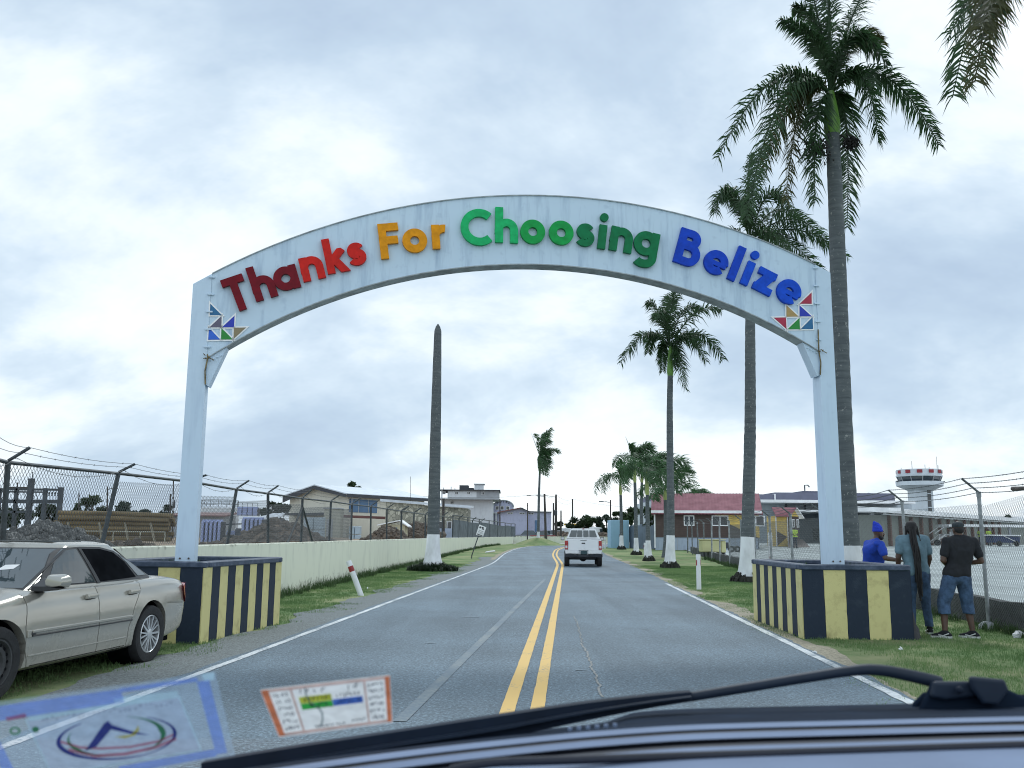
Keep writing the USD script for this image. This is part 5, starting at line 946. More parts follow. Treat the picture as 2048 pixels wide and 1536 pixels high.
obj('door', MB().extrude(sbox(.55, zp, 1.35, ze - .4), .04, Gm), GLASS, ho); window(ho, 2.9, 4.2, HZ(1052), HZ(1032), 0, 2, .09, face=(ex * (L + .06), ey))
obj('gable_plinth', MB().extrude(sbox(0, -.6, D, zp), .05, Gm), PLINTH, ho)
obj('back_wall', MB().box((0, D - .1, -.6), (L, D, ze), Hm).box((0, .1, -.6), (.1, D - .1, ze), Hm), BROWN, ho)
for sg in (0, 1):
    y0, y1 = (-.5, D / 2) if sg == 0 else (D + .5, D / 2); zl = ze - .5 * (zr_ - ze) / (D / 2) * .9
    n = 34
    pan = MB(); V = []
    for i in range(n * 4 + 1):
        x = -.25 + (L + .65) * i / (n * 4); dz = .022 if i % 4 in (0,) else 0.0; V.append([(x, y0, zl + dz + .06), (x, y1, zr_ + dz + .06)])
    V = np.array(V); W_v = V @ Hm[:3, :3].T; pan.grid(W_v if sg == 0 else W_v[::-1]); pan.grid((W_v - [0, 0, .05])[::-1] if sg == 0 else W_v - [0, 0, .05])
    obj('roof', pan, REDMETAL, ho)
    obj('barge_board', MB().add([Hm[:3, :3] @ np.array(q) for q in ((L + .42, y0, zl + .1), (L + .42, y1, zr_ + .1), (L + .42, y1, zr_ - .18), (L + .42, y0, zl - .18))], [(0, 3, 2, 1)]).add([Hm[:3, :3] @ np.array(q) for q in ((L + .38, y0, zl + .1), (L + .38, y1, zr_ + .1), (L + .38, y1, zr_ - .18), (L + .38, y0, zl - .18))], [(0, 1, 2, 3)]), FRAMEW, ho)
# small house
Ys = 84.0; a2 = at(1553, 1080, Ys); a2[2] = .7; sh = thing('small_hut', 'small yellow and brown hut with red gabled roof, right of the bigger house', 'hut', a2); s = FPX / Ys; Z = lambda py: at(1585, py, Ys)[2] - .7; X_ = lambda px: at(px, 1060, Ys)[0] - a2[0]
obj('yellow_wall', MB().box((0, 0, -.2), (X_(1575), 3, Z(1032))), YELB, sh); obj('brown_wall', MB().add([(X_(1575), 0, -.2), (X_(1604), .8, -.2), (X_(1604), .8, Z(1033)), (X_(1590), .4, Z(1018)), (X_(1575), 0, Z(1032))], [(0, 1, 2), (0, 2, 4), (2, 3, 4)]), BROWN, sh)
obj('gable_panel', MB().tri((X_(1576), -.06, Z(1032)), (X_(1603), .72, Z(1033)), (X_(1592), .40, Z(1018.5))), YELB, sh)
obj('dark_band', MB().tri((.02, -.03, 0), (X_(1574), -.03, Z(1074)), (.02, -.03, Z(1062))), BROWN, sh)
obj('roof', slab(MB(), [(-.1, -.4, Z(1032)), (X_(1579), -.4, Z(1032)), (X_(1597), .4, Z(1015)), (-.1, .8, Z(1014))], .08), REDMETAL, sh); obj('roof', slab(MB(), [(X_(1596), -.1, Z(1015)), (X_(1616), .9, Z(1035)), (X_(1616), 4, Z(1035)), (X_(1600), 4, Z(1015))], .08), FRAMEW, sh)
for p0, p1 in ((1586, 1591), (1595, 1600)): window(sh, X_(p0), X_(p1), Z(1055), Z(1038), .22, 1, .07)
obj('corner_trim', MB().box((X_(1574.4), -.06, -.1), (X_(1576), -.002, Z(1032))), FRAMEW, sh); obj('corner_trim', MB().box((-.04, -.06, -.1), (.05, -.002, Z(1032))), FRAMEW, sh)
obj('ramp', slab(MB(), [(X_(1553), -3.4, -.02), (X_(1600), -2.6, -.02), (X_(1606), .2, .62), (X_(1575), -.3, .62)], .12), BROWN, sh)
# ---- terminal
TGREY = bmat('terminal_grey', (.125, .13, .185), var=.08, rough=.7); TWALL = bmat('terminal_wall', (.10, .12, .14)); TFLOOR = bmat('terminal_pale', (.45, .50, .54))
Yt = 118.0; te = thing('terminal_building', 'long low airport terminal with dark grey parapet and white canopy', 'terminal', (at(1310, 1080, Yt)[0], Yt, .75)); q0 = at(1310, 1080, Yt)[0]
X_ = lambda px, Y=Yt: at(px, 1060, Y)[0] - q0; Z = lambda py, px=1500: at(px, py, Yt)[2] - .75
obj('parapet', MB().box((X_(1310), 1, Z(1003, 1400)), (X_(1420.5), 14, Z(989.5, 1400))), TGREY, te); obj('parapet', MB().box((X_(1421.8), 1, Z(1003)), (X_(1556), 14, Z(987.5))), TGREY, te); obj('parapet', MB().box((X_(1557.4), 1, Z(1003, 1600)), (X_(1800), 14, Z(984.5, 1620))), TGREY, te); obj('roof_plant', MB().box((X_(1618), 2, Z(985, 1620)), (X_(1665), 8, Z(980.5, 1620))), TGREY, te)
for px in (1421.1, 1556.7): obj('joint_cover', MB().box((X_(px) - .09, .9, Z(1003)), (X_(px) + .09, 13, Z(986.8))), FRAMEW, te)
obj('canopy', MB().box((X_(1500), -5, Z(1007.5)), (X_(1800), 1, Z(1002))), FRAMEW, te); obj('wall', MB().box((X_(1300), .5, -1), (X_(1830), 14, Z(1004))), TFLOOR, te)
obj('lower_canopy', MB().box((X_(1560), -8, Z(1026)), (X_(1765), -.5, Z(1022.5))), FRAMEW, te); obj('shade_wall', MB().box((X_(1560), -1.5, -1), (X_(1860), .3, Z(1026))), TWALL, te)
for px in (1565, 1602): obj('canopy_strut', MB().box((X_(px) - .12, -2, Z(1023)), (X_(px) + .12, -1.8, Z(1003))), FASCIA, te)
RUST = bmat('rust_red_column', (.13, .065, .05), rough=.8)
for px, mm in ((1663, GREYC), (1700, GREYC), (1722, GREYC), (1757, RUST), (1766, RUST), (1786, RUST), (1808, RUST), (1830, RUST)): obj('column', MB().box((X_(px) - .22, -7.6, -.4), (X_(px) + .22, -7.2, Z(1026))), mm, te)
for px in (1632, 1706, 1712): obj('dark_opening', MB().box((X_(px) - .9, -1.56, .4), (X_(px) + .9, -1.51, 1.9)), GLASS, te)
obj('red_sign', MB().box((X_(1742), -7.8, Z(1033)), (X_(1749), -7.65, Z(1026))), bmat('red_panel', (.35, .06, .05)), te)
obj('lamp_mast', MB().tube([(X_(1633), 4, Z(984)), (X_(1633), 4, Z(966)), (X_(1640), 4, Z(966)), (X_(1643), 4, Z(970))], .09, 5), FENCE_MID, te)
obj('dish', MB().lathe([(.9, .35), (.6, .12), (.05, 0)], 12, frame((X_(1760), 3, Z(995, 1760)), unit([0, .8, .6]), [1, 0, 0], unit([.5, -.6, .6]))), GREYC, te)
obj('right_roof', slab(MB(), [(X_(1694), -1, Z(1005, 1700)), (X_(1790), -1, Z(1005, 1790)), (X_(1752), 13, Z(986, 1750)), (X_(1694), 13, Z(986, 1700))], .2), TGREY, te)
obj('right_fascia', MB().box((X_(1694), -8.2, Z(1024, 1730)), (X_(1752), -7.4, Z(1019, 1730))), FRAMEW, te)
# covered concourse, running away to the right
Y0, Y1 = 88.0, 150.0; p0, p1 = at(1768, 1060, Y0), at(2120, 1060, Y1); p0[2] = p1[2] = .8
co = thing('concourse', 'white-roofed covered concourse with a row of clerestory openings behind the three men', 'walkway', p0); cv = p1 - p0; CL = np.linalg.norm(cv); cu = cv / CL; cn = np.array([-cu[1], cu[0], 0]); Cm = frame((0, 0, 0), cu, cn, AZ)
if cn[1] < 0: cn = -cn; Cm = frame((0, 0, 0), cu, cn, AZ)
Z0 = lambda py: at(1775, py, Y0)[2] - .8
obj('roof', slab(MB(), [(Cm[:3, :3] @ np.array(q)) for q in ((-1.2, -1.0, Z0(1017)), (CL, -1.0, Z0(1017)), (CL, 5, Z0(1008)), (-.6, 5, Z0(1008)))], .45), FRAMEW, co)
obj('clerestory_rail', MB().box((-.6, -.4, Z0(1021)), (CL, -.2, Z0(1018.5)), Cm), FRAMEW, co); obj('clerestory_rail', MB().box((-.6, -.4, Z0(1030)), (CL, -.2, Z0(1027.5)), Cm), FRAMEW, co)
for k in range(33): obj('mullion', MB().box((-.5 + k * CL / 33, -.42, Z0(1028)), (-.36 + k * CL / 33, -.22, Z0(1020.5)), Cm), FRAMEW, co)
obj('clerestory_glass', MB().box((-.5, -.15, Z0(1028)), (CL, -.1, Z0(1020)), Cm), GLASS, co)
obj('wall', MB().box((0, .2, -.8), (CL, 4, Z0(1030)), Cm), streaky('concourse_wall', (.22, .24, .22), (.12, .12, .10), .5, .9, (.6, .6, .4)), co)
for k in range(14): obj('column', MB().box((1.6 + k * 3.2, -.1, -.8), (1.95 + k * 3.2, .19, Z0(1030)), Cm), RUST, co)
wr = thing('walkway_roof', 'long flat white walkway roof at the far right, behind the chain-link mesh', 'roof', at(1900, 1080, 95)); oo = at(1900, 1080, 95); Zx = lambda py: at(1980, py, 95)[2] - oo[2]
obj('roof_deck', MB().box((0, 0, Zx(1054)), (16, 3, Zx(1049))), FRAMEW, wr)
for k in range(6): obj('column', MB().box((.4 + k * 2.9, .2, -.8), (.6 + k * 2.9, .4, Zx(1054))), GREYC, wr)
u2 = thing('far_building', 'low pale airport building beyond the mesh at the right edge', 'building', at(1950, 1080, 150)); oo = at(1950, 1080, 150); Zx = lambda py: at(2000, py, 150)[2] - oo[2]
obj('wall', MB().box((0, 0, -1), (20, 8, Zx(1038))), GREYC, u2); obj('roof', MB().box((-.6, -.8, Zx(1038)), (21, 9, Zx(1033))), FRAMEW, u2)
for k in range(6): window(u2, 1 + k * 2.8, 2.6 + k * 2.8, Zx(1052), Zx(1043), -.03, 2, .1)
tree('dark tree above the walkway roof at the far right', 2018, 1026, 130, 36, 0, 61, 900, .75, .3)
tree('tuft of a palm peeking over the terminal roof', 1597, 976, 140, 18, 0, 62, 300, .75, .4, clumps=3)
# ---- control tower
Yc = 150.0; tc_ = at(1845, 1060, Yc); ct = thing('control_tower', 'white airport control tower with red and white checkered parapet', 'control tower', (tc_[0], Yc, .75)); Zt = lambda py: at(1845, py, Yc)[2] - .75; sc_ = FPX / Yc
def octa(r, z, n=12, ph=PI / 12): return np.array([(r * math.cos(2 * PI * i / n + ph), r * math.sin(2 * PI * i / n + ph), z) for i in range(n)])
def ringwall(m, r0, z0, r1, z1, n=12, cap0=False, cap1=False):
    v = np.vstack([octa(r0, z0, n), octa(r1, z1, n)]); f = [(i, (i + 1) % n, n + (i + 1) % n, n + i) for i in range(n)]; m.add(v, f)
    if cap0: m.add(octa(r0, z0, n), [(0, i + 1, i) for i in range(1, n - 1)])
    if cap1: m.add(octa(r1, z1, n), [(0, i, i + 1) for i in range(1, n - 1)])
    return m
TW = bmat('tower_white', (.52, .56, .60), var=.06); TRED = bmat('tower_red', (.24, .03, .04), var=.1)
hw = 17.5 / sc_; obj('shaft', MB().box((-hw, -hw, -.5), (hw, hw, Zt(975))), TW, ct); obj('stair_slot', MB().box((hw * .35, -hw - .05, -.5), (hw * .75, -hw - .003, Zt(978))), GLASS, ct)
for k in range(9): obj('landing', MB().box((hw * .35, -hw - .12, 1.2 + k * 1.1), (hw * .75, -hw - .04, 1.35 + k * 1.1)), TW, ct)
obj('underside', ringwall(MB(), 20 / sc_ * 1.25, Zt(981), 44 / sc_, Zt(972.5), cap0=True, cap1=True), GREYC, ct)
obj('balcony', ringwall(MB(), 44 / sc_, Zt(972), 45 / sc_, Zt(964), cap0=True, cap1=False), TW, ct); obj('deck', ringwall(MB(), 44 / sc_, Zt(966.5), 44 / sc_, Zt(966), cap1=True), GREYC, ct)
obj('cab_glass', ringwall(MB(), 37 / sc_, Zt(966), 42 / sc_, Zt(953.5)), pm('cab_glass', (.03, .04, .05), .05, .2, 2, spec=.8), ct)
for i in range(12): a0, a1 = octa(37 / sc_ * 1.01, Zt(966))[i], octa(42 / sc_ * 1.01, Zt(953.5))[i]; obj('cab_mullion', MB().tube([a0, a1], .07, 4), GREYC, ct)
obj('cab_eave', ringwall(ringwall(MB(), 43.5 / sc_, Zt(954), 44 / sc_, Zt(951.5), cap0=True), 44 / sc_, Zt(951.5), 42.5 / sc_, Zt(951), cap1=True), TW, ct); pr_ = ringwall(MB(), 42 / sc_, Zt(951), 42.5 / sc_, Zt(940), cap1=True); obj('parapet', pr_, TW, ct)
n = 24
for i in range(0, n, 2):
    a0, a1 = 2 * PI * (i + .1) / n, 2 * PI * (i + 1.0) / n; R_ = 42.9 / sc_; q = [(R_ * math.cos(a), R_ * math.sin(a), z_) for a, z_ in ((a0, Zt(948)), (a1, Zt(948)), (a1, Zt(941.5)), (a0, Zt(941.5)))]
    m = MB(); m.add(q + [(x * .985, y * .985, z_) for x, y, z_ in q], [(0, 1, 2, 3), (7, 6, 5, 4), (0, 4, 5, 1), (2, 6, 7, 3), (1, 5, 6, 2), (3, 7, 4, 0)]); obj('red_square', m, TRED, ct)
for px, pt in ((1810, 936), (1858, 929), (1866, 934), (1882, 913), (1884, 930), (1832, 922)): obj('antenna', MB().tube([((px - 1845) / sc_, 0, Zt(941)), ((px - 1845) / sc_, 0, Zt(pt))], .035, 4), FENCE_MID, ct)
for px in (1801, 1892): obj('flood_lamp', MB().cbox(((px - 1845) / sc_ - .2, -.3, Zt(964)), ((px - 1845) / sc_ + .2, .3, Zt(962)), .05), FASCIA, ct)
# ---- airfield equipment
gb = gr(1404, 1108); Yb = 60.0; o = at(1404, 1108, Yb); t = thing('generator_box', 'pale yellow-green ground power unit just behind the fence posts', 'generator', o); s = FPX / Yb
PYEL = bmat('pale_yellow_paint', (.46, .45, .24)); obj('body', MB().cbox((0, 0, .12), (38 / s, 1.0, 27 / s), .05), PYEL, t); obj('end_unit', MB().cbox((38.6 / s, .05, .1), (48 / s, 1.0, 26 / s), .04), PYEL, t); obj('lid', MB().cbox((-.03, -.03, 27 / s), (48.4 / s, 1.03, 27 / s + .06), .02), PYEL, t)
for x in (.1, 34 / s, 44 / s): obj('foot', MB().box((x, .1, -.1), (x + .1, .9, .13)), FASCIA, t)
Yb = 72; o = at(1446, 1095, Yb); o[2] = float(gz(o[0], Yb)) + .05; t = thing('tow_dolly', 'small black-wheeled tow dolly beside the ground power unit', 'dolly', o); s = FPX / Yb
obj('frame', MB().box((0, 0, .28), (32 / s, .7, .42)), FASCIA, t); obj('engine', MB().cbox((.05, .1, .3), (.5, .6, .75), .05), FASCIA, t); TYRE = pm('tyre_rubber', (.016, .017, .019), .85, .3, 12, bump=.3, bsc=60); RIMG = pm('wheel_rim_grey', (.42, .44, .46), .4, .15, 6, metal=.6)
for x in (16 / s, 28 / s): w_ = obj('wheel', MB().lathe([(.10, -.1), (.22, -.1), (.25, -.06), (.25, .06), (.22, .1), (.10, .1)], 16, frame((x, -.05, .24), [1, 0, 0], AZ, [0, -1, 0])), TYRE, t, smooth=40); obj('hub', MB().lathe([(.0, .08), (.11, .08), (.11, -.05)], 12, frame((x, -.05, .24), [1, 0, 0], AZ, [0, -1, 0])), RIMG, w_)
Yb = 44.0; o = at(1541.5, 1104, Yb); o[2] = float(gz(o[0], Yb)) + .05; t = thing('marker_sign', 'narrow white upright sign board with dark marks and red foot band behind the fence', 'sign', o); s = FPX / Yb; H = at(1541, 1065, Yb)[2] - o[2]
obj('board', MB().cbox((-4.2 / s, 0, .05), (4.2 / s, .06, H), .015), FRAMEW, t); obj('red_band', MB().box((-2.6 / s, -.012, H * .27), (2.6 / s, -.002, H * .33)), TRED, t)
for z_ in (.62, .80): obj('mark', MB().box((-1.6 / s, -.012, H * z_ - .06), (-.5 / s, -.002, H * z_ + .08)).box((.2 / s, -.012, H * z_ - .06), (.9 / s, -.002, H * z_ + .05)), FASCIA, t)
obj('stake', MB().box((-.04, .0, -.1), (.04, .05, .06)), FENCE_MID, t)
Yb = 96.0; o = at(1870, 1090, Yb); o[2] = .8; t = thing('boarding_stairs', 'white-framed mobile boarding stairs beyond the men', 'boarding stairs', o); s = FPX / Yb
for side in (0, 1.3): obj('stringer', MB().tube([(0, side, .3), (22 / s, side, 27 / s * .8), (46 / s, side, 27 / s * .8)], .06, 4), FRAMEW, t); obj('handrail', MB().tube([(.05, side, .3 + .9), (20 / s, side, 27 / s * .8 + .75), (46 / s, side, 27 / s * .8 + .75)], .04, 4), FRAMEW, t)
for k in range(7): obj('tread', MB().box((22 / s * k / 7, 0, .3 + (27 / s * .8 - .3) * k / 7), (22 / s * (k + 1.2) / 7, 1.3, .36 + (27 / s * .8 - .3) * k / 7)), FRAMEW, t)
for x in (10 / s, 22 / s, 30 / s, 45 / s): obj('upright', MB().box((x, 0, 0), (x + .07, .07, 27 / s * .8)), FRAMEW, t)
obj('panel', MB().box((30 / s, -.04, 14 / s), (46 / s, -.005, 27 / s)), FRAMEW, t); obj('platform', MB().box((22 / s, 0, 27 / s * .8 - .1), (46 / s, 1.3, 27 / s * .8)), GREYC, t)
for x in (4 / s, 36 / s): obj('wheel', MB().lathe([(.05, -.1), (.3, -.1), (.32, 0), (.3, .1), (.05, .1)], 12, frame((x, -.1, .3), [1, 0, 0], AZ, [0, -1, 0])), TYRE, t, smooth=40)
Yb = 92.0; o = at(1988, 1084, Yb); o[2] = .8; t = thing('baggage_trailer', 'dark blue curtain-sided baggage trailer with white roof at the far right', 'trailer', o); s = FPX / Yb
obj('body', MB().cbox((0, 0, .35), (52 / s, 1.6, 20 / s), .04), bmat('trailer_blue', (.035, .05, .11)), t); obj('roof', MB().cbox((-.1, -.1, 20 / s), (54 / s, 1.7, 22.5 / s), .03), FRAMEW, t); obj('brace', MB().tube([(20 / s, -.05, 20 / s), (50 / s, -.05, 6 / s)], .04, 4), FRAMEW, t)
for x in (.5, 44 / s): obj('wheel', MB().lathe([(.05, -.1), (.25, -.1), (.27, 0), (.25, .1), (.05, .1)], 12, frame((x, -.05, .27), [1, 0, 0], AZ, [0, -1, 0])), TYRE, t, smooth=40)
# ---- pale blue cabin and grey panel fence behind the far palms
Yb = 86.0; o = at(1222, 1098, Yb); o[2] = float(gz(o[0], Yb)); t = thing('blue_cabin', 'pale blue windowless cabin beside the end of the road', 'cabin', o); s = FPX / Yb; H = at(1240, 1040, Yb)[2] - o[2]
CAB = streaky('pale_blue_paint', (.26, .44, .56), (.18, .3, .4), .4, .6, (1, 1, .4)); obj('body', MB().cbox((0, 0, -.1), (36 / s, 3, H), .03), CAB, t); obj('door', MB().box((20 / s, -.02, .05), (33 / s, -.002, H - .2)), CAB, t); obj('meter_box', MB().cbox((16 / s, -.12, 1.0), (23 / s, -.004, 1.25), .02), FASCIA, t)
pf = thing('panel_fence', 'grey-blue metal panel fence between the cabin and the red-roofed house', 'fence', (0, 0, 0)); PFM = bmat('fence_panel_greyblue', (.15, .19, .24), rough=.6)
pA, pB = at(1259, 1094, Yb + .5), at(1312, 1094, Yb - 3); z_ = float(gz(pA[0], Yb))
for k in range(12):
    q0_, q1_ = pA + (pB - pA) * k / 12, pA + (pB - pA) * (k + .94) / 12; obj('panel', MB().box((0, 0, z_ - .2), (np.linalg.norm(q1_[:2] - q0_[:2]), .05, z_ + 2.0 + .1 * (k % 3)), frame((q0_[0], q0_[1], 0), unit([*(q1_ - q0_)[:2], 0]), unit([-(q1_ - q0_)[1], (q1_ - q0_)[0], 0]), AZ)), PFM, pf)
# low wall and banks across the end of the road
ew = thing('low_wall', 'low cream wall across the far end of the road', 'wall', (0, 0, 0)); m = MB()
pts = [(-8, 131), (10, 130), (30, 132), (60, 138)]
for (xa, ya), (xb, yb) in zip(pts[:-1], pts[1:]):
    d = unit([xb - xa, yb - ya, 0]); m = MB().box((0, -.1, -.3), (math.hypot(xb - xa, yb - ya), .1, .95), frame((xa, ya, float(gz(xa, ya))), d, np.array([-d[1], d[0], 0]), AZ)); obj('wall_length', m, CREAM_WALL, ew)
heap('earth_bank', 'sandy brown earth bank behind the low wall, left of the pickup', 'earth bank', 1120, 1061, 140, 4.0, .8, EARTH, 11, 200, .15, CLOD, .6)
heap('earth_bank', 'sandy brown earth bank behind the low wall, right of the pickup', 'earth bank', 1212, 1062, 140, 3.6, .8, EARTH, 12, 200, .15, CLOD, .6)
sf_ = thing('scaffold_frame', 'tall thin steel frame standing beyond the end of the road', 'frame', at(1190, 1070, 170)); s = FPX / 170; oz = at(1190, 1070, 170)[2]; H = at(1190, 1033, 170)[2] - oz
for x in (-10, -4, 3, 9): obj('upright', MB().box((x / s - .07, 0, -1), (x / s + .07, .14, H)), FENCE_MID, sf_)
for z_ in (.45, .72, 1.0): obj('crossbar', MB().box((-10 / s, .02, H * z_ - .07), (9 / s, .12, H * z_ + .0)), FENCE_MID, sf_)
# ================================================================ PARKED SEDAN
def loft(secs):                                         # closed loops -> closed solid
    S = np.array(secs); k, n = S.shape[:2]; i, j = np.meshgrid(np.arange(k - 1), np.arange(n), indexing='ij')
    q = np.stack([i * n + j, i * n + (j + 1) % n, (i + 1) * n + (j + 1) % n, (i + 1) * n + j], -1).reshape(-1, 4)
    V = np.vstack([S.reshape(-1, 3), S[0].mean(0)[None], S[-1].mean(0)[None]]); c0, c1 = k * n, k * n + 1
    F = np.vstack([q[:, [0, 1, 2]], q[:, [0, 2, 3]], [(c0, (a + 1) % n, a) for a in range(n)], [(c1, (k - 1) * n + a, (k - 1) * n + (a + 1) % n) for a in range(n)]])
    m = trimesh.Trimesh(V, F, process=False)
    if m.volume < 0: m.invert()
    return m
def solid(m): return manifold3d.Manifold(manifold3d.Mesh(np.asarray(m.vertices, np.float32), np.asarray(m.faces, np.uint32)))
def carpaint(name, c, metal=.0, rough=.3, dust=(.30, .28, .23), amt=.35):
    return usdkit.material(stage, f'/World/Looks/{name}', {'tc': ('texture_coordinate', {}), 'n': ('noise_texture', {'scale': 2.5, 'detail': 8, 'roughness': .7}), 'sp': ('separate_xyz', {}), 'h': ('map_range', {'from_min': .2, 'from_max': .9, 'to_min': .30, 'to_max': 0, 'clamp': True}), 'ad': ('math', {'math_type': 'add'}),
        'f': ('map_range', {'from_min': .5, 'from_max': .9, 'to_max': amt, 'clamp': True}), 'm': ('mix_color', {'a': c, 'b': dust}), 'r': ('map_range', {'from_min': .68, 'from_max': 1.0, 'to_min': rough, 'to_max': .7, 'clamp': True}), 'p': ('principled_bsdf', {'metallic': metal, 'coat_weight': .35, 'coat_roughness': .12})},
        [('tc.object', 'n.vector'), ('tc.object', 'sp.vector'), ('sp.z', 'h.value'), ('n.fac', 'ad.value1'), ('h.result', 'ad.value2'), ('ad.value', 'f.value'), ('f.result', 'm.fac'), ('m.result', 'p.base_color'), ('ad.value', 'r.value'), ('r.result', 'p.roughness')], surface='p.BSDF')
SILVER = carpaint('champagne_silver_paint', (.40, .385, .34), .65, .2, amt=.08)
TRIMB = pm('black_car_trim', (.018, .019, .021), .5, .2, 8); CHROME = pm('chrome', (.62, .63, .65), .15, .05, 4, metal=1.0); CARGLASS = pm('car_glass', (.030, .042, .048), .02, .2, 2, spec=1.0)
ALLOY = pm('alloy_wheel', (.50, .52, .54), .3, .12, 6, metal=.7); STEELW = pm('black_steel_wheel', (.035, .037, .04), .6, .3, 8, bump=.3, bsc=30); REDL = pm('red_tail_lamp', (.30, .02, .025), .1, .1, 4, coat=.5); CLEARL = pm('clear_lamp', (.55, .56, .58), .1, .1, 4, coat=.5); DARKIN = pm('car_interior', (.010, .011, .013), 1.0, .3, 5, spec=0)
def interp(xs, ys): return PchipInterpolator(np.array(xs)[np.argsort(xs)], np.array(ys)[np.argsort(xs)])
def wheel(t, x, y, r, side, style, w=.205, parent_name='wheel'):
    M_ = frame((x, y, r), [1, 0, 0], [0, 0, 1], [0, -1, 0]) if side < 0 else frame((x, y, r), [-1, 0, 0], [0, 0, 1], [0, 1, 0])
    ty = obj(parent_name, MB().lathe([(r * .64, -w), (r * .93, -w), (r, -w * .85), (r, -w * .15), (r * .97, -.005), (r * .90, .002), (r * .70, -.004), (r * .655, -.02), (r * .64, -.1)], 40, M_), TYRE, t, smooth=35)
    if style == 'alloy':
        m = MB().lathe([(r * .66, -.12), (r * .66, -.012), (r * .63, -.006), (r * .60, -.02), (r * .60, -.12)], 40, M_); obj('rim', m, ALLOY, ty, smooth=40)
        obj('brake_disc', MB().lathe([(0, -.10), (r * .58, -.10)], 28, M_), pm('brake_shadow', (.03, .03, .033), .7) if not stage.GetPrimAtPath('/World/Looks/brake_shadow') else UsdShade.Material.Get(stage, '/World/Looks/brake_shadow'), ty)
        obj('hub', MB().lathe([(r * .17, -.05), (r * .17, -.014), (r * .12, -.008), (0, -.008)], 20, M_), ALLOY, ty, smooth=40)
        for k in range(10):
            for d in (-.085, .085):
                a = 2 * PI * k / 10 + (d if k % 2 else -d) * 1.0; a2 = a + d * .9; c0 = np.array([math.cos(a) * r * .12, math.sin(a) * r * .12, -.016]); c1 = np.array([math.cos(a2) * r * .62, math.sin(a2) * r * .62, -.012]); tn = np.array([-math.sin(a), math.cos(a), 0]) * .009
                q = np.array([c0 - tn, c0 + tn, c1 + tn, c1 - tn]); obj('spoke', MB().add(np.vstack([q, q - [0, 0, .03]]), [(0, 1, 2, 3), (0, 4, 5, 1), (1, 5, 6, 2), (2, 6, 7, 3), (3, 7, 4, 0)], M_), ALLOY, ty)
    else:
        obj('rim', MB().lathe([(r * .66, -.10), (r * .66, -.01), (r * .62, -.012), (r * .58, -.05), (r * .46, -.025), (r * .36, -.03), (r * .30, -.06), (r * .16, -.055), (r * .14, -.03), (0, -.028)], 40, M_), STEELW, ty, smooth=35)
        for k in range(16): a = 2 * PI * k / 16; obj('rim_slot', MB().lathe([(.016, 0), (.0, .001)], 8, M_ @ frame((math.cos(a) * r * .51, math.sin(a) * r * .51, -.026), [1, 0, 0], [0, 1, 0], AZ)), DARKIN, ty)
        for k in range(5): a = 2 * PI * k / 5 + .3; obj('wheel_bolt', MB().lathe([(.012, 0), (.012, .018), (0, .02)], 8, M_ @ frame((math.cos(a) * r * .22, math.sin(a) * r * .22, -.058), [1, 0, 0], [0, 1, 0], AZ)), CHROME, ty)
    return ty
WBASE, RW = 2.62, .325
def sedan_body():
    xs = [.88, .86, .80, .55, .2, -.15, -.50, -1.3, -2.2, -2.8, -3.15, -3.5, -3.64, -3.70, -3.71]
    zc = interp(xs, [.50, .60, .68, .79, .855, .90, .945, .955, .958, .962, .955, .925, .875, .74, .58]); hw = interp(xs, [.50, .62, .74, .85, .895, .91, .915, .92, .92, .905, .88, .83, .76, .68, .55])
    zb = interp(xs, [.42, .34, .27, .22, .20, .19, .19, .19, .19, .20, .22, .27, .33, .40, .50]); S = []
    for x in np.concatenate([np.linspace(.88, .78, 7), np.linspace(.72, -3.4, 62), np.linspace(-3.48, -3.71, 10)]):
        w, zt, z0 = float(hw(x)), float(zc(x)), float(zb(x)); H = zt - z0
        half = [(0, z0), (.70 * w, z0), (.88 * w, z0 + .015), (.955 * w, z0 + .05), (.975 * w, z0 + .16 * H), (.985 * w, z0 + .30 * H), (1.0 * w, z0 + .45 * H), (.998 * w, z0 + .60 * H), (.985 * w, z0 + .74 * H), (.962 * w, z0 + .86 * H), (.925 * w, z0 + .945 * H), (.86 * w, zt - .012), (.70 * w, zt + .008), (.4 * w, zt + .022), (0, zt + .028)]
        S.append([(x, y, z) for y, z in half] + [(x, -y, z) for y, z in half[-2:0:-1]])
    b = solid(loft(S))
    for x in (0, -WBASE):
        for sg in (1, -1): b = b - manifold3d.Manifold.cylinder(.30, RW + .055, RW + .055, 40).rotate([90, 0, 0]).translate([x, (1.02 if sg > 0 else -.72), RW + .005])
    cuts = [[(-.33, 1.0), (-.36, .80), (-.335, .62), (-.37, .40), (-.45, .22)], [(-1.50, 1.0), (-1.52, .6), (-1.55, .22)], [(-2.40, 1.02), (-2.36, .86), (-2.20, .66), (-2.12, .45), (-2.12, .22)], [(-.48, .245), (-2.1, .25)], [(-2.98, .66), (-3.9, .60)], [(-.02, 1.0), (-.10, .86), (.5, .76), (.8, .66)], [(-3.2, 1.1), (-3.28, 1.0), (-3.5, .94)]]
    for c in cuts:
        p = LineString(c).buffer(.0055, cap_style=2)
        for sg in (1, -1):
            y0 = .62 if sg > 0 else -1.2
            tm = trimesh.creation.extrude_polygon(p, .58, engine='earcut'); tm.apply_transform(frame((0, y0 + .58, 0), [1, 0, 0], [0, 0, 1], [0, -1, 0])); 
            if c[0] == (-.02, 1.0): continue
            tool = solid(tm); sl = b ^ tool                 # keep the groove shallow
            b = b - (tool ^ manifold3d.Manifold.cube([6, .0, 6]) if False else tool.trim_by_plane([0, sg, 0], .80))
    return b
def gh_edges(t):                                       # greenhouse at relative height t: front x, rear x, half width, z
    return -.40 - .86 * t, -3.02 + .66 * t ** .9, .815 - .225 * t - .02 * t * t, .935 + .40 * t
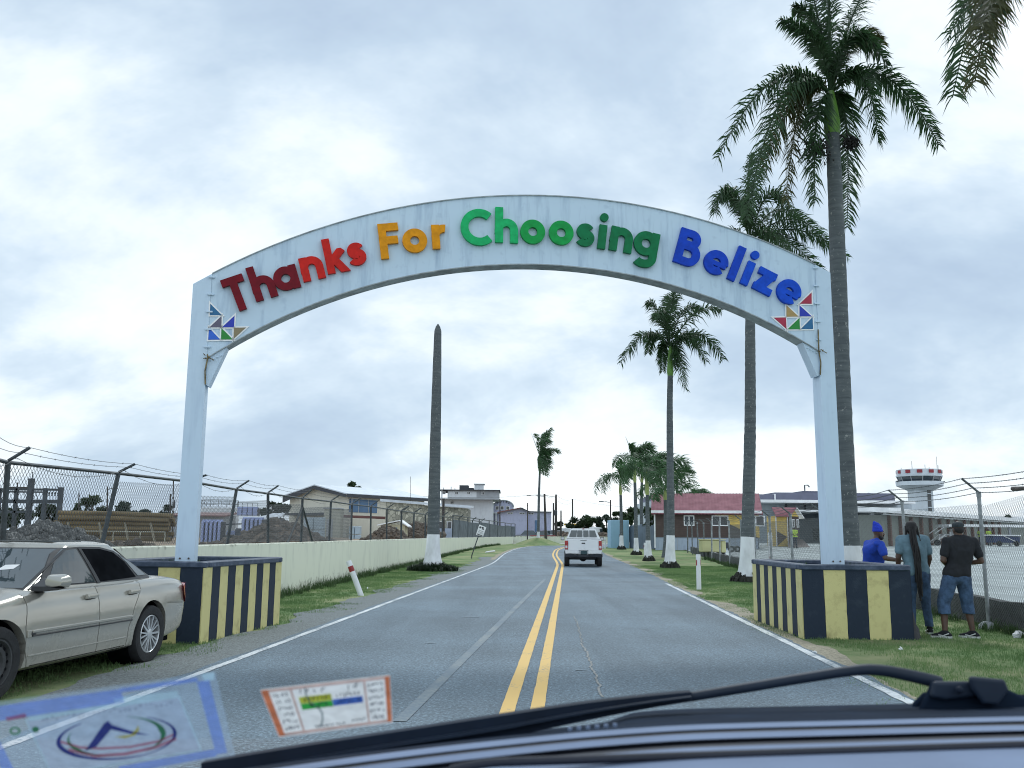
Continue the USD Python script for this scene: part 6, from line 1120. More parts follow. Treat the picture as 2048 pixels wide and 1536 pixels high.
def side_y(x, z):
    t = np.clip((z - .935) / .40, 0, 1.05); xf, xr, hw, _ = gh_edges(t); u = np.clip((x - xr) / (xf - xr), 0, 1); return hw * (1 - .075 * (2 * u - 1) ** 2 - .10 * np.clip(-(2 * u - 1) - .4, 0, 1) ** 2 * 1.5)
def front_x(y, z):
    t = np.clip((z - .935) / .40, 0, 1.05); xf, xr, hw, _ = gh_edges(t); return xf - .10 * (y / hw) ** 2 + .0
def rear_x(y, z):
    t = np.clip((z - .935) / .40, 0, 1.05); xf, xr, hw, _ = gh_edges(t); return xr + .08 * (y / hw) ** 2
def greenhouse():
    S = []
    lev = [(t, 1.0, 0.0) for t in np.linspace(-.12, 1, 10)] + [(1, .97, .018), (1, .90, .034), (1, .75, .048), (1, .4, .058), (1, .05, .06)]
    for t, shrink, dz in lev:
        xf, xr, hw, z_ = gh_edges(max(t, -.12) if t > 0 else t if t > 0 else 0); z_ = .935 + .40 * t; L_ = []
        ysf = np.linspace(-1, 1, 15); hf = float(side_y(xf, z_)); hr = float(side_y(xr, z_))
        for q in ysf: L_.append((float(front_x(q * hf, z_)), q * hf))
        for x in np.linspace(xf - .10, xr + .08, 22)[1:-1]: L_.append((x, float(side_y(x, z_))))
        for q in ysf[::-1]: L_.append((float(rear_x(q * hr, z_)), q * hr))
        for x in np.linspace(xr + .08, xf - .10, 22)[1:-1]: L_.append((x, -float(side_y(x, z_))))
        L_ = np.array(L_); c = np.array([(xf + xr) / 2, 0]); L_ = c + (L_ - c) * shrink; S.append(np.column_stack([L_, np.full(len(L_), z_ + dz)]))
    return loft(S)
def onside(poly, sg, out=.005):                        # flat outline (x, z) laid on the greenhouse side, in small pieces so that it follows the curve
    poly = affinity.affine_transform(poly, [1, 0, 0, .9412, 0, .0267]); m = MB(); x0, z0, x1, z1 = poly.bounds
    for a in np.arange(x0, x1, .09):
        for b in np.arange(z0, z1, .11):
            p = poly.intersection(sbox(a, b, a + .09, b + .11))
            for g_ in getattr(p, 'geoms', [p]):
                if g_.geom_type != 'Polygon' or g_.area < 1e-6: continue
                tm = trimesh.creation.extrude_polygon(g_, .01, engine='earcut'); v = np.array(tm.vertices); o = np.where(v[:, 2] > .005, out, out - .012)
                m.add(np.column_stack([v[:, 0], sg * (side_y(v[:, 0], v[:, 1]) + o), v[:, 1]]), tm.faces[:, ::-1] if sg > 0 else tm.faces)
    return m
rw_ = gr(297, 1325); fw_ = gr(8, 1399); dirv = unit(fw_ - rw_); yaw = math.atan2(dirv[1], dirv[0]); leftv = np.array([-dirv[1], dirv[0], 0])
org = rw_ + dirv * WBASE - leftv * .90 + AZ * .0
car = thing('parked_sedan', 'dusty champagne-silver sedan parked on the left verge with a black steel front wheel', 'car', org, yaw)
bd_ = sedan_body().to_mesh(); obj('body', (bd_.vert_properties[:, :3], bd_.tri_verts), SILVER, car, smooth=32)
obj('cabin', greenhouse(), SILVER, car, smooth=38)
G1 = Polygon([(-.80, 1.005), (-1.17, 1.31), (-1.30, 1.352), (-1.52, 1.366), (-1.565, 1.0)]); G2 = Polygon([(-1.665, 1.0), (-1.615, 1.366), (-1.95, 1.36), (-2.20, 1.315), (-2.36, 1.20), (-2.44, 1.02)]); G3 = Polygon([(-2.50, 1.03), (-2.41, 1.19), (-2.30, 1.285), (-2.52, 1.19), (-2.74, 1.03)])
DLO = Polygon([(-.66, .988), (-1.10, 1.32), (-1.27, 1.378), (-1.6, 1.39), (-1.97, 1.382), (-2.24, 1.335), (-2.50, 1.22), (-2.82, 1.01), (-2.80, .99)])
for sg in (1, -1):
    obj('window_surround', onside(DLO, sg, .004), TRIMB, car)
    for k, g_ in enumerate((G1, G2, G3)):
        obj('side_window', onside(g_, sg, .008), CARGLASS if (k != 1 or sg < 0) else DARKIN, car, label='wound-down rear door window' if (k == 1 and sg > 0) else None)
    pil = Polygon([(-1.60, .985), (-1.555, 1.375), (-1.60, 1.375), (-1.66, .985)]); obj('door_pillar', onside(pil, sg, .011), TRIMB, car)
    # waist moulding, side moulding, sill
    bw = lambda z: .92
    for z_, h_, x0, x1, mm in ((.565, .026, -.42, -2.16, CHROME if False else SILVER), (.525, .012, -.42, -2.16, TRIMB)):
        obj('side_moulding', MB().cbox((x1, .905, z_ - h_ / 2) if sg > 0 else (x1, -.935, z_ - h_ / 2), (x0, .935, z_ + h_ / 2) if sg > 0 else (x0, -.905, z_ + h_ / 2), .004), mm, car)
    obj('side_moulding', MB().cbox((-.42, .90, .515) if sg > 0 else (-.42, -.925, .515), (-.36, .925, .58) if sg > 0 else (-.36, -.90, .58), .004), SILVER, car)
    obj('sill_trim', MB().cbox((-2.1, .885, .335) if sg > 0 else (-2.1, -.905, .335), (-.42, .905, .350) if sg > 0 else (-.42, -.885, .350), .003), SILVER, car)
    for hx in (-1.36, -2.18):
        h_ = obj('door_handle', MB().tm(manifold3d.Manifold.hull_points(np.array([(hx + dx, sg * (.90 + dy), .835 + dz) for dx in (-.10, .10) for dy in (0, .03) for dz in (-.022, .022)] + [(hx + dx, sg * .935, .835 + dz) for dx in (-.07, .07) for dz in (-.016, .016)]))), SILVER, car, smooth=40)
        obj('handle_recess', MB().box((hx - .05, sg * .9 - .02, .805), (hx + .05, sg * .9 + .021, .822)), DARKIN, h_)
    mr = manifold3d.Manifold.hull_points(np.array([(x, sg * y, z - .035) for x, y, z in [(-.62, .93, 1.0), (-.62, 1.12, 1.0), (-.62, 1.15, 1.04), (-.62, 1.14, 1.10), (-.62, 1.08, 1.125), (-.62, .93, 1.12), (-.55, .93, 1.0), (-.52, 1.10, 1.02), (-.51, 1.12, 1.06), (-.53, 1.09, 1.10), (-.54, .95, 1.11), (-.53, .93, 1.06)]]))
    mo = obj('door_mirror', MB().tm(mr), SILVER, car, smooth=45); obj('mirror_base', MB().tm(manifold3d.Manifold.hull_points(np.array([(x, sg * y, z - .035) for x in (-.70, -.52) for y in (.80, .95) for z in (.965, 1.01)] + [(-.63, sg * 1.10, .957), (-.55, sg * 1.08, .957), (-.72, sg * .79, 1.05)]))), TRIMB, mo); obj('mirror_glass', MB().quad((-.623, sg * .95, .977), (-.623, sg * 1.12, .977), (-.623, sg * 1.11, 1.07), (-.623, sg * .95, 1.073)), CARGLASS, mo)
    obj('tail_lamp', MB().tm(manifold3d.Manifold.hull_points(np.array([(x, sg * y, z) for x, y, z in [(-3.50, .855, .66), (-3.50, .835, .85), (-3.71, .70, .62), (-3.69, .68, .86), (-3.60, .80, .62), (-3.60, .79, .86), (-3.45, .85, .83)]]))), REDL, car, smooth=40)
    obj('headlamp', MB().tm(manifold3d.Manifold.hull_points(np.array([(x, sg * y, z) for x, y, z in [(.60, .845, .62), (.62, .80, .76), (.88, .45, .58), (.84, .45, .72), (.82, .68, .60), (.80, .66, .735)]]))), CLEARL, car, smooth=40)
    obj('indicator', MB().cbox((-.02 - .45, sg * .918 - .012, .535), (-.41, sg * .918 + .014, .562), .003), TRIMB, car)
    wheel(car, 0, sg * .90, RW, sg, 'steel' if sg > 0 else 'steel'); wheel(car, -WBASE, sg * .905, RW, sg, 'alloy')
    for x in (0, -WBASE):                              # wheel-well liners
        obj('wheel_well', MB().lathe([(RW + .05, -.30), (RW + .05, -.03), (.0, -.30)][:2] + [(RW + .05, -.30), (0, -.30)], 30, frame((x, sg * .86, RW + .005), [1, 0, 0], [0, 0, 1], [0, -1, 0]) if sg < 0 else frame((x, sg * .86, RW + .005), [-1, 0, 0], [0, 0, 1], [0, 1, 0])), DARKIN, car)
wsP = Polygon([(-.70, .985), (.70, .985), (.585, 1.345), (.52, 1.372), (-.52, 1.372), (-.585, 1.345)]).segmentize(.07); tmw = trimesh.creation.extrude_polygon(wsP, .01, engine='earcut')
def onfront(poly, out, rear=False):
    tm = trimesh.creation.extrude_polygon(poly.segmentize(.07), .01, engine='earcut'); v = np.array(tm.vertices); o = np.where(v[:, 2] > .005, out, out - .012); fxn = (rear_x(v[:, 0], v[:, 1]) - o) if rear else (front_x(v[:, 0], v[:, 1]) + o); return np.column_stack([fxn, v[:, 0], v[:, 1]]), (tm.faces if not rear else tm.faces[:, ::-1])
def gridglass(y0f, y1f, z0, z1, out, rear=False, n=14):
    z0, z1 = z0 * .9412 + .0267, z1 * .9412 + .0267
    Z_ = np.linspace(z0, z1, n); P = np.zeros((n, n, 3))
    for i, z_ in enumerate(Z_):
        t = (z_ - z0) / (z1 - z0); Y_ = np.linspace(-1, 1, n) * (y0f * (1 - t) + y1f * t); P[i, :, 1] = Y_; P[i, :, 2] = z_; P[i, :, 0] = (rear_x(Y_, z_) - out) if rear else (front_x(Y_, z_) + out)
    return MB().grid(P if not rear else P[::-1])
obj('windscreen_surround', gridglass(.74, .60, .972, 1.382, .005), TRIMB, car); obj('windscreen', gridglass(.71, .575, .99, 1.37, .009), CARGLASS, car); obj('rear_screen', gridglass(.66, .53, 1.0, 1.36, .008, True), CARGLASS, car)
for k, (yy, zz_, s_) in enumerate(((.30, 1.13, .075), (-.1, 1.03, .06))): obj('windscreen_sticker', MB().add([(float(front_x(y, z)) + .013, y, z) for y, z in ((yy - s_, zz_ - .02), (yy + s_, zz_ - .005), (yy + s_ * 1.05, zz_ + .035), (yy - s_ * .8, zz_ + .03))], [(0, 1, 2, 3)]), FRAMEW, car)
for sg in (1, -1): obj('screen_pillar_line', MB().tube([(float(front_x(sg * .755 * (1 - .23 * t), .945 + .386 * t)) - .02, sg * (.765 - .19 * t), .945 + .386 * t) for t in np.linspace(0, 1, 8)], .006, 4), TRIMB, car)
obj('sunroof', MB().cbox((-1.95, -.36, 1.385), (-1.42, .36, 1.3965), .004), CARGLASS, car); obj('antenna', MB().tube([(-2.3, .2, 1.36), (-2.55, .2, 1.44)], .006, 5), TRIMB, car)
obj('grille', MB().cbox((.82, -.33, .52), (.90, .33, .68), .02), TRIMB, car); obj('underbody', MB().box((-3.4, -.7, .17), (.6, .7, .24)), DARKIN, car)

# ================================================================ WHITE PICKUP AHEAD
WPAINT = carpaint('white_pickup_paint', (.70, .72, .74), 0, .3, (.4, .39, .36), .2); BUMP = pm('dark_bumper', (.022, .026, .034), .6, .3, 6)
pk = gr(1167, 1135); PS = 1.0; pt = thing('pickup_truck', 'white pickup truck with canopy driving away in the right lane', 'pickup truck', (pk[0], pk[1], 0), -.06)
Zp = lambda y: (1310 - y) * .001705; Xp = lambda x: (x - 935) * .001705
m = loft([[(s * w, y, z) for s, w, z in ((-1, .70, .62), (1, .70, .62), (1, .86, .66), (1, .90, .85), (1, .905, 1.05), (1, .87, 1.25), (1, .82, 1.335), (-1, .82, 1.335), (-1, .87, 1.25), (-1, .905, 1.05), (-1, .90, .85), (-1, .86, .66))] for y in (.06, .5, 1.2, 2.4, 3.4)] + [[(s * w * .97, 4.9, z * .8) for s, w, z in ((-1, .70, .62), (1, .70, .62), (1, .86, .66), (1, .90, .85), (1, .905, 1.05), (1, .87, 1.25), (1, .82, 1.335), (-1, .82, 1.335), (-1, .87, 1.25), (-1, .905, 1.05), (-1, .90, .85), (-1, .86, .66))]])
pb2 = solid(m)
for y in (1.25, 4.1): pb2 = pb2 - manifold3d.Manifold.cylinder(2.4, .44, .44, 32).rotate([0, 90, 0]).translate([-1.2, y, .40])
k_ = pb2.to_mesh(); obj('body', (k_.vert_properties[:, :3], k_.tri_verts), WPAINT, pt, smooth=35)
obj('tailgate', MB().cbox((-.73, .0, .80), (.73, .075, 1.325), .02), WPAINT, pt); tg = obj('tailgate_handle', MB().cbox((-.085, -.012, 1.11), (.085, .01, 1.165), .01), BUMP, pt); obj('tailgate_latch', MB().cbox((-.15, -.010, 1.265), (.16, .01, 1.285), .004), BUMP, pt)
can = loft([[(-.80, y0, 1.335), (.80, y0, 1.335), (.79, y0 + .01, 1.40), (.60, y0 + dy, 1.80), (.52, y0 + dy + .03, 1.845), (-.52, y0 + dy + .03, 1.845), (-.60, y0 + dy, 1.80), (-.79, y0 + .01, 1.40)] for y0, dy in ((.10, .14), (1.6, .0), (3.2, -.25))])
obj('canopy', can, WPAINT, pt, smooth=35)
cz = lambda z: .10 + .14 * (z - 1.40) / .40
for x0, x1, x2, x3 in ((-.68, -.335, -.30, -.575), (-.30, -.045, -.045, -.285), (.0, .255, .245, .0), (.29, .655, .555, .285)):
    z0, z1 = Zp(465), Zp(283); obj('canopy_window', MB().add([(x0, cz(z0) - .008, z0), (x1, cz(z0) - .008, z0), (x2, cz(z1) - .008, z1), (x3, cz(z1) - .008, z1)], [(0, 1, 2, 3)]), CARGLASS, pt)
obj('canopy_seal', MB().box((-.79, .075, 1.332), (.79, .095, 1.352)), BUMP, pt)
for sg in (1, -1):
    obj('tail_lamp', MB().cbox((sg * .80 - .07, -.005, Zp(668)), (sg * .80 + .065, .12, Zp(585)), .015), REDL, pt); obj('reverse_lamp', MB().cbox((sg * .81 - .06, -.003, Zp(785)), (sg * .81 + .05, .12, Zp(708)), .012), CLEARL, pt); obj('lamp_housing', MB().cbox((sg * .81 - .08, .004, Zp(815)), (sg * .81 + .07, .12, Zp(575)), .01), REDL, pt)
    obj('bumper_step', MB().tm(manifold3d.Manifold.hull_points(np.array([(sg * x, y, z) for x, y, z in [(.92, .10, .66), (.92, .10, .50), (.88, -.10, .62), (.30, -.10, .60), (.25, -.10, .52), (.88, -.06, .48), (.30, .2, .48), (.62, -.12, .66)]]))), BUMP, pt, smooth=30)
    obj('bumper_chrome', MB().cbox((min(sg * .22, sg * .85), -.06, .64), (max(sg * .22, sg * .85), .06, .80), .02), WPAINT, pt)
    mr = obj('door_mirror', MB().tm(manifold3d.Manifold.hull_points(np.array([(sg * (.90 + dx), 3.1 + dy, 1.26 + dz) for dx in (.02, .20) for dy in (0, .12) for dz in (0, .18)]))), BUMP if sg < 0 else BUMP, pt); obj('mirror_glass', MB().quad((sg * .94, 3.094, 1.29), (sg * 1.08, 3.094, 1.29), (sg * 1.08, 3.094, 1.41), (sg * .94, 3.094, 1.41)), CLEARL, mr)
    for y in (1.25, 4.1): wheel(pt, sg * 0, 0, .385, 1, 'steel', .25) if False else obj('wheel', MB().lathe([(.1, -.13), (.33, -.13), (.385, -.09), (.385, .09), (.33, .13), (.1, .13)], 24, frame((sg * .79, y, .385), [0, 1, 0], [0, 0, 1], [1, 0, 0])), TYRE, pt, smooth=40)
obj('rear_valance', MB().box((-.25, -.05, .50), (.25, .06, .60)), BUMP, pt); pl_ = obj('licence_plate', MB().cbox((-.13, -.075, .62), (.17, -.06, .78), .005), pm('dark_plate', (.02, .05, .06), .5), pt); obj('underbody', MB().box((-.62, .1, .42), (.62, 4.4, .64)), BUMP, pt); obj('diff', MB().tm(trimesh.creation.icosphere(2, 1.0), frame((.0, 1.25, .40), [.17, 0, 0], [0, .17, 0], [0, 0, .15])), BUMP, pt, smooth=True); obj('axle', MB().tube([(-.7, 1.25, .39), (.7, 1.25, .39)], .06, 8), BUMP, pt); obj('third_lamp', MB().cbox((-.05, .22, 1.81), (.05, .26, 1.835), .005), REDL, pt)

# ================================================================ FAR VEHICLES (low detail, a dozen pixels each)
def farcar(label, px, py, Y, L, H, paint, rz=0, kind='car', z0=None):
    o = at(px, py, Y); o[2] = float(gz(o[0], Y)) if z0 is None else z0; t = thing('far_' + kind.replace(' ', '_') if False else kind.replace(' ', '_'), label, kind, o, rz); w = 1.7
    if kind == 'van':
        obj('body', MB().tm(loft([[(x, y, z) for y, z in ((-w / 2, .35), (w / 2, .35), (w / 2, H * .55), (w / 2 * .9, h), (-w / 2 * .9, h), (-w / 2, H * .55))] for x, h in ((-L / 2, H * .95), (-L / 2 + .1, H), (L * .25, H), (L * .42, H * .6), (L / 2, H * .55))])), paint, t, smooth=30)
        wn = [(-.38, -.12), (-.08, .18)]
    else:
        obj('body', MB().tm(loft([[(x, y, z) for y, z in ((-w / 2, .3), (w / 2, .3), (w / 2, h * .8), (w / 2 * .9, h), (-w / 2 * .9, h), (-w / 2, h * .8))] for x, h in ((-L / 2, H * .5), (-L / 2 + .15, H * .62), (L * .3, H * .62), (L / 2, H * .48))])), paint, t, smooth=30)
        obj('cabin', MB().tm(trimesh.convex.convex_hull(np.array([(x, s * y, z) for s in (1, -1) for x, y, z in ((-L * .36, .75, H * .6), (L * .2, .75, H * .6), (-L * .24, .6, H), (L * .05, .6, H))]))), CARGLASS, t); obj('roof', MB().box((-L * .24, -.6, H - .02), (L * .05, .6, H + .03)), paint, t); wn = []
    for a, b_ in wn: obj('side_window', MB().box((a * L, -w / 2 * .98 - .02, H * .58), (b_ * L, -w / 2 * .98 + .08, H * .86)), CARGLASS, t)
    for x in (-L * .3, L * .3):
        for s in (1, -1): obj('wheel', MB().lathe([(.1, -.1), (.3, -.1), (.32, 0), (.3, .1), (.1, .1)], 14, frame((x, s * w / 2 * .93, .32), [1, 0, 0], [0, 0, 1], [0, -1, 0])), TYRE, t, smooth=40)
    return t
WCAR = bmat('far_car_white', (.66, .68, .70), rough=.35); RCAR = bmat('far_car_red', (.20, .05, .05), rough=.35); GCAR = bmat('far_car_grey', (.16, .17, .19), rough=.35); BCAR = bmat('far_car_blue', (.10, .16, .30), rough=.4)
farcar('small white van parked beyond the end of the road, right of the pickup', 1196, 1068, 150, 4.6, 2.1, WCAR, 1.2, 'van', .75)
farcar('white van half hidden by the pickup canopy, left of it', 1135, 1068, 150, 3.6, 1.9, WCAR, 1.4, 'van', .75)
farcar('pale silver car at the end of the road, left of the pickup', 1117, 1066, 145, 4.2, 1.5, WCAR, .2, 'car', .8)
farcar('white car nosing out right of the far white van', 1219, 1064, 152, 4.2, 1.5, WCAR, .1, 'car', 1.0)
farcar('dark red car parked behind the windswept palm trunk', 1088, 1072, 135, 4.4, 1.55, RCAR, .1, 'car', .55)
farcar('dark grey car parked left of the windswept palm', 1052, 1072, 135, 4.4, 1.6, GCAR, 3.2, 'car', .55)
farcar('white car partly behind the windswept palm, right of its trunk', 1100, 1068, 140, 4.2, 1.5, WCAR, .3, 'car', .7)
farcar('pink-roofed pale car behind the screened fence, right of the bare trunk', 945, 1070, 125, 4.2, 1.55, pm('far_car_pink', (.42, .25, .24), .4), 3.1, 'car', 1.0)
ot_ = at(1148, 1050, 155); t = thing('boom_truck', 'lorry carrying a yellow boom over its cab, beyond the pickup', 'lorry', (ot_[0], 155, .8)); s = FPX / 155; Zz = lambda py: at(1148, py, 155)[2] - .8
obj('boom', MB().cbox((-20 / s, 0, Zz(1051)), (5 / s, .6, Zz(1047)), .05), pm('boom_yellow', (.55, .36, .06), .5), t); obj('cab', MB().cbox((5 / s, -.2, .5), (26 / s, 1.8, Zz(1048)), .12), bmat('lorry_grey', (.40, .41, .40)), t); obj('bed', MB().cbox((-18 / s, 0, .6), (5 / s, 1.8, Zz(1056)), .06), GCAR, t)
for x in (-12 / s, 18 / s): obj('wheel', MB().lathe([(.1, -.12), (.42, -.12), (.45, 0), (.42, .12), (.1, .12)], 14, frame((x, -.1, .45), [1, 0, 0], [0, 0, 1], [0, -1, 0])), TYRE, t, smooth=40)
# ================================================================ PEOPLE
ICO1 = np.array(trimesh.creation.icosphere(2, 1.0).vertices)
MF = manifold3d.Manifold
def sph(p, r): r = np.broadcast_to(np.asarray(r, float), (3,)); return np.asarray(p, float) + ICO1 * r
def hull(*balls): return MF.hull_points(np.vstack([sph(p, r) for p, r in balls]))
def chain_(pts): return [hull(a, b) for a, b in zip(pts[:-1], pts[1:])]
def fuse(parts, edge=.022, smooth=10, cut=None):
    m = MF.batch_boolean(parts, manifold3d.OpType.Add)
    if cut:
        for n_, o in cut: m = m.trim_by_plane(n_, o)
    if edge: m = m.refine_to_length(edge)
    k = m.to_mesh(); t = trimesh.Trimesh(k.vert_properties[:, :3], k.tri_verts, process=True)
    if smooth: trimesh.smoothing.filter_taubin(t, lamb=.5, nu=.52, iterations=smooth)
    return t
def hand(w, d, up, side, curl=.5, s=1.0):
    """Palm and five bent fingers at the wrist w; d: along the fingers, up: back of the hand, side: +1 thumb towards cross(d, up)."""
    d, up = unit(d), unit(up - np.dot(up, unit(d)) * unit(d)); x = np.cross(d, up) * side; o = np.asarray(w, float); P = []
    P.append(MF.hull_points(np.vstack([sph(o + d * .02 * s + x * q * .022 * s, .016 * s) for q in (-1, 1)] + [sph(o + d * .085 * s + x * q * .034 * s, .013 * s) for q in (-1, 1)])))
    for i, (off, L_) in enumerate(((.034, .070), (.012, .078), (-.011, .073), (-.033, .058))):
        p = o + d * .088 * s + x * off * s; a = curl * .5; pts = [(o + d * .06 * s + x * off * s, .010 * s), (p, .0095 * s)]
        for j in range(3):
            dd = d * math.cos(a) - up * math.sin(a); p = p + dd * L_ * s * (.42, .32, .26)[j]; pts.append((p, (.0088, .0082, .0075)[j] * s)); a += curl
        P += chain_(pts)
    t0 = o + d * .025 * s + x * .025 * s; t1 = t0 + (d * .6 + x * .75 - up * .25) * .042 * s; t2 = t1 + (d * .9 + x * .25 - up * .3) * .032 * s
    return P + chain_([(t0, .013 * s), (t1, .0105 * s), (t2, .0085 * s)])
def person(label, base, rz, J, skin, shirt, legs, shoes=None, hat=None, hair=None, far=False, hands=True, beard=None, extra=None, sleeve=.62, hem=.88, legcut=.40, longlegs=False, group=None):
    t = thing('person', label, 'person', base, rz); B = []
    sh, hp = J['sh'], J['hp']; c = lambda k: np.array(J[k], float)
    B += [hull((c('pel') + [-.085, 0, 0], .115), (c('pel') + [.085, 0, 0], .115), (c('wai') + [-.06, 0, 0], (.095, .09, .08)), (c('wai') + [.06, 0, 0], (.095, .09, .08))), hull((c('wai') + [-.06, 0, 0], (.095, .09, .08)), (c('wai') + [.06, 0, 0], (.095, .09, .08)), (c('che') + [-.085, 0, 0], (.10, .105, .10)), (c('che') + [.085, 0, 0], (.10, .105, .10))), hull((c('che') + [-.085, 0, 0], (.10, .105, .10)), (c('che') + [.085, 0, 0], (.10, .105, .10)), (c('shL') + [.03, 0, .0], .062), (c('shR') + [-.03, 0, 0], .062)), hull((c('shL') + [.05, 0, .01], .055), (c('shR') + [-.05, 0, .01], .055), (c('nec'), .055))]
    hd = c('hea'); fdir = unit(J.get('face', (0, 1, 0))); xr = unit(np.cross(fdir, AZ)); R3 = np.column_stack([xr, fdir, np.cross(xr, fdir)])
    hb = lambda p, r: (hd + R3 @ np.array(p), r)
    B += [hull((c('nec'), .054), hb((0, -.015, -.06), .058)), hull(hb((0, -.018, .03), (.074, .088, .085)), hb((0, .012, -.02), (.066, .075, .075)), hb((0, .045, -.085), (.036, .03, .03)), hb((0, .0, -.07), (.056, .06, .04)))]
    B += [hull(hb((0, .085, .005), .011), hb((0, .108, -.028), .014), hb((0, .08, -.035), .018)), hull(hb((-.014, .082, -.06), .012), hb((.014, .082, -.06), .012)), hull(hb((0, .072, -.094), .02), hb((0, .06, -.09), .02))]
    for s in (-1, 1): B += [hull(hb((s * .072, -.012, -.02), (.012, .022, .026)), hb((s * .070, -.008, -.045), (.010, .014, .012))), hull(hb((s * .030, .078, .022), .010), hb((s * .05, .070, .02), .009))]
    for S in 'LR':
        B += chain_([(c('sh' + S), .058), (c('el' + S), .042)]) + chain_([(c('el' + S), .041), ((c('el' + S) * .6 + c('wr' + S) * .4), .040), (c('wr' + S), .027)])
        B += chain_([(c('hp' + S), .092), (c('hp' + S) * .45 + c('kn' + S) * .55, .075), (c('kn' + S), .056), (c('kn' + S) * .65 + c('an' + S) * .35, .056), (c('an' + S), .037)])
        ft = unit(J['toe' + S]); B += [hull((c('an' + S) + [0, 0, -.03], .036), (c('an' + S) - ft * .04 + [0, 0, -.055], .03), (c('an' + S) + ft * .13 + [0, 0, -.06], .026))]
        if hands and not far: B += hand(c('wr' + S), J.get('hd' + S, c('wr' + S) - c('el' + S)), np.array(J.get('hu' + S, (0, 0, 1.0))), 1 if S == 'L' else -1, J.get('curl', .5))
        elif far: B.append(hull((c('wr' + S), .028), (c('wr' + S) + unit(c('wr' + S) - c('el' + S)) * .09, .028)))
    obj('body', fuse(B, .03 if far else .018, 6), skin, t, smooth=True)
    e = .020
    sp = [hull((c('pel') + [-.09, 0, .02], .125), (c('pel') + [.09, 0, .02], .125), (c('wai') + [-.07, 0, 0], .11), (c('wai') + [.07, 0, 0], .11)), hull((c('wai') + [-.07, 0, 0], .11), (c('wai') + [.07, 0, 0], .11), (c('che') + [-.09, 0, 0], .122), (c('che') + [.09, 0, 0], .122)), hull((c('che') + [-.09, 0, 0], .122), (c('che') + [.09, 0, 0], .122), (c('shL') + [.02, 0, .005], .073), (c('shR') + [-.02, 0, .005], .073)), hull((c('shL') + [.05, 0, .015], .066), (c('shR') + [-.05, 0, .015], .066), (c('nec') + [0, 0, -.025], .072))]
    for S in 'LR': m_ = c('sh' + S) * (1 - sleeve) + c('el' + S) * sleeve; sp += chain_([(c('sh' + S), .076), (m_, .068)])
    tm = fuse(sp, .03 if far else .02, 6, [((0, 0, 1.0), hem)]); g = np.random.default_rng(len(label)); V = np.array(tm.vertices)
    fold = meshkit.fbm(V * [9, 9, 5] + len(label), 3, 4) - .5; V += np.array(tm.vertex_normals) * (fold * (.0 if far else .032))[:, None]; obj('shirt', (V, tm.faces), shirt, t, smooth=True)
    sp = [hull((c('hpL'), .118), (c('hpR'), .118), (c('pel') + [-.08, 0, .06], .118), (c('pel') + [.08, 0, .06], .118))]
    for S in 'LR':
        pts = [(c('hp' + S), .118), (c('kn' + S) + [0, 0, .02], .094 if not longlegs else .078), (c('kn' + S) * .5 + c('an' + S) * .5, .088 if not longlegs else .068)] + ([(c('an' + S) + [0, 0, .0], .06)] if longlegs else []); sp += chain_(pts)
    tm = fuse(sp, .03 if far else .02, 6, [((0, 0, 1.0), legcut), ((0, 0, -1.0), -(hem + .12))]); V = np.array(tm.vertices); V += np.array(tm.vertex_normals) * ((meshkit.fbm(V * [9, 9, 5] + 3, 3, 9) - .5) * (0 if far else .030))[:, None]; obj('trousers' if longlegs else 'shorts', (V, tm.faces), legs, t, smooth=True)
    for S in 'LR':
        a, ft = c('an' + S), unit(J['toe' + S]); lat = np.array([-ft[1], ft[0], 0])
        q = obj('shoe', fuse([hull((a + [0, 0, -.012], .050), (a - ft * .055 + [0, 0, -.05], .040), (a + ft * .07 + [0, 0, -.045], .043)), hull((a + ft * .05 + [0, 0, -.045], .044), (a + ft * .165 + [0, 0, -.058], (.036, .036, .026)))], .015, 4, [((0, 0, 1.0), float(a[2]) - .078)]), shoes or BLKCLOTH, t, smooth=True)
        if not far:
            obj('sole', MB().tm(MF.hull_points(np.array([a - ft * .095 + lat * w_ * .030 for w_ in (-1, 1)] + [a + ft * .0 + lat * w_ * .048 for w_ in (-1, 1)] + [a + ft * .13 + lat * w_ * .050 for w_ in (-1, 1)] + [a + ft * .205 + lat * w_ * .022 for w_ in (-1, 1)])[:, None, :].repeat(2, 1).reshape(-1, 3) * [1, 1, 0] + np.tile([[0, 0, float(a[2]) - .092], [0, 0, float(a[2]) - .060]], (8, 1)))), SOLE, q)
            sw = MB()
            for w_ in (-1, 1): sw.tube([a + ft * .10 + lat * w_ * .047 + [0, 0, -.045], a + ft * .03 + lat * w_ * .053 + [0, 0, -.052], a - ft * .05 + lat * w_ * .043 + [0, 0, -.018]], .008, 5)
            obj('shoe_stripe', sw, SOLE, q, kind='stuff')
    if not far:
        for s in (-1, 1): obj('eye', MB().tm(trimesh.creation.icosphere(2, .011), frame(hb((s * .031, .074, .004), 0)[0], [1, 0, 0], [0, 1, 0], AZ)), EYEM, t, smooth=True)
    if hat: hat(t, hb, R3, hd)
    if hair: hair(t, hb, R3, hd)
    if beard: obj('beard', fuse([hull(hb((0, .055, -.09), (.044, .036, .036)), hb((-.05, .0, -.07), (.024, .03, .03)), hb((.05, .0, -.07), (.024, .03, .03))), hull(hb((-.025, .082, -.047), .010), hb((.025, .082, -.047), .010))], .012, 4), beard, t, smooth=True)
    if extra: extra(t, c)
    return t
SKIN = pm('dark_brown_skin', (.055, .030, .020), .5, .2, 8); SKIN2 = pm('brown_skin', (.085, .048, .034), .5, .2, 8); SOLE = pm('white_shoe_sole', (.62, .63, .64), .6, .1, 10); EYEM = pm('eye_white', (.5, .48, .45), .2, .05, 3)
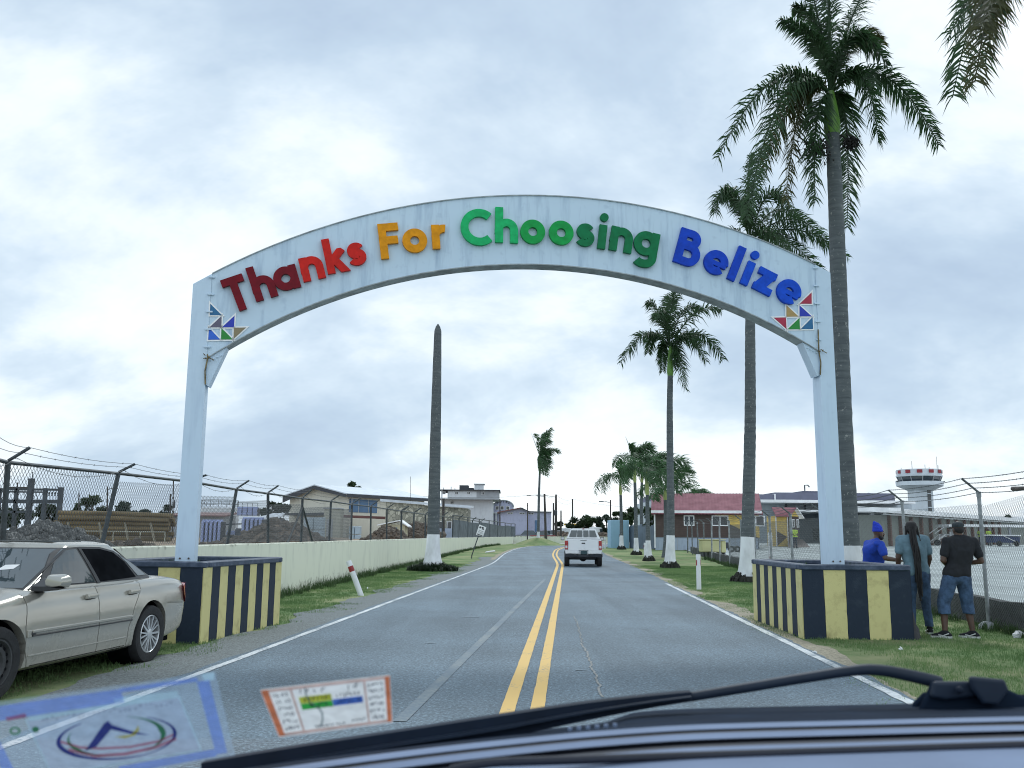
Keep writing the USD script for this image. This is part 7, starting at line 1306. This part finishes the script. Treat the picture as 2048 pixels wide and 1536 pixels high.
BLKCLOTH = pm('black_cotton', (.010, .012, .016), .95, .3, 14, bump=.3, bsc=90); BLUECLOTH = pm('royal_blue_cotton', (.012, .055, .40), .9, .15, 14, bump=.3, bsc=90); GREYBLUE = pm('grey_blue_cotton', (.12, .20, .25), .95, .18, 10, bump=.3, bsc=90); DENIM = pm('blue_denim', (.045, .085, .16), .95, .45, 9, bump=.3, bsc=110); DENIM2 = pm('light_denim', (.12, .21, .32), .95, .3, 9); HAIRM = pm('black_hair', (.008, .008, .009), .75, .4, 30); CAPM = pm('dark_cap', (.022, .032, .038), .9, .3, 14); BEAN = pm('blue_beanie_knit', (.012, .04, .46), .9, .2, 40, bump=.5, bsc=60)
HIVIS = pm('hi_vis_vest', (.42, .60, .06), .7, .1, 6); NAVY = pm('navy_trousers', (.02, .028, .045), .9, .2, 6)
def cap_hat(t, hb, R3, hd):
    q = obj('cap', fuse([hull(hb((0, -.016, .052), (.085, .100, .060)), hb((0, -.016, .032), (.083, .099, .03)))], .014, 3, [((0, 0, 1.0), float(hd[2]) + .012)]), CAPM, t, smooth=True)
    obj('cap_peak', fuse([hull(hb((-.055, .09, .025), (.02, .02, .006)), hb((.055, .09, .025), (.02, .02, .006)), hb((-.035, .155, .015), (.02, .02, .006)), hb((.035, .155, .015), (.02, .02, .006)))], .02, 2), CAPM, q, smooth=True)
    obj('cap_band', MB().tube([hd + R3 @ np.array([.062 * math.cos(a), -.092 + .0, .045 + .026 * math.sin(a)]) for a in np.linspace(0, PI, 9)], .006, 5), HAIRM, q)
    obj('hair', fuse([hull(hb((0, -.03, -.01), (.078, .082, .055)), hb((0, -.05, -.04), (.058, .05, .04)))], .016, 3), HAIRM, t, smooth=True)
def beanie(t, hb, R3, hd):
    obj('beanie', fuse([hull(hb((0, -.015, .045), (.086, .102, .05)), hb((0, -.02, .085), (.080, .094, .06))), hull(hb((0, -.02, .09), (.076, .088, .06)), hb((0, -.045, .150), (.054, .06, .03))), hull(hb((0, -.05, .145), (.048, .052, .03)), hb((0, -.075, .180), (.022, .024, .016)))], .014, 4, [((0, 0, 1.0), float(hd[2]) + .016)]), BEAN, t, smooth=True)
    obj('beanie_brim', fuse([hull(hb((0, -.013, .025), (.088, .105, .022)), hb((0, -.013, .048), (.088, .105, .022)))], .016, 3), BEAN, t, smooth=True)
def dreads(t, hb, R3, hd):
    obj('hair', fuse([hull(hb((0, -.022, .04), (.086, .10, .078)), hb((0, -.045, -.02), (.080, .075, .07)))], .016, 3), HAIRM, t, smooth=True)
    g = np.random.default_rng(3)
    m = MB()
    for i in range(30):                                 # gathered rope of dreadlocks hanging down the back
        a = g.uniform(0, 2 * PI); r0 = g.uniform(.0, .052); x0, y0 = r0 * math.cos(a), -.085 - abs(r0 * .5 * math.sin(a)); L_ = g.uniform(.78, 1.16); n = 14; z_ = np.linspace(.02, -L_, n); u = np.linspace(0, 1, n)
        P = np.stack([x0 * 1.0 + .05 * u + .014 * np.sin(u * 9 + i), y0 - .06 * np.sin(np.minimum(u * 2.4, 1) * PI / 2) * 1.0 - .035 - .02 * np.sin(u * 7 + i * 2), z_], 1); m.tube(hd + P @ R3.T, np.linspace(.017, .010, n), 6)
    obj('dreadlocks', m, HAIRM, t, smooth=60, kind='stuff')
    m = MB()
    for i in range(12):
        s = 1 if i % 2 else -1; n = 8; u = np.linspace(0, 1, n); P = np.stack([s * (.075 + .03 * u + .01 * np.sin(i)), -.03 - .06 * u + .012 * i / 6, .03 - (.22 + .02 * i) * u], 1); m.tube(hd + P @ R3.T, np.linspace(.014, .009, n), 5)
    obj('side_locks', m, HAIRM, t, smooth=60, kind='stuff')
zc_ = gr(1916, 1276); Cb = np.array([zc_[0], zc_[1], 0])
person('man in black tee, dark cap and long denim shorts facing away to the fence', Cb, 0, dict(sh=0, hp=0, pel=(.05, 0, .95), wai=(.095, .01, 1.10), che=(.135, .015, 1.32), shL=(-.065, .01, 1.455), shR=(.345, .01, 1.455), nec=(.14, .03, 1.53), hea=(.13, .05, 1.655), face=(-.15, 1, -.05),
    elL=(-.155, -.01, 1.17), wrL=(-.02, .19, 1.10), elR=(.435, -.02, 1.16), wrR=(.27, .17, 1.12), hpL=(-.05, 0, .91), hpR=(.145, 0, .91), knL=(-.165, .05, .50), knR=(.205, .06, .50), anL=(-.205, -.03, .092), anR=(.225, -.02, .092), toeL=(-.85, .35, 0), toeR=(-.55, .5, 0), huL=(0, -1, .2), huR=(0, -1, .2)), SKIN2, BLKCLOTH, DENIM, BLKCLOTH, cap_hat, hem=.86, legcut=.36, sleeve=.66)
Bb = np.array([6.44, 15.1, 0]); Bb[0] = (1818 - 1024) / FPX * 15.1
person('man in grey-blue tee with very long black dreadlocks beside the right planter', Bb, 0, dict(sh=0, hp=0, pel=(.02, 0, .96), wai=(.02, .01, 1.11), che=(.0, .02, 1.33), shL=(-.195, .02, 1.475), shR=(.195, .01, 1.475), nec=(0, .03, 1.535), hea=(0, .055, 1.665), face=(.25, 1, -.05),
    elL=(-.25, .02, 1.19), wrL=(-.21, .14, .97), elR=(.255, .02, 1.18), wrR=(.22, .13, .95), hpL=(-.08, 0, .92), hpR=(.12, 0, .92), knL=(-.09, .03, .50), knR=(.15, .03, .50), anL=(-.11, -.02, .092), anR=(.17, -.02, .092), toeL=(-.2, 1, 0), toeR=(.3, 1, 0), huL=(-1, 0, 0), huR=(1, 0, 0)), SKIN, GREYBLUE, DENIM, BLKCLOTH, None, dreads, hem=.86, legcut=.12, sleeve=.62, longlegs=True)
Ab = np.array([0, 16.35, 0]); Ab[0] = (1738 - 1024) / FPX * 16.35
person('bearded man in blue tee and tall blue beanie leaning on the right planter', Ab, 0, dict(sh=0, hp=0, pel=(.02, .1, .93), wai=(.02, .06, 1.08), che=(.03, .0, 1.28), shL=(-.02, .17, 1.395), shR=(.05, -.19, 1.385), nec=(.06, 0, 1.47), hea=(.105, -.005, 1.595), face=(1, .12, -.06),
    elL=(.16, .22, 1.17), wrL=(.36, .12, 1.14), elR=(.09, -.30, 1.16), wrR=(.33, -.27, 1.125), hpL=(.0, .19, .90), hpR=(.02, .0, .90), knL=(.05, .22, .49), knR=(.09, .0, .49), anL=(.0, .22, .092), anR=(.02, -.01, .092), toeL=(1, .2, 0), toeR=(1, -.1, 0), huL=(0, 0, 1), huR=(0, 0, 1), curl=.25), SKIN2, BLUECLOTH, NAVY, BLKCLOTH, beanie, None, beard=HAIRM, hem=.84, legcut=.12, longlegs=True)
far_J = dict(sh=0, hp=0, pel=(0, 0, .95), wai=(0, 0, 1.10), che=(0, .01, 1.32), shL=(-.2, 0, 1.45), shR=(.2, 0, 1.45), nec=(0, .02, 1.53), hea=(0, .03, 1.65), face=(.2, -1, 0), elL=(-.26, .04, 1.18), wrL=(-.10, -.16, 1.10), elR=(.26, .04, 1.18), wrR=(.10, -.16, 1.12), hpL=(-.09, 0, .91), hpR=(.09, 0, .91), knL=(-.10, 0, .5), knR=(.11, .04, .5), anL=(-.11, 0, .09), anR=(.13, .03, .09), toeL=(-.2, -1, 0), toeR=(.3, -1, 0))
for px, py, Y, lb in ((1775, 1087, 96, 'airport worker in yellow-green vest standing before the terminal columns'), (1590, 1084, 79, 'worker in green hi-vis vest standing by the small hut'), (1962, 1086, 98, 'worker in hi-vis vest left of the blue baggage trailer'), (1979, 1086, 99, 'second hi-vis worker, partly behind the blue baggage trailer')):
    o = at(px, py, Y); o[2] = float(gz(o[0], Y)) + .05; person(lb, o, 0, far_J, SKIN, HIVIS, NAVY, None, lambda t, hb, R3, hd: obj('hair', fuse([hull(hb((0, -.02, .04), (.08, .09, .07)), hb((0, -.04, .0), (.07, .06, .05)))], .03, 2), HAIRM, t), far=True, hem=.9, legcut=.1, longlegs=True)
# ================================================================ BOLLARDS, SIGN, LITTER
WPOST = streaky('white_post_paint', (.70, .72, .74), (.4, .42, .44), .4, .5, (6, 6, 3)); REFL = pm('red_reflector', (.24, .018, .022), .35, .15, 10)
def bollard(label, base, h=1.02, r=.062, lean=(0, 0), full=True, name='guide_post', seed=0):
    t = thing(name, label, 'guide post', base); ax = lambda z_: np.array([lean[0] * z_, lean[1] * z_, z_])
    zs = [-.1, h * .66, h * .66, h * .84, h * .84, h]
    obj('lower_post', MB().tube([ax(-.1), ax(h * .69)], r, 14), WPOST, t, smooth=50); obj('upper_post', MB().tube([ax(h * .845), ax(h - .02), ax(h)], [r, r, r * .88], 14), WPOST, t, smooth=50)
    if full: obj('red_band', MB().tube([ax(h * .69), ax(h * .845)], r * 1.002, 14), REFL, t, smooth=50)
    else:
        obj('middle_post', MB().tube([ax(h * .69), ax(h * .845)], r * .995, 14), WPOST, t, smooth=50)
        for a0, a1 in ((PI * .98, PI * 1.24), (PI * 1.76, PI * 2.02)):
            P = np.array([[ax(z_) + [r * 1.04 * math.cos(a), r * 1.04 * math.sin(a), 0] for a in np.linspace(a0, a1, 5)] for z_ in (h * .685, h * .845)]); obj('reflector', MB().grid(P[:, ::-1]), REFL, t)
    return t
b = gr(722, 1191); tp = at(697, 1122, b[1] + .05); bollard('white guide post with a red band, leaning left before the cream wall', b, tp[2], .068, ((tp - b)[0] / tp[2], .05))
bollard('upright white guide post with red reflectors on the right verge', gr(1398, 1180), 1.0, .066, (.0, 0), False)
for px, py, Y, lb in ((1210.5, 1103, 84, 'tiny white guide post beside the far pickup, in front of the pale blue cabin'), (1290, 1111, 62, 'small white guide post between two whitewashed palm bases')):
    o = at(px, py, Y); o[2] = float(gz(o[0], Y)); bollard(lb, o, .95, .07, (0, 0), False)
# leaning notice
pb_ = gr(942.7, 1117); Y = pb_[1]; n_ = thing('leaning_sign', 'white notice board leaning on a bent dark post by the wall', 'sign', pb_); rel = lambda px, py, dy=0: at(px, py, Y + dy) - pb_
obj('post', MB().tube([rel(943, 1119), rel(943.6, 1111), rel(957.5, 1070), rel(960, 1062, .03)], .035, 7), FENCE_STEEL, n_, smooth=60)
tl, tr, br, bl_ = rel(958.7, 1049, -.05), rel(972.6, 1054.5, -.05), rel(966, 1073.3, -.05), rel(951.8, 1069.6, -.05); m = MB(); dn_ = np.array([0, .035, 0])
m.add([tl, tr, br, bl_, tl + dn_, tr + dn_, br + dn_, bl_ + dn_], [(0, 3, 2, 1), (4, 5, 6, 7), (0, 1, 5, 4), (1, 2, 6, 5), (2, 3, 7, 6), (3, 0, 4, 7)]); obj('board', m, FRAMEW, n_)
sx, sy = (tr - tl), (bl_ - tl); sp = lambda u, v: tl + sx * u + sy * v + np.array([0, -.012, 0])
for u0, u1, v0, v1, mm in ((.12, .34, .12, .30, FASCIA), (.40, .72, .10, .20, FASCIA), (.50, .80, .22, .32, FASCIA), (.18, .82, .46, .52, GREYC), (.14, .86, .60, .65, GREYC), (.22, .8, .71, .75, GREYC), (.12, .88, .84, .92, FASCIA)):
    obj('print', MB().quad(sp(u0, v1), sp(u1, v1), sp(u1, v0), sp(u0, v0)), mm, n_)
a, b = gr(972, 1106), gr(989, 1104); obj('broken_post', MB().tube([a + [0, 0, .06], b + [0, 0, .07]], .06, 9), WPOST, smooth=50, label='broken white guide post lying in the grass past the notice', cat='post')
g = np.random.default_rng(77)
for px, py, lb in ((1630, 1268 + 40, 'small pale scrap of litter on the grass below the right planter'), (1800, 1300, 'pale pebble on the grass in front of the right planter'), (2035, 1275, 'white plastic litter at the fence footing, right edge'), (735, 1178, 'white scrap of paper on the grass behind the leaning guide post')):
    o = gr(px, py); m = MB(); 
    for k in range(3): A, _ = np.linalg.qr(g.normal(size=(3, 3))); s = .035 if px != 2035 else .11; m.tm(OCT, frame(g.uniform(-.6, .6, 3) * s + [0, 0, s * .5], A[:, 0] * s, A[:, 1] * s * .6, A[:, 2] * s * .4))
    q = thing('litter', lb, 'litter', o); obj('scrap', m, FRAMEW, q)
# ================================================================ THE VEHICLE THE PICTURE IS TAKEN FROM
def line_(pts):
    p = np.array(pts, float); f = PchipInterpolator(p[:, 0], p[:, 1]); return lambda x: f(np.asarray(x, float))
DASH = pm('dashboard_vinyl', (.15, .20, .305), .85, .10, 6, bump=.25, bsc=400, bd=.001); DASHG = pm('dashboard_groove', (.006, .010, .022), .7, .2, 8); COWL = pm('cowl_plastic', (.010, .018, .034), .9, .3, 10, spec=.08); RUBBER = pm('wiper_black', (.007, .013, .026), .7, .3, 10, spec=.2); WMETAL = pm('wiper_arm_black', (.010, .018, .034), .55, .2, 10, spec=.3)
veh = thing('vehicle_front', 'grey dashboard, dark cowl and wiper of the vehicle the view is taken from', 'vehicle', (0, 0, 0))
L0 = line_([(200, 1612), (450, 1556), (640, 1526), (850, 1499), (1024, 1480), (1195, 1464), (1400, 1451), (1700, 1443), (2048, 1435), (2500, 1428)])
XS = np.linspace(250, 2450, 90)
def sheet(lines): return np.array([[at(x, float(f(x)), Y) for f, Y in lines] for x in XS])
o_ = lambda d0, d1: (lambda x: L0(x) + np.interp(x, [400, 1024, 2048], [d0 * 1.15, d0, d1]))
rid = MB().grid(sheet([(o_(-2, -2), .845), (o_(0, 0), .835), (o_(4, 4), .828), (o_(9, 7), .820)])); obj('dash_lip', rid, DASH, veh, smooth=60)
obj('dash_groove', MB().grid(sheet([(o_(9, 7), .8195), (o_(12, 11), .822), (o_(17, 15), .806)])), DASHG, veh, smooth=60)
obj('dash_ridge', MB().grid(sheet([(o_(16, 14.5), .808), (o_(20, 17), .802), (o_(26, 22), .796), (o_(30, 26), .790)])), DASH, veh, smooth=60)
obj('dash_groove', MB().grid(sheet([(o_(29, 25.5), .7905), (o_(38, 32), .796), (o_(47, 41), .765)])), DASHG, veh, smooth=60)
obj('dash_top', MB().grid(sheet([(o_(46, 40), .767), (o_(54, 46), .752), (o_(80, 70), .72), (o_(150, 140), .60), (o_(330, 330), .42)])), DASH, veh, smooth=60)
m = MB(); q = np.linspace(0, 1, 30)
arc_ = [(870 + 150 * t, 1537 - 24 * math.sin(t * PI / 2) ) for t in q] + [(1020 + 1100 * t, 1513 - 36 * t) for t in q[1:]]
m.tube([at(x, y + 22, .735) + [0, 0, .004] for x, y in arc_ if x > 900], .0035, 6); obj('dash_seam', m, DASHG, veh, smooth=60)
C_up = line_([(200, 1590), (420, 1540), (760, 1494), (1000, 1466), (1215, 1443), (1262, 1426), (1340, 1419), (1600, 1412), (1830, 1407), (2100, 1400), (2500, 1392)])
obj('cowl', MB().grid(np.array([[at(x, float(L0(x)) + 6, .85), at(x, float(L0(x)) - 4, .90), at(x, float(C_up(x)) * .45 + float(L0(x)) * .55, 1.0), at(x, float(C_up(x)) + 3, 1.12), at(x, float(C_up(x)), 1.16), at(x, float(C_up(x)) + 14, 1.24)] for x in XS])), COWL, veh, smooth=60)
for k in range(6): obj('cowl_slot', MB().cyl(at(1140 + 18 * k, 1461 - 1.6 * k, .885), at(1140 + 18 * k, 1455 - 1.6 * k, .885), .0022, n=6), DASH, veh)
# wiper: arm with joint cover, blade below it
def ribbon(top, bot, Y, th=.012):
    m = MB(); V = []
    for (x, y0), (x2, y1) in zip(top, bot): V.append([at(x, y0, Y), at(x2, y1, Y), at(x2, y1, Y) + [0, th, 0], at(x, y0, Y) + [0, th, 0]])
    V = np.array(V); n = len(V); F = []
    for i in range(n - 1):
        for j in range(4): F.append((i * 4 + j, (i + 1) * 4 + j, (i + 1) * 4 + (j + 1) % 4, i * 4 + (j + 1) % 4))
    F += [(0, 1, 2, 3), ((n - 1) * 4 + 3, (n - 1) * 4 + 2, (n - 1) * 4 + 1, (n - 1) * 4)]
    return m.add(V.reshape(-1, 3), F)
wt_ = line_([(400, 1527), (560, 1500), (760, 1469), (1000, 1432), (1200, 1403), (1385, 1384)]); wb_ = line_([(400, 1590), (560, 1556), (760, 1517), (1000, 1478), (1130, 1450), (1290, 1418), (1388, 1402)])
xs_ = np.linspace(402, 1383, 40)
wip = obj('wiper_blade', ribbon([(x, float(wt_(x))) for x in xs_], [(x + 2, float(wb_(x))) for x in xs_], 1.06, .016), RUBBER, veh, smooth=30)
obj('blade_rib', ribbon([(x, float(wt_(x)) * .52 + float(wb_(x)) * .48) for x in xs_], [(x, float(wt_(x)) * .38 + float(wb_(x)) * .62) for x in xs_], 1.052, .012), WMETAL, wip, smooth=30)
m = MB(); am = line_([(1378, 1394), (1500, 1374), (1620, 1354), (1700, 1342), (1735, 1339), (1765, 1341), (1800, 1347), (1880, 1366)]); xs_ = np.linspace(1378, 1880, 40)
m.tube([at(x, float(am(x)), 1.07) for x in xs_], np.interp(xs_, [1378, 1700, 1880], [.0052, .0058, .0075]), 10); arm_ = obj('wiper_arm', m, WMETAL, veh, smooth=60)
blob = lambda pts, Y, th: MB().tm(MF.hull_points(np.vstack([sph(at(x, y, Y + d), .004) for x, y in pts for d in (0, th)])))
pv = obj('wiper_pivot', blob([(1868, 1371), (1860, 1392), (1850, 1408), (1945, 1374), (2000, 1380), (2070, 1412), (1840, 1432), (2090, 1440)], 1.05, .05), COWL, veh, smooth=45)
obj('pivot_cap', blob([(1945, 1360), (2003, 1366), (2008, 1378), (1990, 1402), (1968, 1400), (1950, 1376)], 1.03, .04), WMETAL, pv, smooth=45); obj('pivot_body', blob([(1872, 1370), (1935, 1370), (1945, 1385), (1890, 1392), (1868, 1388)], 1.04, .03), WMETAL, pv, smooth=45); obj('pivot_nut', MB().tm(MF.hull_points(sph(at(1919, 1380, 1.03), .004))), RUBBER, pv); obj('cowl_corner', blob([(1832, 1410), (1850, 1392), (2120, 1398), (2120, 1446), (1832, 1438)], 1.09, .03), COWL, pv, smooth=45)
# windscreen
GO, GN = np.array([0, .845, 1.322]), unit([0, -.75, -1.0]); gl_ = lambda px, py, off=.0: plane_hit(px, py, GO + GN * off, GN)
up_ = unit(np.cross([1.0, 0, 0], GN)); up_ = up_ if up_[2] > 0 else -up_
TINT = usdkit.material(stage, '/World/Looks/windscreen_glass', {'t': ('transparent_bsdf', {'color': (.915, .972, 1.0)})}, [], surface='t.BSDF')
obj('windscreen', MB().quad(GO - [1.3, 0, 0], GO + [1.3, 0, 0], GO + up_ * 1.0 + [1.2, 0, 0], GO + up_ * 1.0 - [1.2, 0, 0]), TINT, veh)
def film(name, col, alpha, transl=.5):
    return usdkit.material(stage, f'/World/Looks/{name}', {'tc': ('texture_coordinate', {}), 'n': ('noise_texture', {'scale': 90, 'detail': 4}), 'r': ('rgb_ramp', {'ramp': [(.3, tuple(c * .85 for c in col)), (.7, tuple(min(1, c * 1.1) for c in col))]}), 'd': ('diffuse_bsdf', {}), 't': ('translucent_bsdf', {}), 'm': ('mix_closure', {'fac': transl}), 'x': ('transparent_bsdf', {}), 'a': ('mix_closure', {'fac': alpha})},
        [('tc.object', 'n.vector'), ('n.fac', 'r.fac'), ('r.color', 'd.color'), ('r.color', 't.color'), ('d.BSDF', 'm.closure1'), ('t.BSDF', 'm.closure2'), ('x.BSDF', 'a.closure1'), ('m.closure', 'a.closure2')], surface='a.closure')
def decal(t, name, poly, off, mat, stuff=False):       # a flat print on the glass, drawn as an outline
    for g_ in [poly]:
        m = MB()
        for p in getattr(g_, 'geoms', [g_]):
            if p.area < .5: continue
            tm = trimesh.creation.extrude_polygon(p, .01, engine='earcut'); v = np.array(tm.vertices); k = v[:, 2] < .005; idx = -np.ones(len(v), int); idx[k] = np.arange(k.sum()); f = tm.faces[np.all(k[tm.faces], 1)]
            m.add(np.array([gl_(x, y, off) for x, y in v[k, :2]]), idx[f])
        return obj(name, m, mat, t, kind='stuff' if stuff else None)
pp = thing('permit_sticker', 'white permit sticker with orange border and yellow, green and blue bars', 'sticker', (0, 0, 0))
Q = np.array([(522.7, 1381), (778, 1352), (783, 1443.4), (559.4, 1473)])
uv = lambda u, v: tuple((1 - u) * (1 - v) * Q[0] + u * (1 - v) * Q[1] + u * v * Q[2] + (1 - u) * v * Q[3])
rect = lambda u0, u1, v0, v1: Polygon([uv(u0, v0), uv(u1, v0), uv(u1, v1), uv(u0, v1)])
PAPER = film('sticker_paper', (.70, .72, .72), .97); ORG = film('sticker_orange', (.80, .24, .10), .95); PINK = film('sticker_pink', (.78, .52, .46), .95); YLW = film('sticker_yellow', (.62, .66, .06), .96); GRN = film('sticker_green', (.03, .50, .07), .96); BLU = film('sticker_blue', (.06, .18, .62), .96); INK = film('sticker_ink', (.04, .05, .09), .8)
decal(pp, 'paper', rect(.0, 1, 0, 1).buffer(2, join_style=1), .0015, PAPER)
decal(pp, 'orange_edge', rect(-.005, .05, .0, 1.0), .0022, ORG); decal(pp, 'orange_edge', rect(.965, 1.005, 0, 1.0), .0022, ORG); decal(pp, 'pink_edge', rect(.05, .965, 0, .055), .0022, PINK); decal(pp, 'pink_edge', rect(.05, .965, .945, 1.0), .0022, PINK)
decal(pp, 'divider', rect(.215, .232, .055, .945), .0022, PINK); decal(pp, 'divider', rect(.795, .81, .055, .945), .0022, PINK)
decal(pp, 'yellow_bar', rect(.265, .525, .235, .375), .0022, YLW); decal(pp, 'green_bar', rect(.265, .525, .378, .51), .0022, GRN); decal(pp, 'blue_bar', rect(.527, .775, .36, .505), .0022, BLU)
g = np.random.default_rng(15); marks = []
def scrawl(u0, u1, v0, v1, n, gap=.3):
    w_ = (u1 - u0) / n
    for i in range(n):
        if g.random() < .12: continue
        a = u0 + w_ * i; b_ = a + w_ * (1 - gap); c = [uv(g.uniform(a, b_), g.uniform(v0, v1)) for _ in range(4)]; marks.append(LineString(c).buffer(1.1))
for r_ in range(6):
    v = .10 + r_ * .143; scrawl(.075, .20, v, v + .075, 5); scrawl(.825, .95, v, v + .075, 5)
scrawl(.27, .77, .075, .19, 8, .4); scrawl(.56, .76, .25, .33, 7); scrawl(.30, .50, .27, .34, 6); scrawl(.30, .50, .41, .48, 6); scrawl(.56, .76, .40, .46, 7); scrawl(.33, .60, .87, .92, 9); scrawl(.66, .78, .84, .89, 5)
decal(pp, 'print', unary_union(marks), .003, INK, True)
decal(pp, 'tear', LineString([uv(.335, .06), uv(.33, .2), uv(.345, .38), uv(.40, .5), uv(.42, .62), uv(.41, .76), uv(.38, .9)]).buffer(2.0), .003, film('sticker_tear', (.20, .27, .30), .75))
vs = thing('windscreen_decal', 'clear film decal with blue border and an oval mountain emblem', 'sticker', (0, 0, 0))
Q2 = np.array([(-70, 1416), (428, 1347), (467, 1508), (20, 1592)]); 
def q2(u, v): return tuple((1 - u) * (1 - v) * Q2[0] + u * (1 - v) * Q2[1] + u * v * Q2[2] + (1 - u) * v * Q2[3])
r2 = lambda u0, u1, v0, v1: Polygon([q2(u0, v0), q2(u1, v0), q2(u1, v1), q2(u0, v1)])
CLEARF = film('decal_film', (.26, .36, .48), .34); WHT = film('decal_white_panel', (.36, .44, .58), .5); BLF = film('decal_blue', (.09, .19, .62), .55); CYN = film('decal_cyan_line', (.42, .62, .72), .5); NVY = film('decal_navy', (.02, .03, .22), .93); DGR = film('decal_green', (.02, .17, .06), .9); REDF = film('decal_red', (.36, .08, .14), .72); YLF = film('decal_yellow', (.50, .46, .08), .85)
decal(vs, 'film', r2(0, 1, 0, 1).buffer(3), .0012, CLEARF)
decal(vs, 'blue_border', r2(.01, .62, .03, .19), .002, BLF); decal(vs, 'blue_border', r2(.62, .93, .02, .07), .002, BLF); decal(vs, 'blue_border', r2(.925, .975, .07, .97), .002, BLF); decal(vs, 'blue_border', r2(.50, .925, .90, .99), .002, BLF); decal(vs, 'blue_border', r2(.02, .07, .40, 1), .002, BLF); decal(vs, 'white_corner', Polygon([(405, 1350), (426, 1347), (427, 1358), (410, 1360)]).buffer(2), .0026, CYN)
inner = Polygon([(52, 1440), (358, 1394), (402, 1500), (104, 1548)]); decal(vs, 'white_panel', inner, .002, WHT); decal(vs, 'panel_outline', inner.buffer(2).difference(inner.buffer(-1.2)), .0026, CYN); decal(vs, 'panel_top_line', Polygon([(55, 1432), (228, 1406), (228, 1397), (355, 1382), (356, 1392), (230, 1413), (60, 1442)]), .003, CYN)
ell = lambda cx_, cy_, rx, ry, rot: affinity.rotate(affinity.scale(Point(cx_, cy_).buffer(1, 48), rx, ry), rot)
def crescent(a0, a1, rx, ry, w0, w1, c=(233, 1476), rot=-5, n=60):
    t = np.radians(np.linspace(a0, a1, n)); w_ = np.interp(np.linspace(0, 1, n), [0, .5, 1], [w0, w1, w0]); o = [(rx * math.cos(a), ry * math.sin(a)) for a in t]; i = [((rx - k) * math.cos(a), (ry - k * .45) * math.sin(a)) for a, k in zip(t, w_)]
    return affinity.translate(affinity.rotate(Polygon(o + i[::-1]).buffer(0), rot, origin=(0, 0)), *c)
decal(vs, 'oval_ring', unary_union([crescent(60, 235, 121, 43, 3, 13), crescent(-58, 62, 121, 43, 2, 8)]), .0034, NVY); decal(vs, 'green_arc', unary_union([crescent(95, 205, 98, 37, 1, 10, (232, 1474)), crescent(-75, 55, 100, 40, 1, 13, (232, 1474))]), .0036, DGR)
decal(vs, 'red_sweep', unary_union([LineString([(123, 1484), (160, 1495), (200, 1497), (260, 1494), (320, 1482), (345, 1470)]).buffer(2.4), LineString([(140, 1500), (190, 1512), (250, 1508), (310, 1495), (350, 1478)]).buffer(3.2)]), .0038, REDF)
decal(vs, 'mountain_stroke', Polygon([(170, 1502), (208, 1447), (216, 1442), (224, 1450), (262, 1462), (300, 1470), (262, 1468), (222, 1459), (192, 1494)]), .0042, NVY); decal(vs, 'yellow_bird', Polygon([(228, 1474), (262, 1469), (274, 1456), (276, 1450), (279, 1460), (270, 1471), (250, 1477)]), .0044, YLF)
marks = []
for k in range(26): x = 85 + k * 10.3; marks.append(Point(x + g.uniform(-2, 2), 1440 - (x - 85) * .135 + 4 * g.uniform(-1, 1)).buffer(g.uniform(2, 3.6)))
decal(vs, 'faint_print', unary_union(marks), .0044, film('decal_faint_ink', (.16, .20, .28), .45), True)
decal(vs, 'red_smudge', Polygon([(12, 1436), (50, 1428), (52, 1434), (15, 1441)]).buffer(1), .003, REDF); decal(vs, 'small_ring', ell(30, 1462, 11, 8, 0).difference(ell(30, 1462, 7, 4.5, 0)), .003, DGR); decal(vs, 'small_ring', ell(71, 1459, 7, 6, 0), .003, DGR)
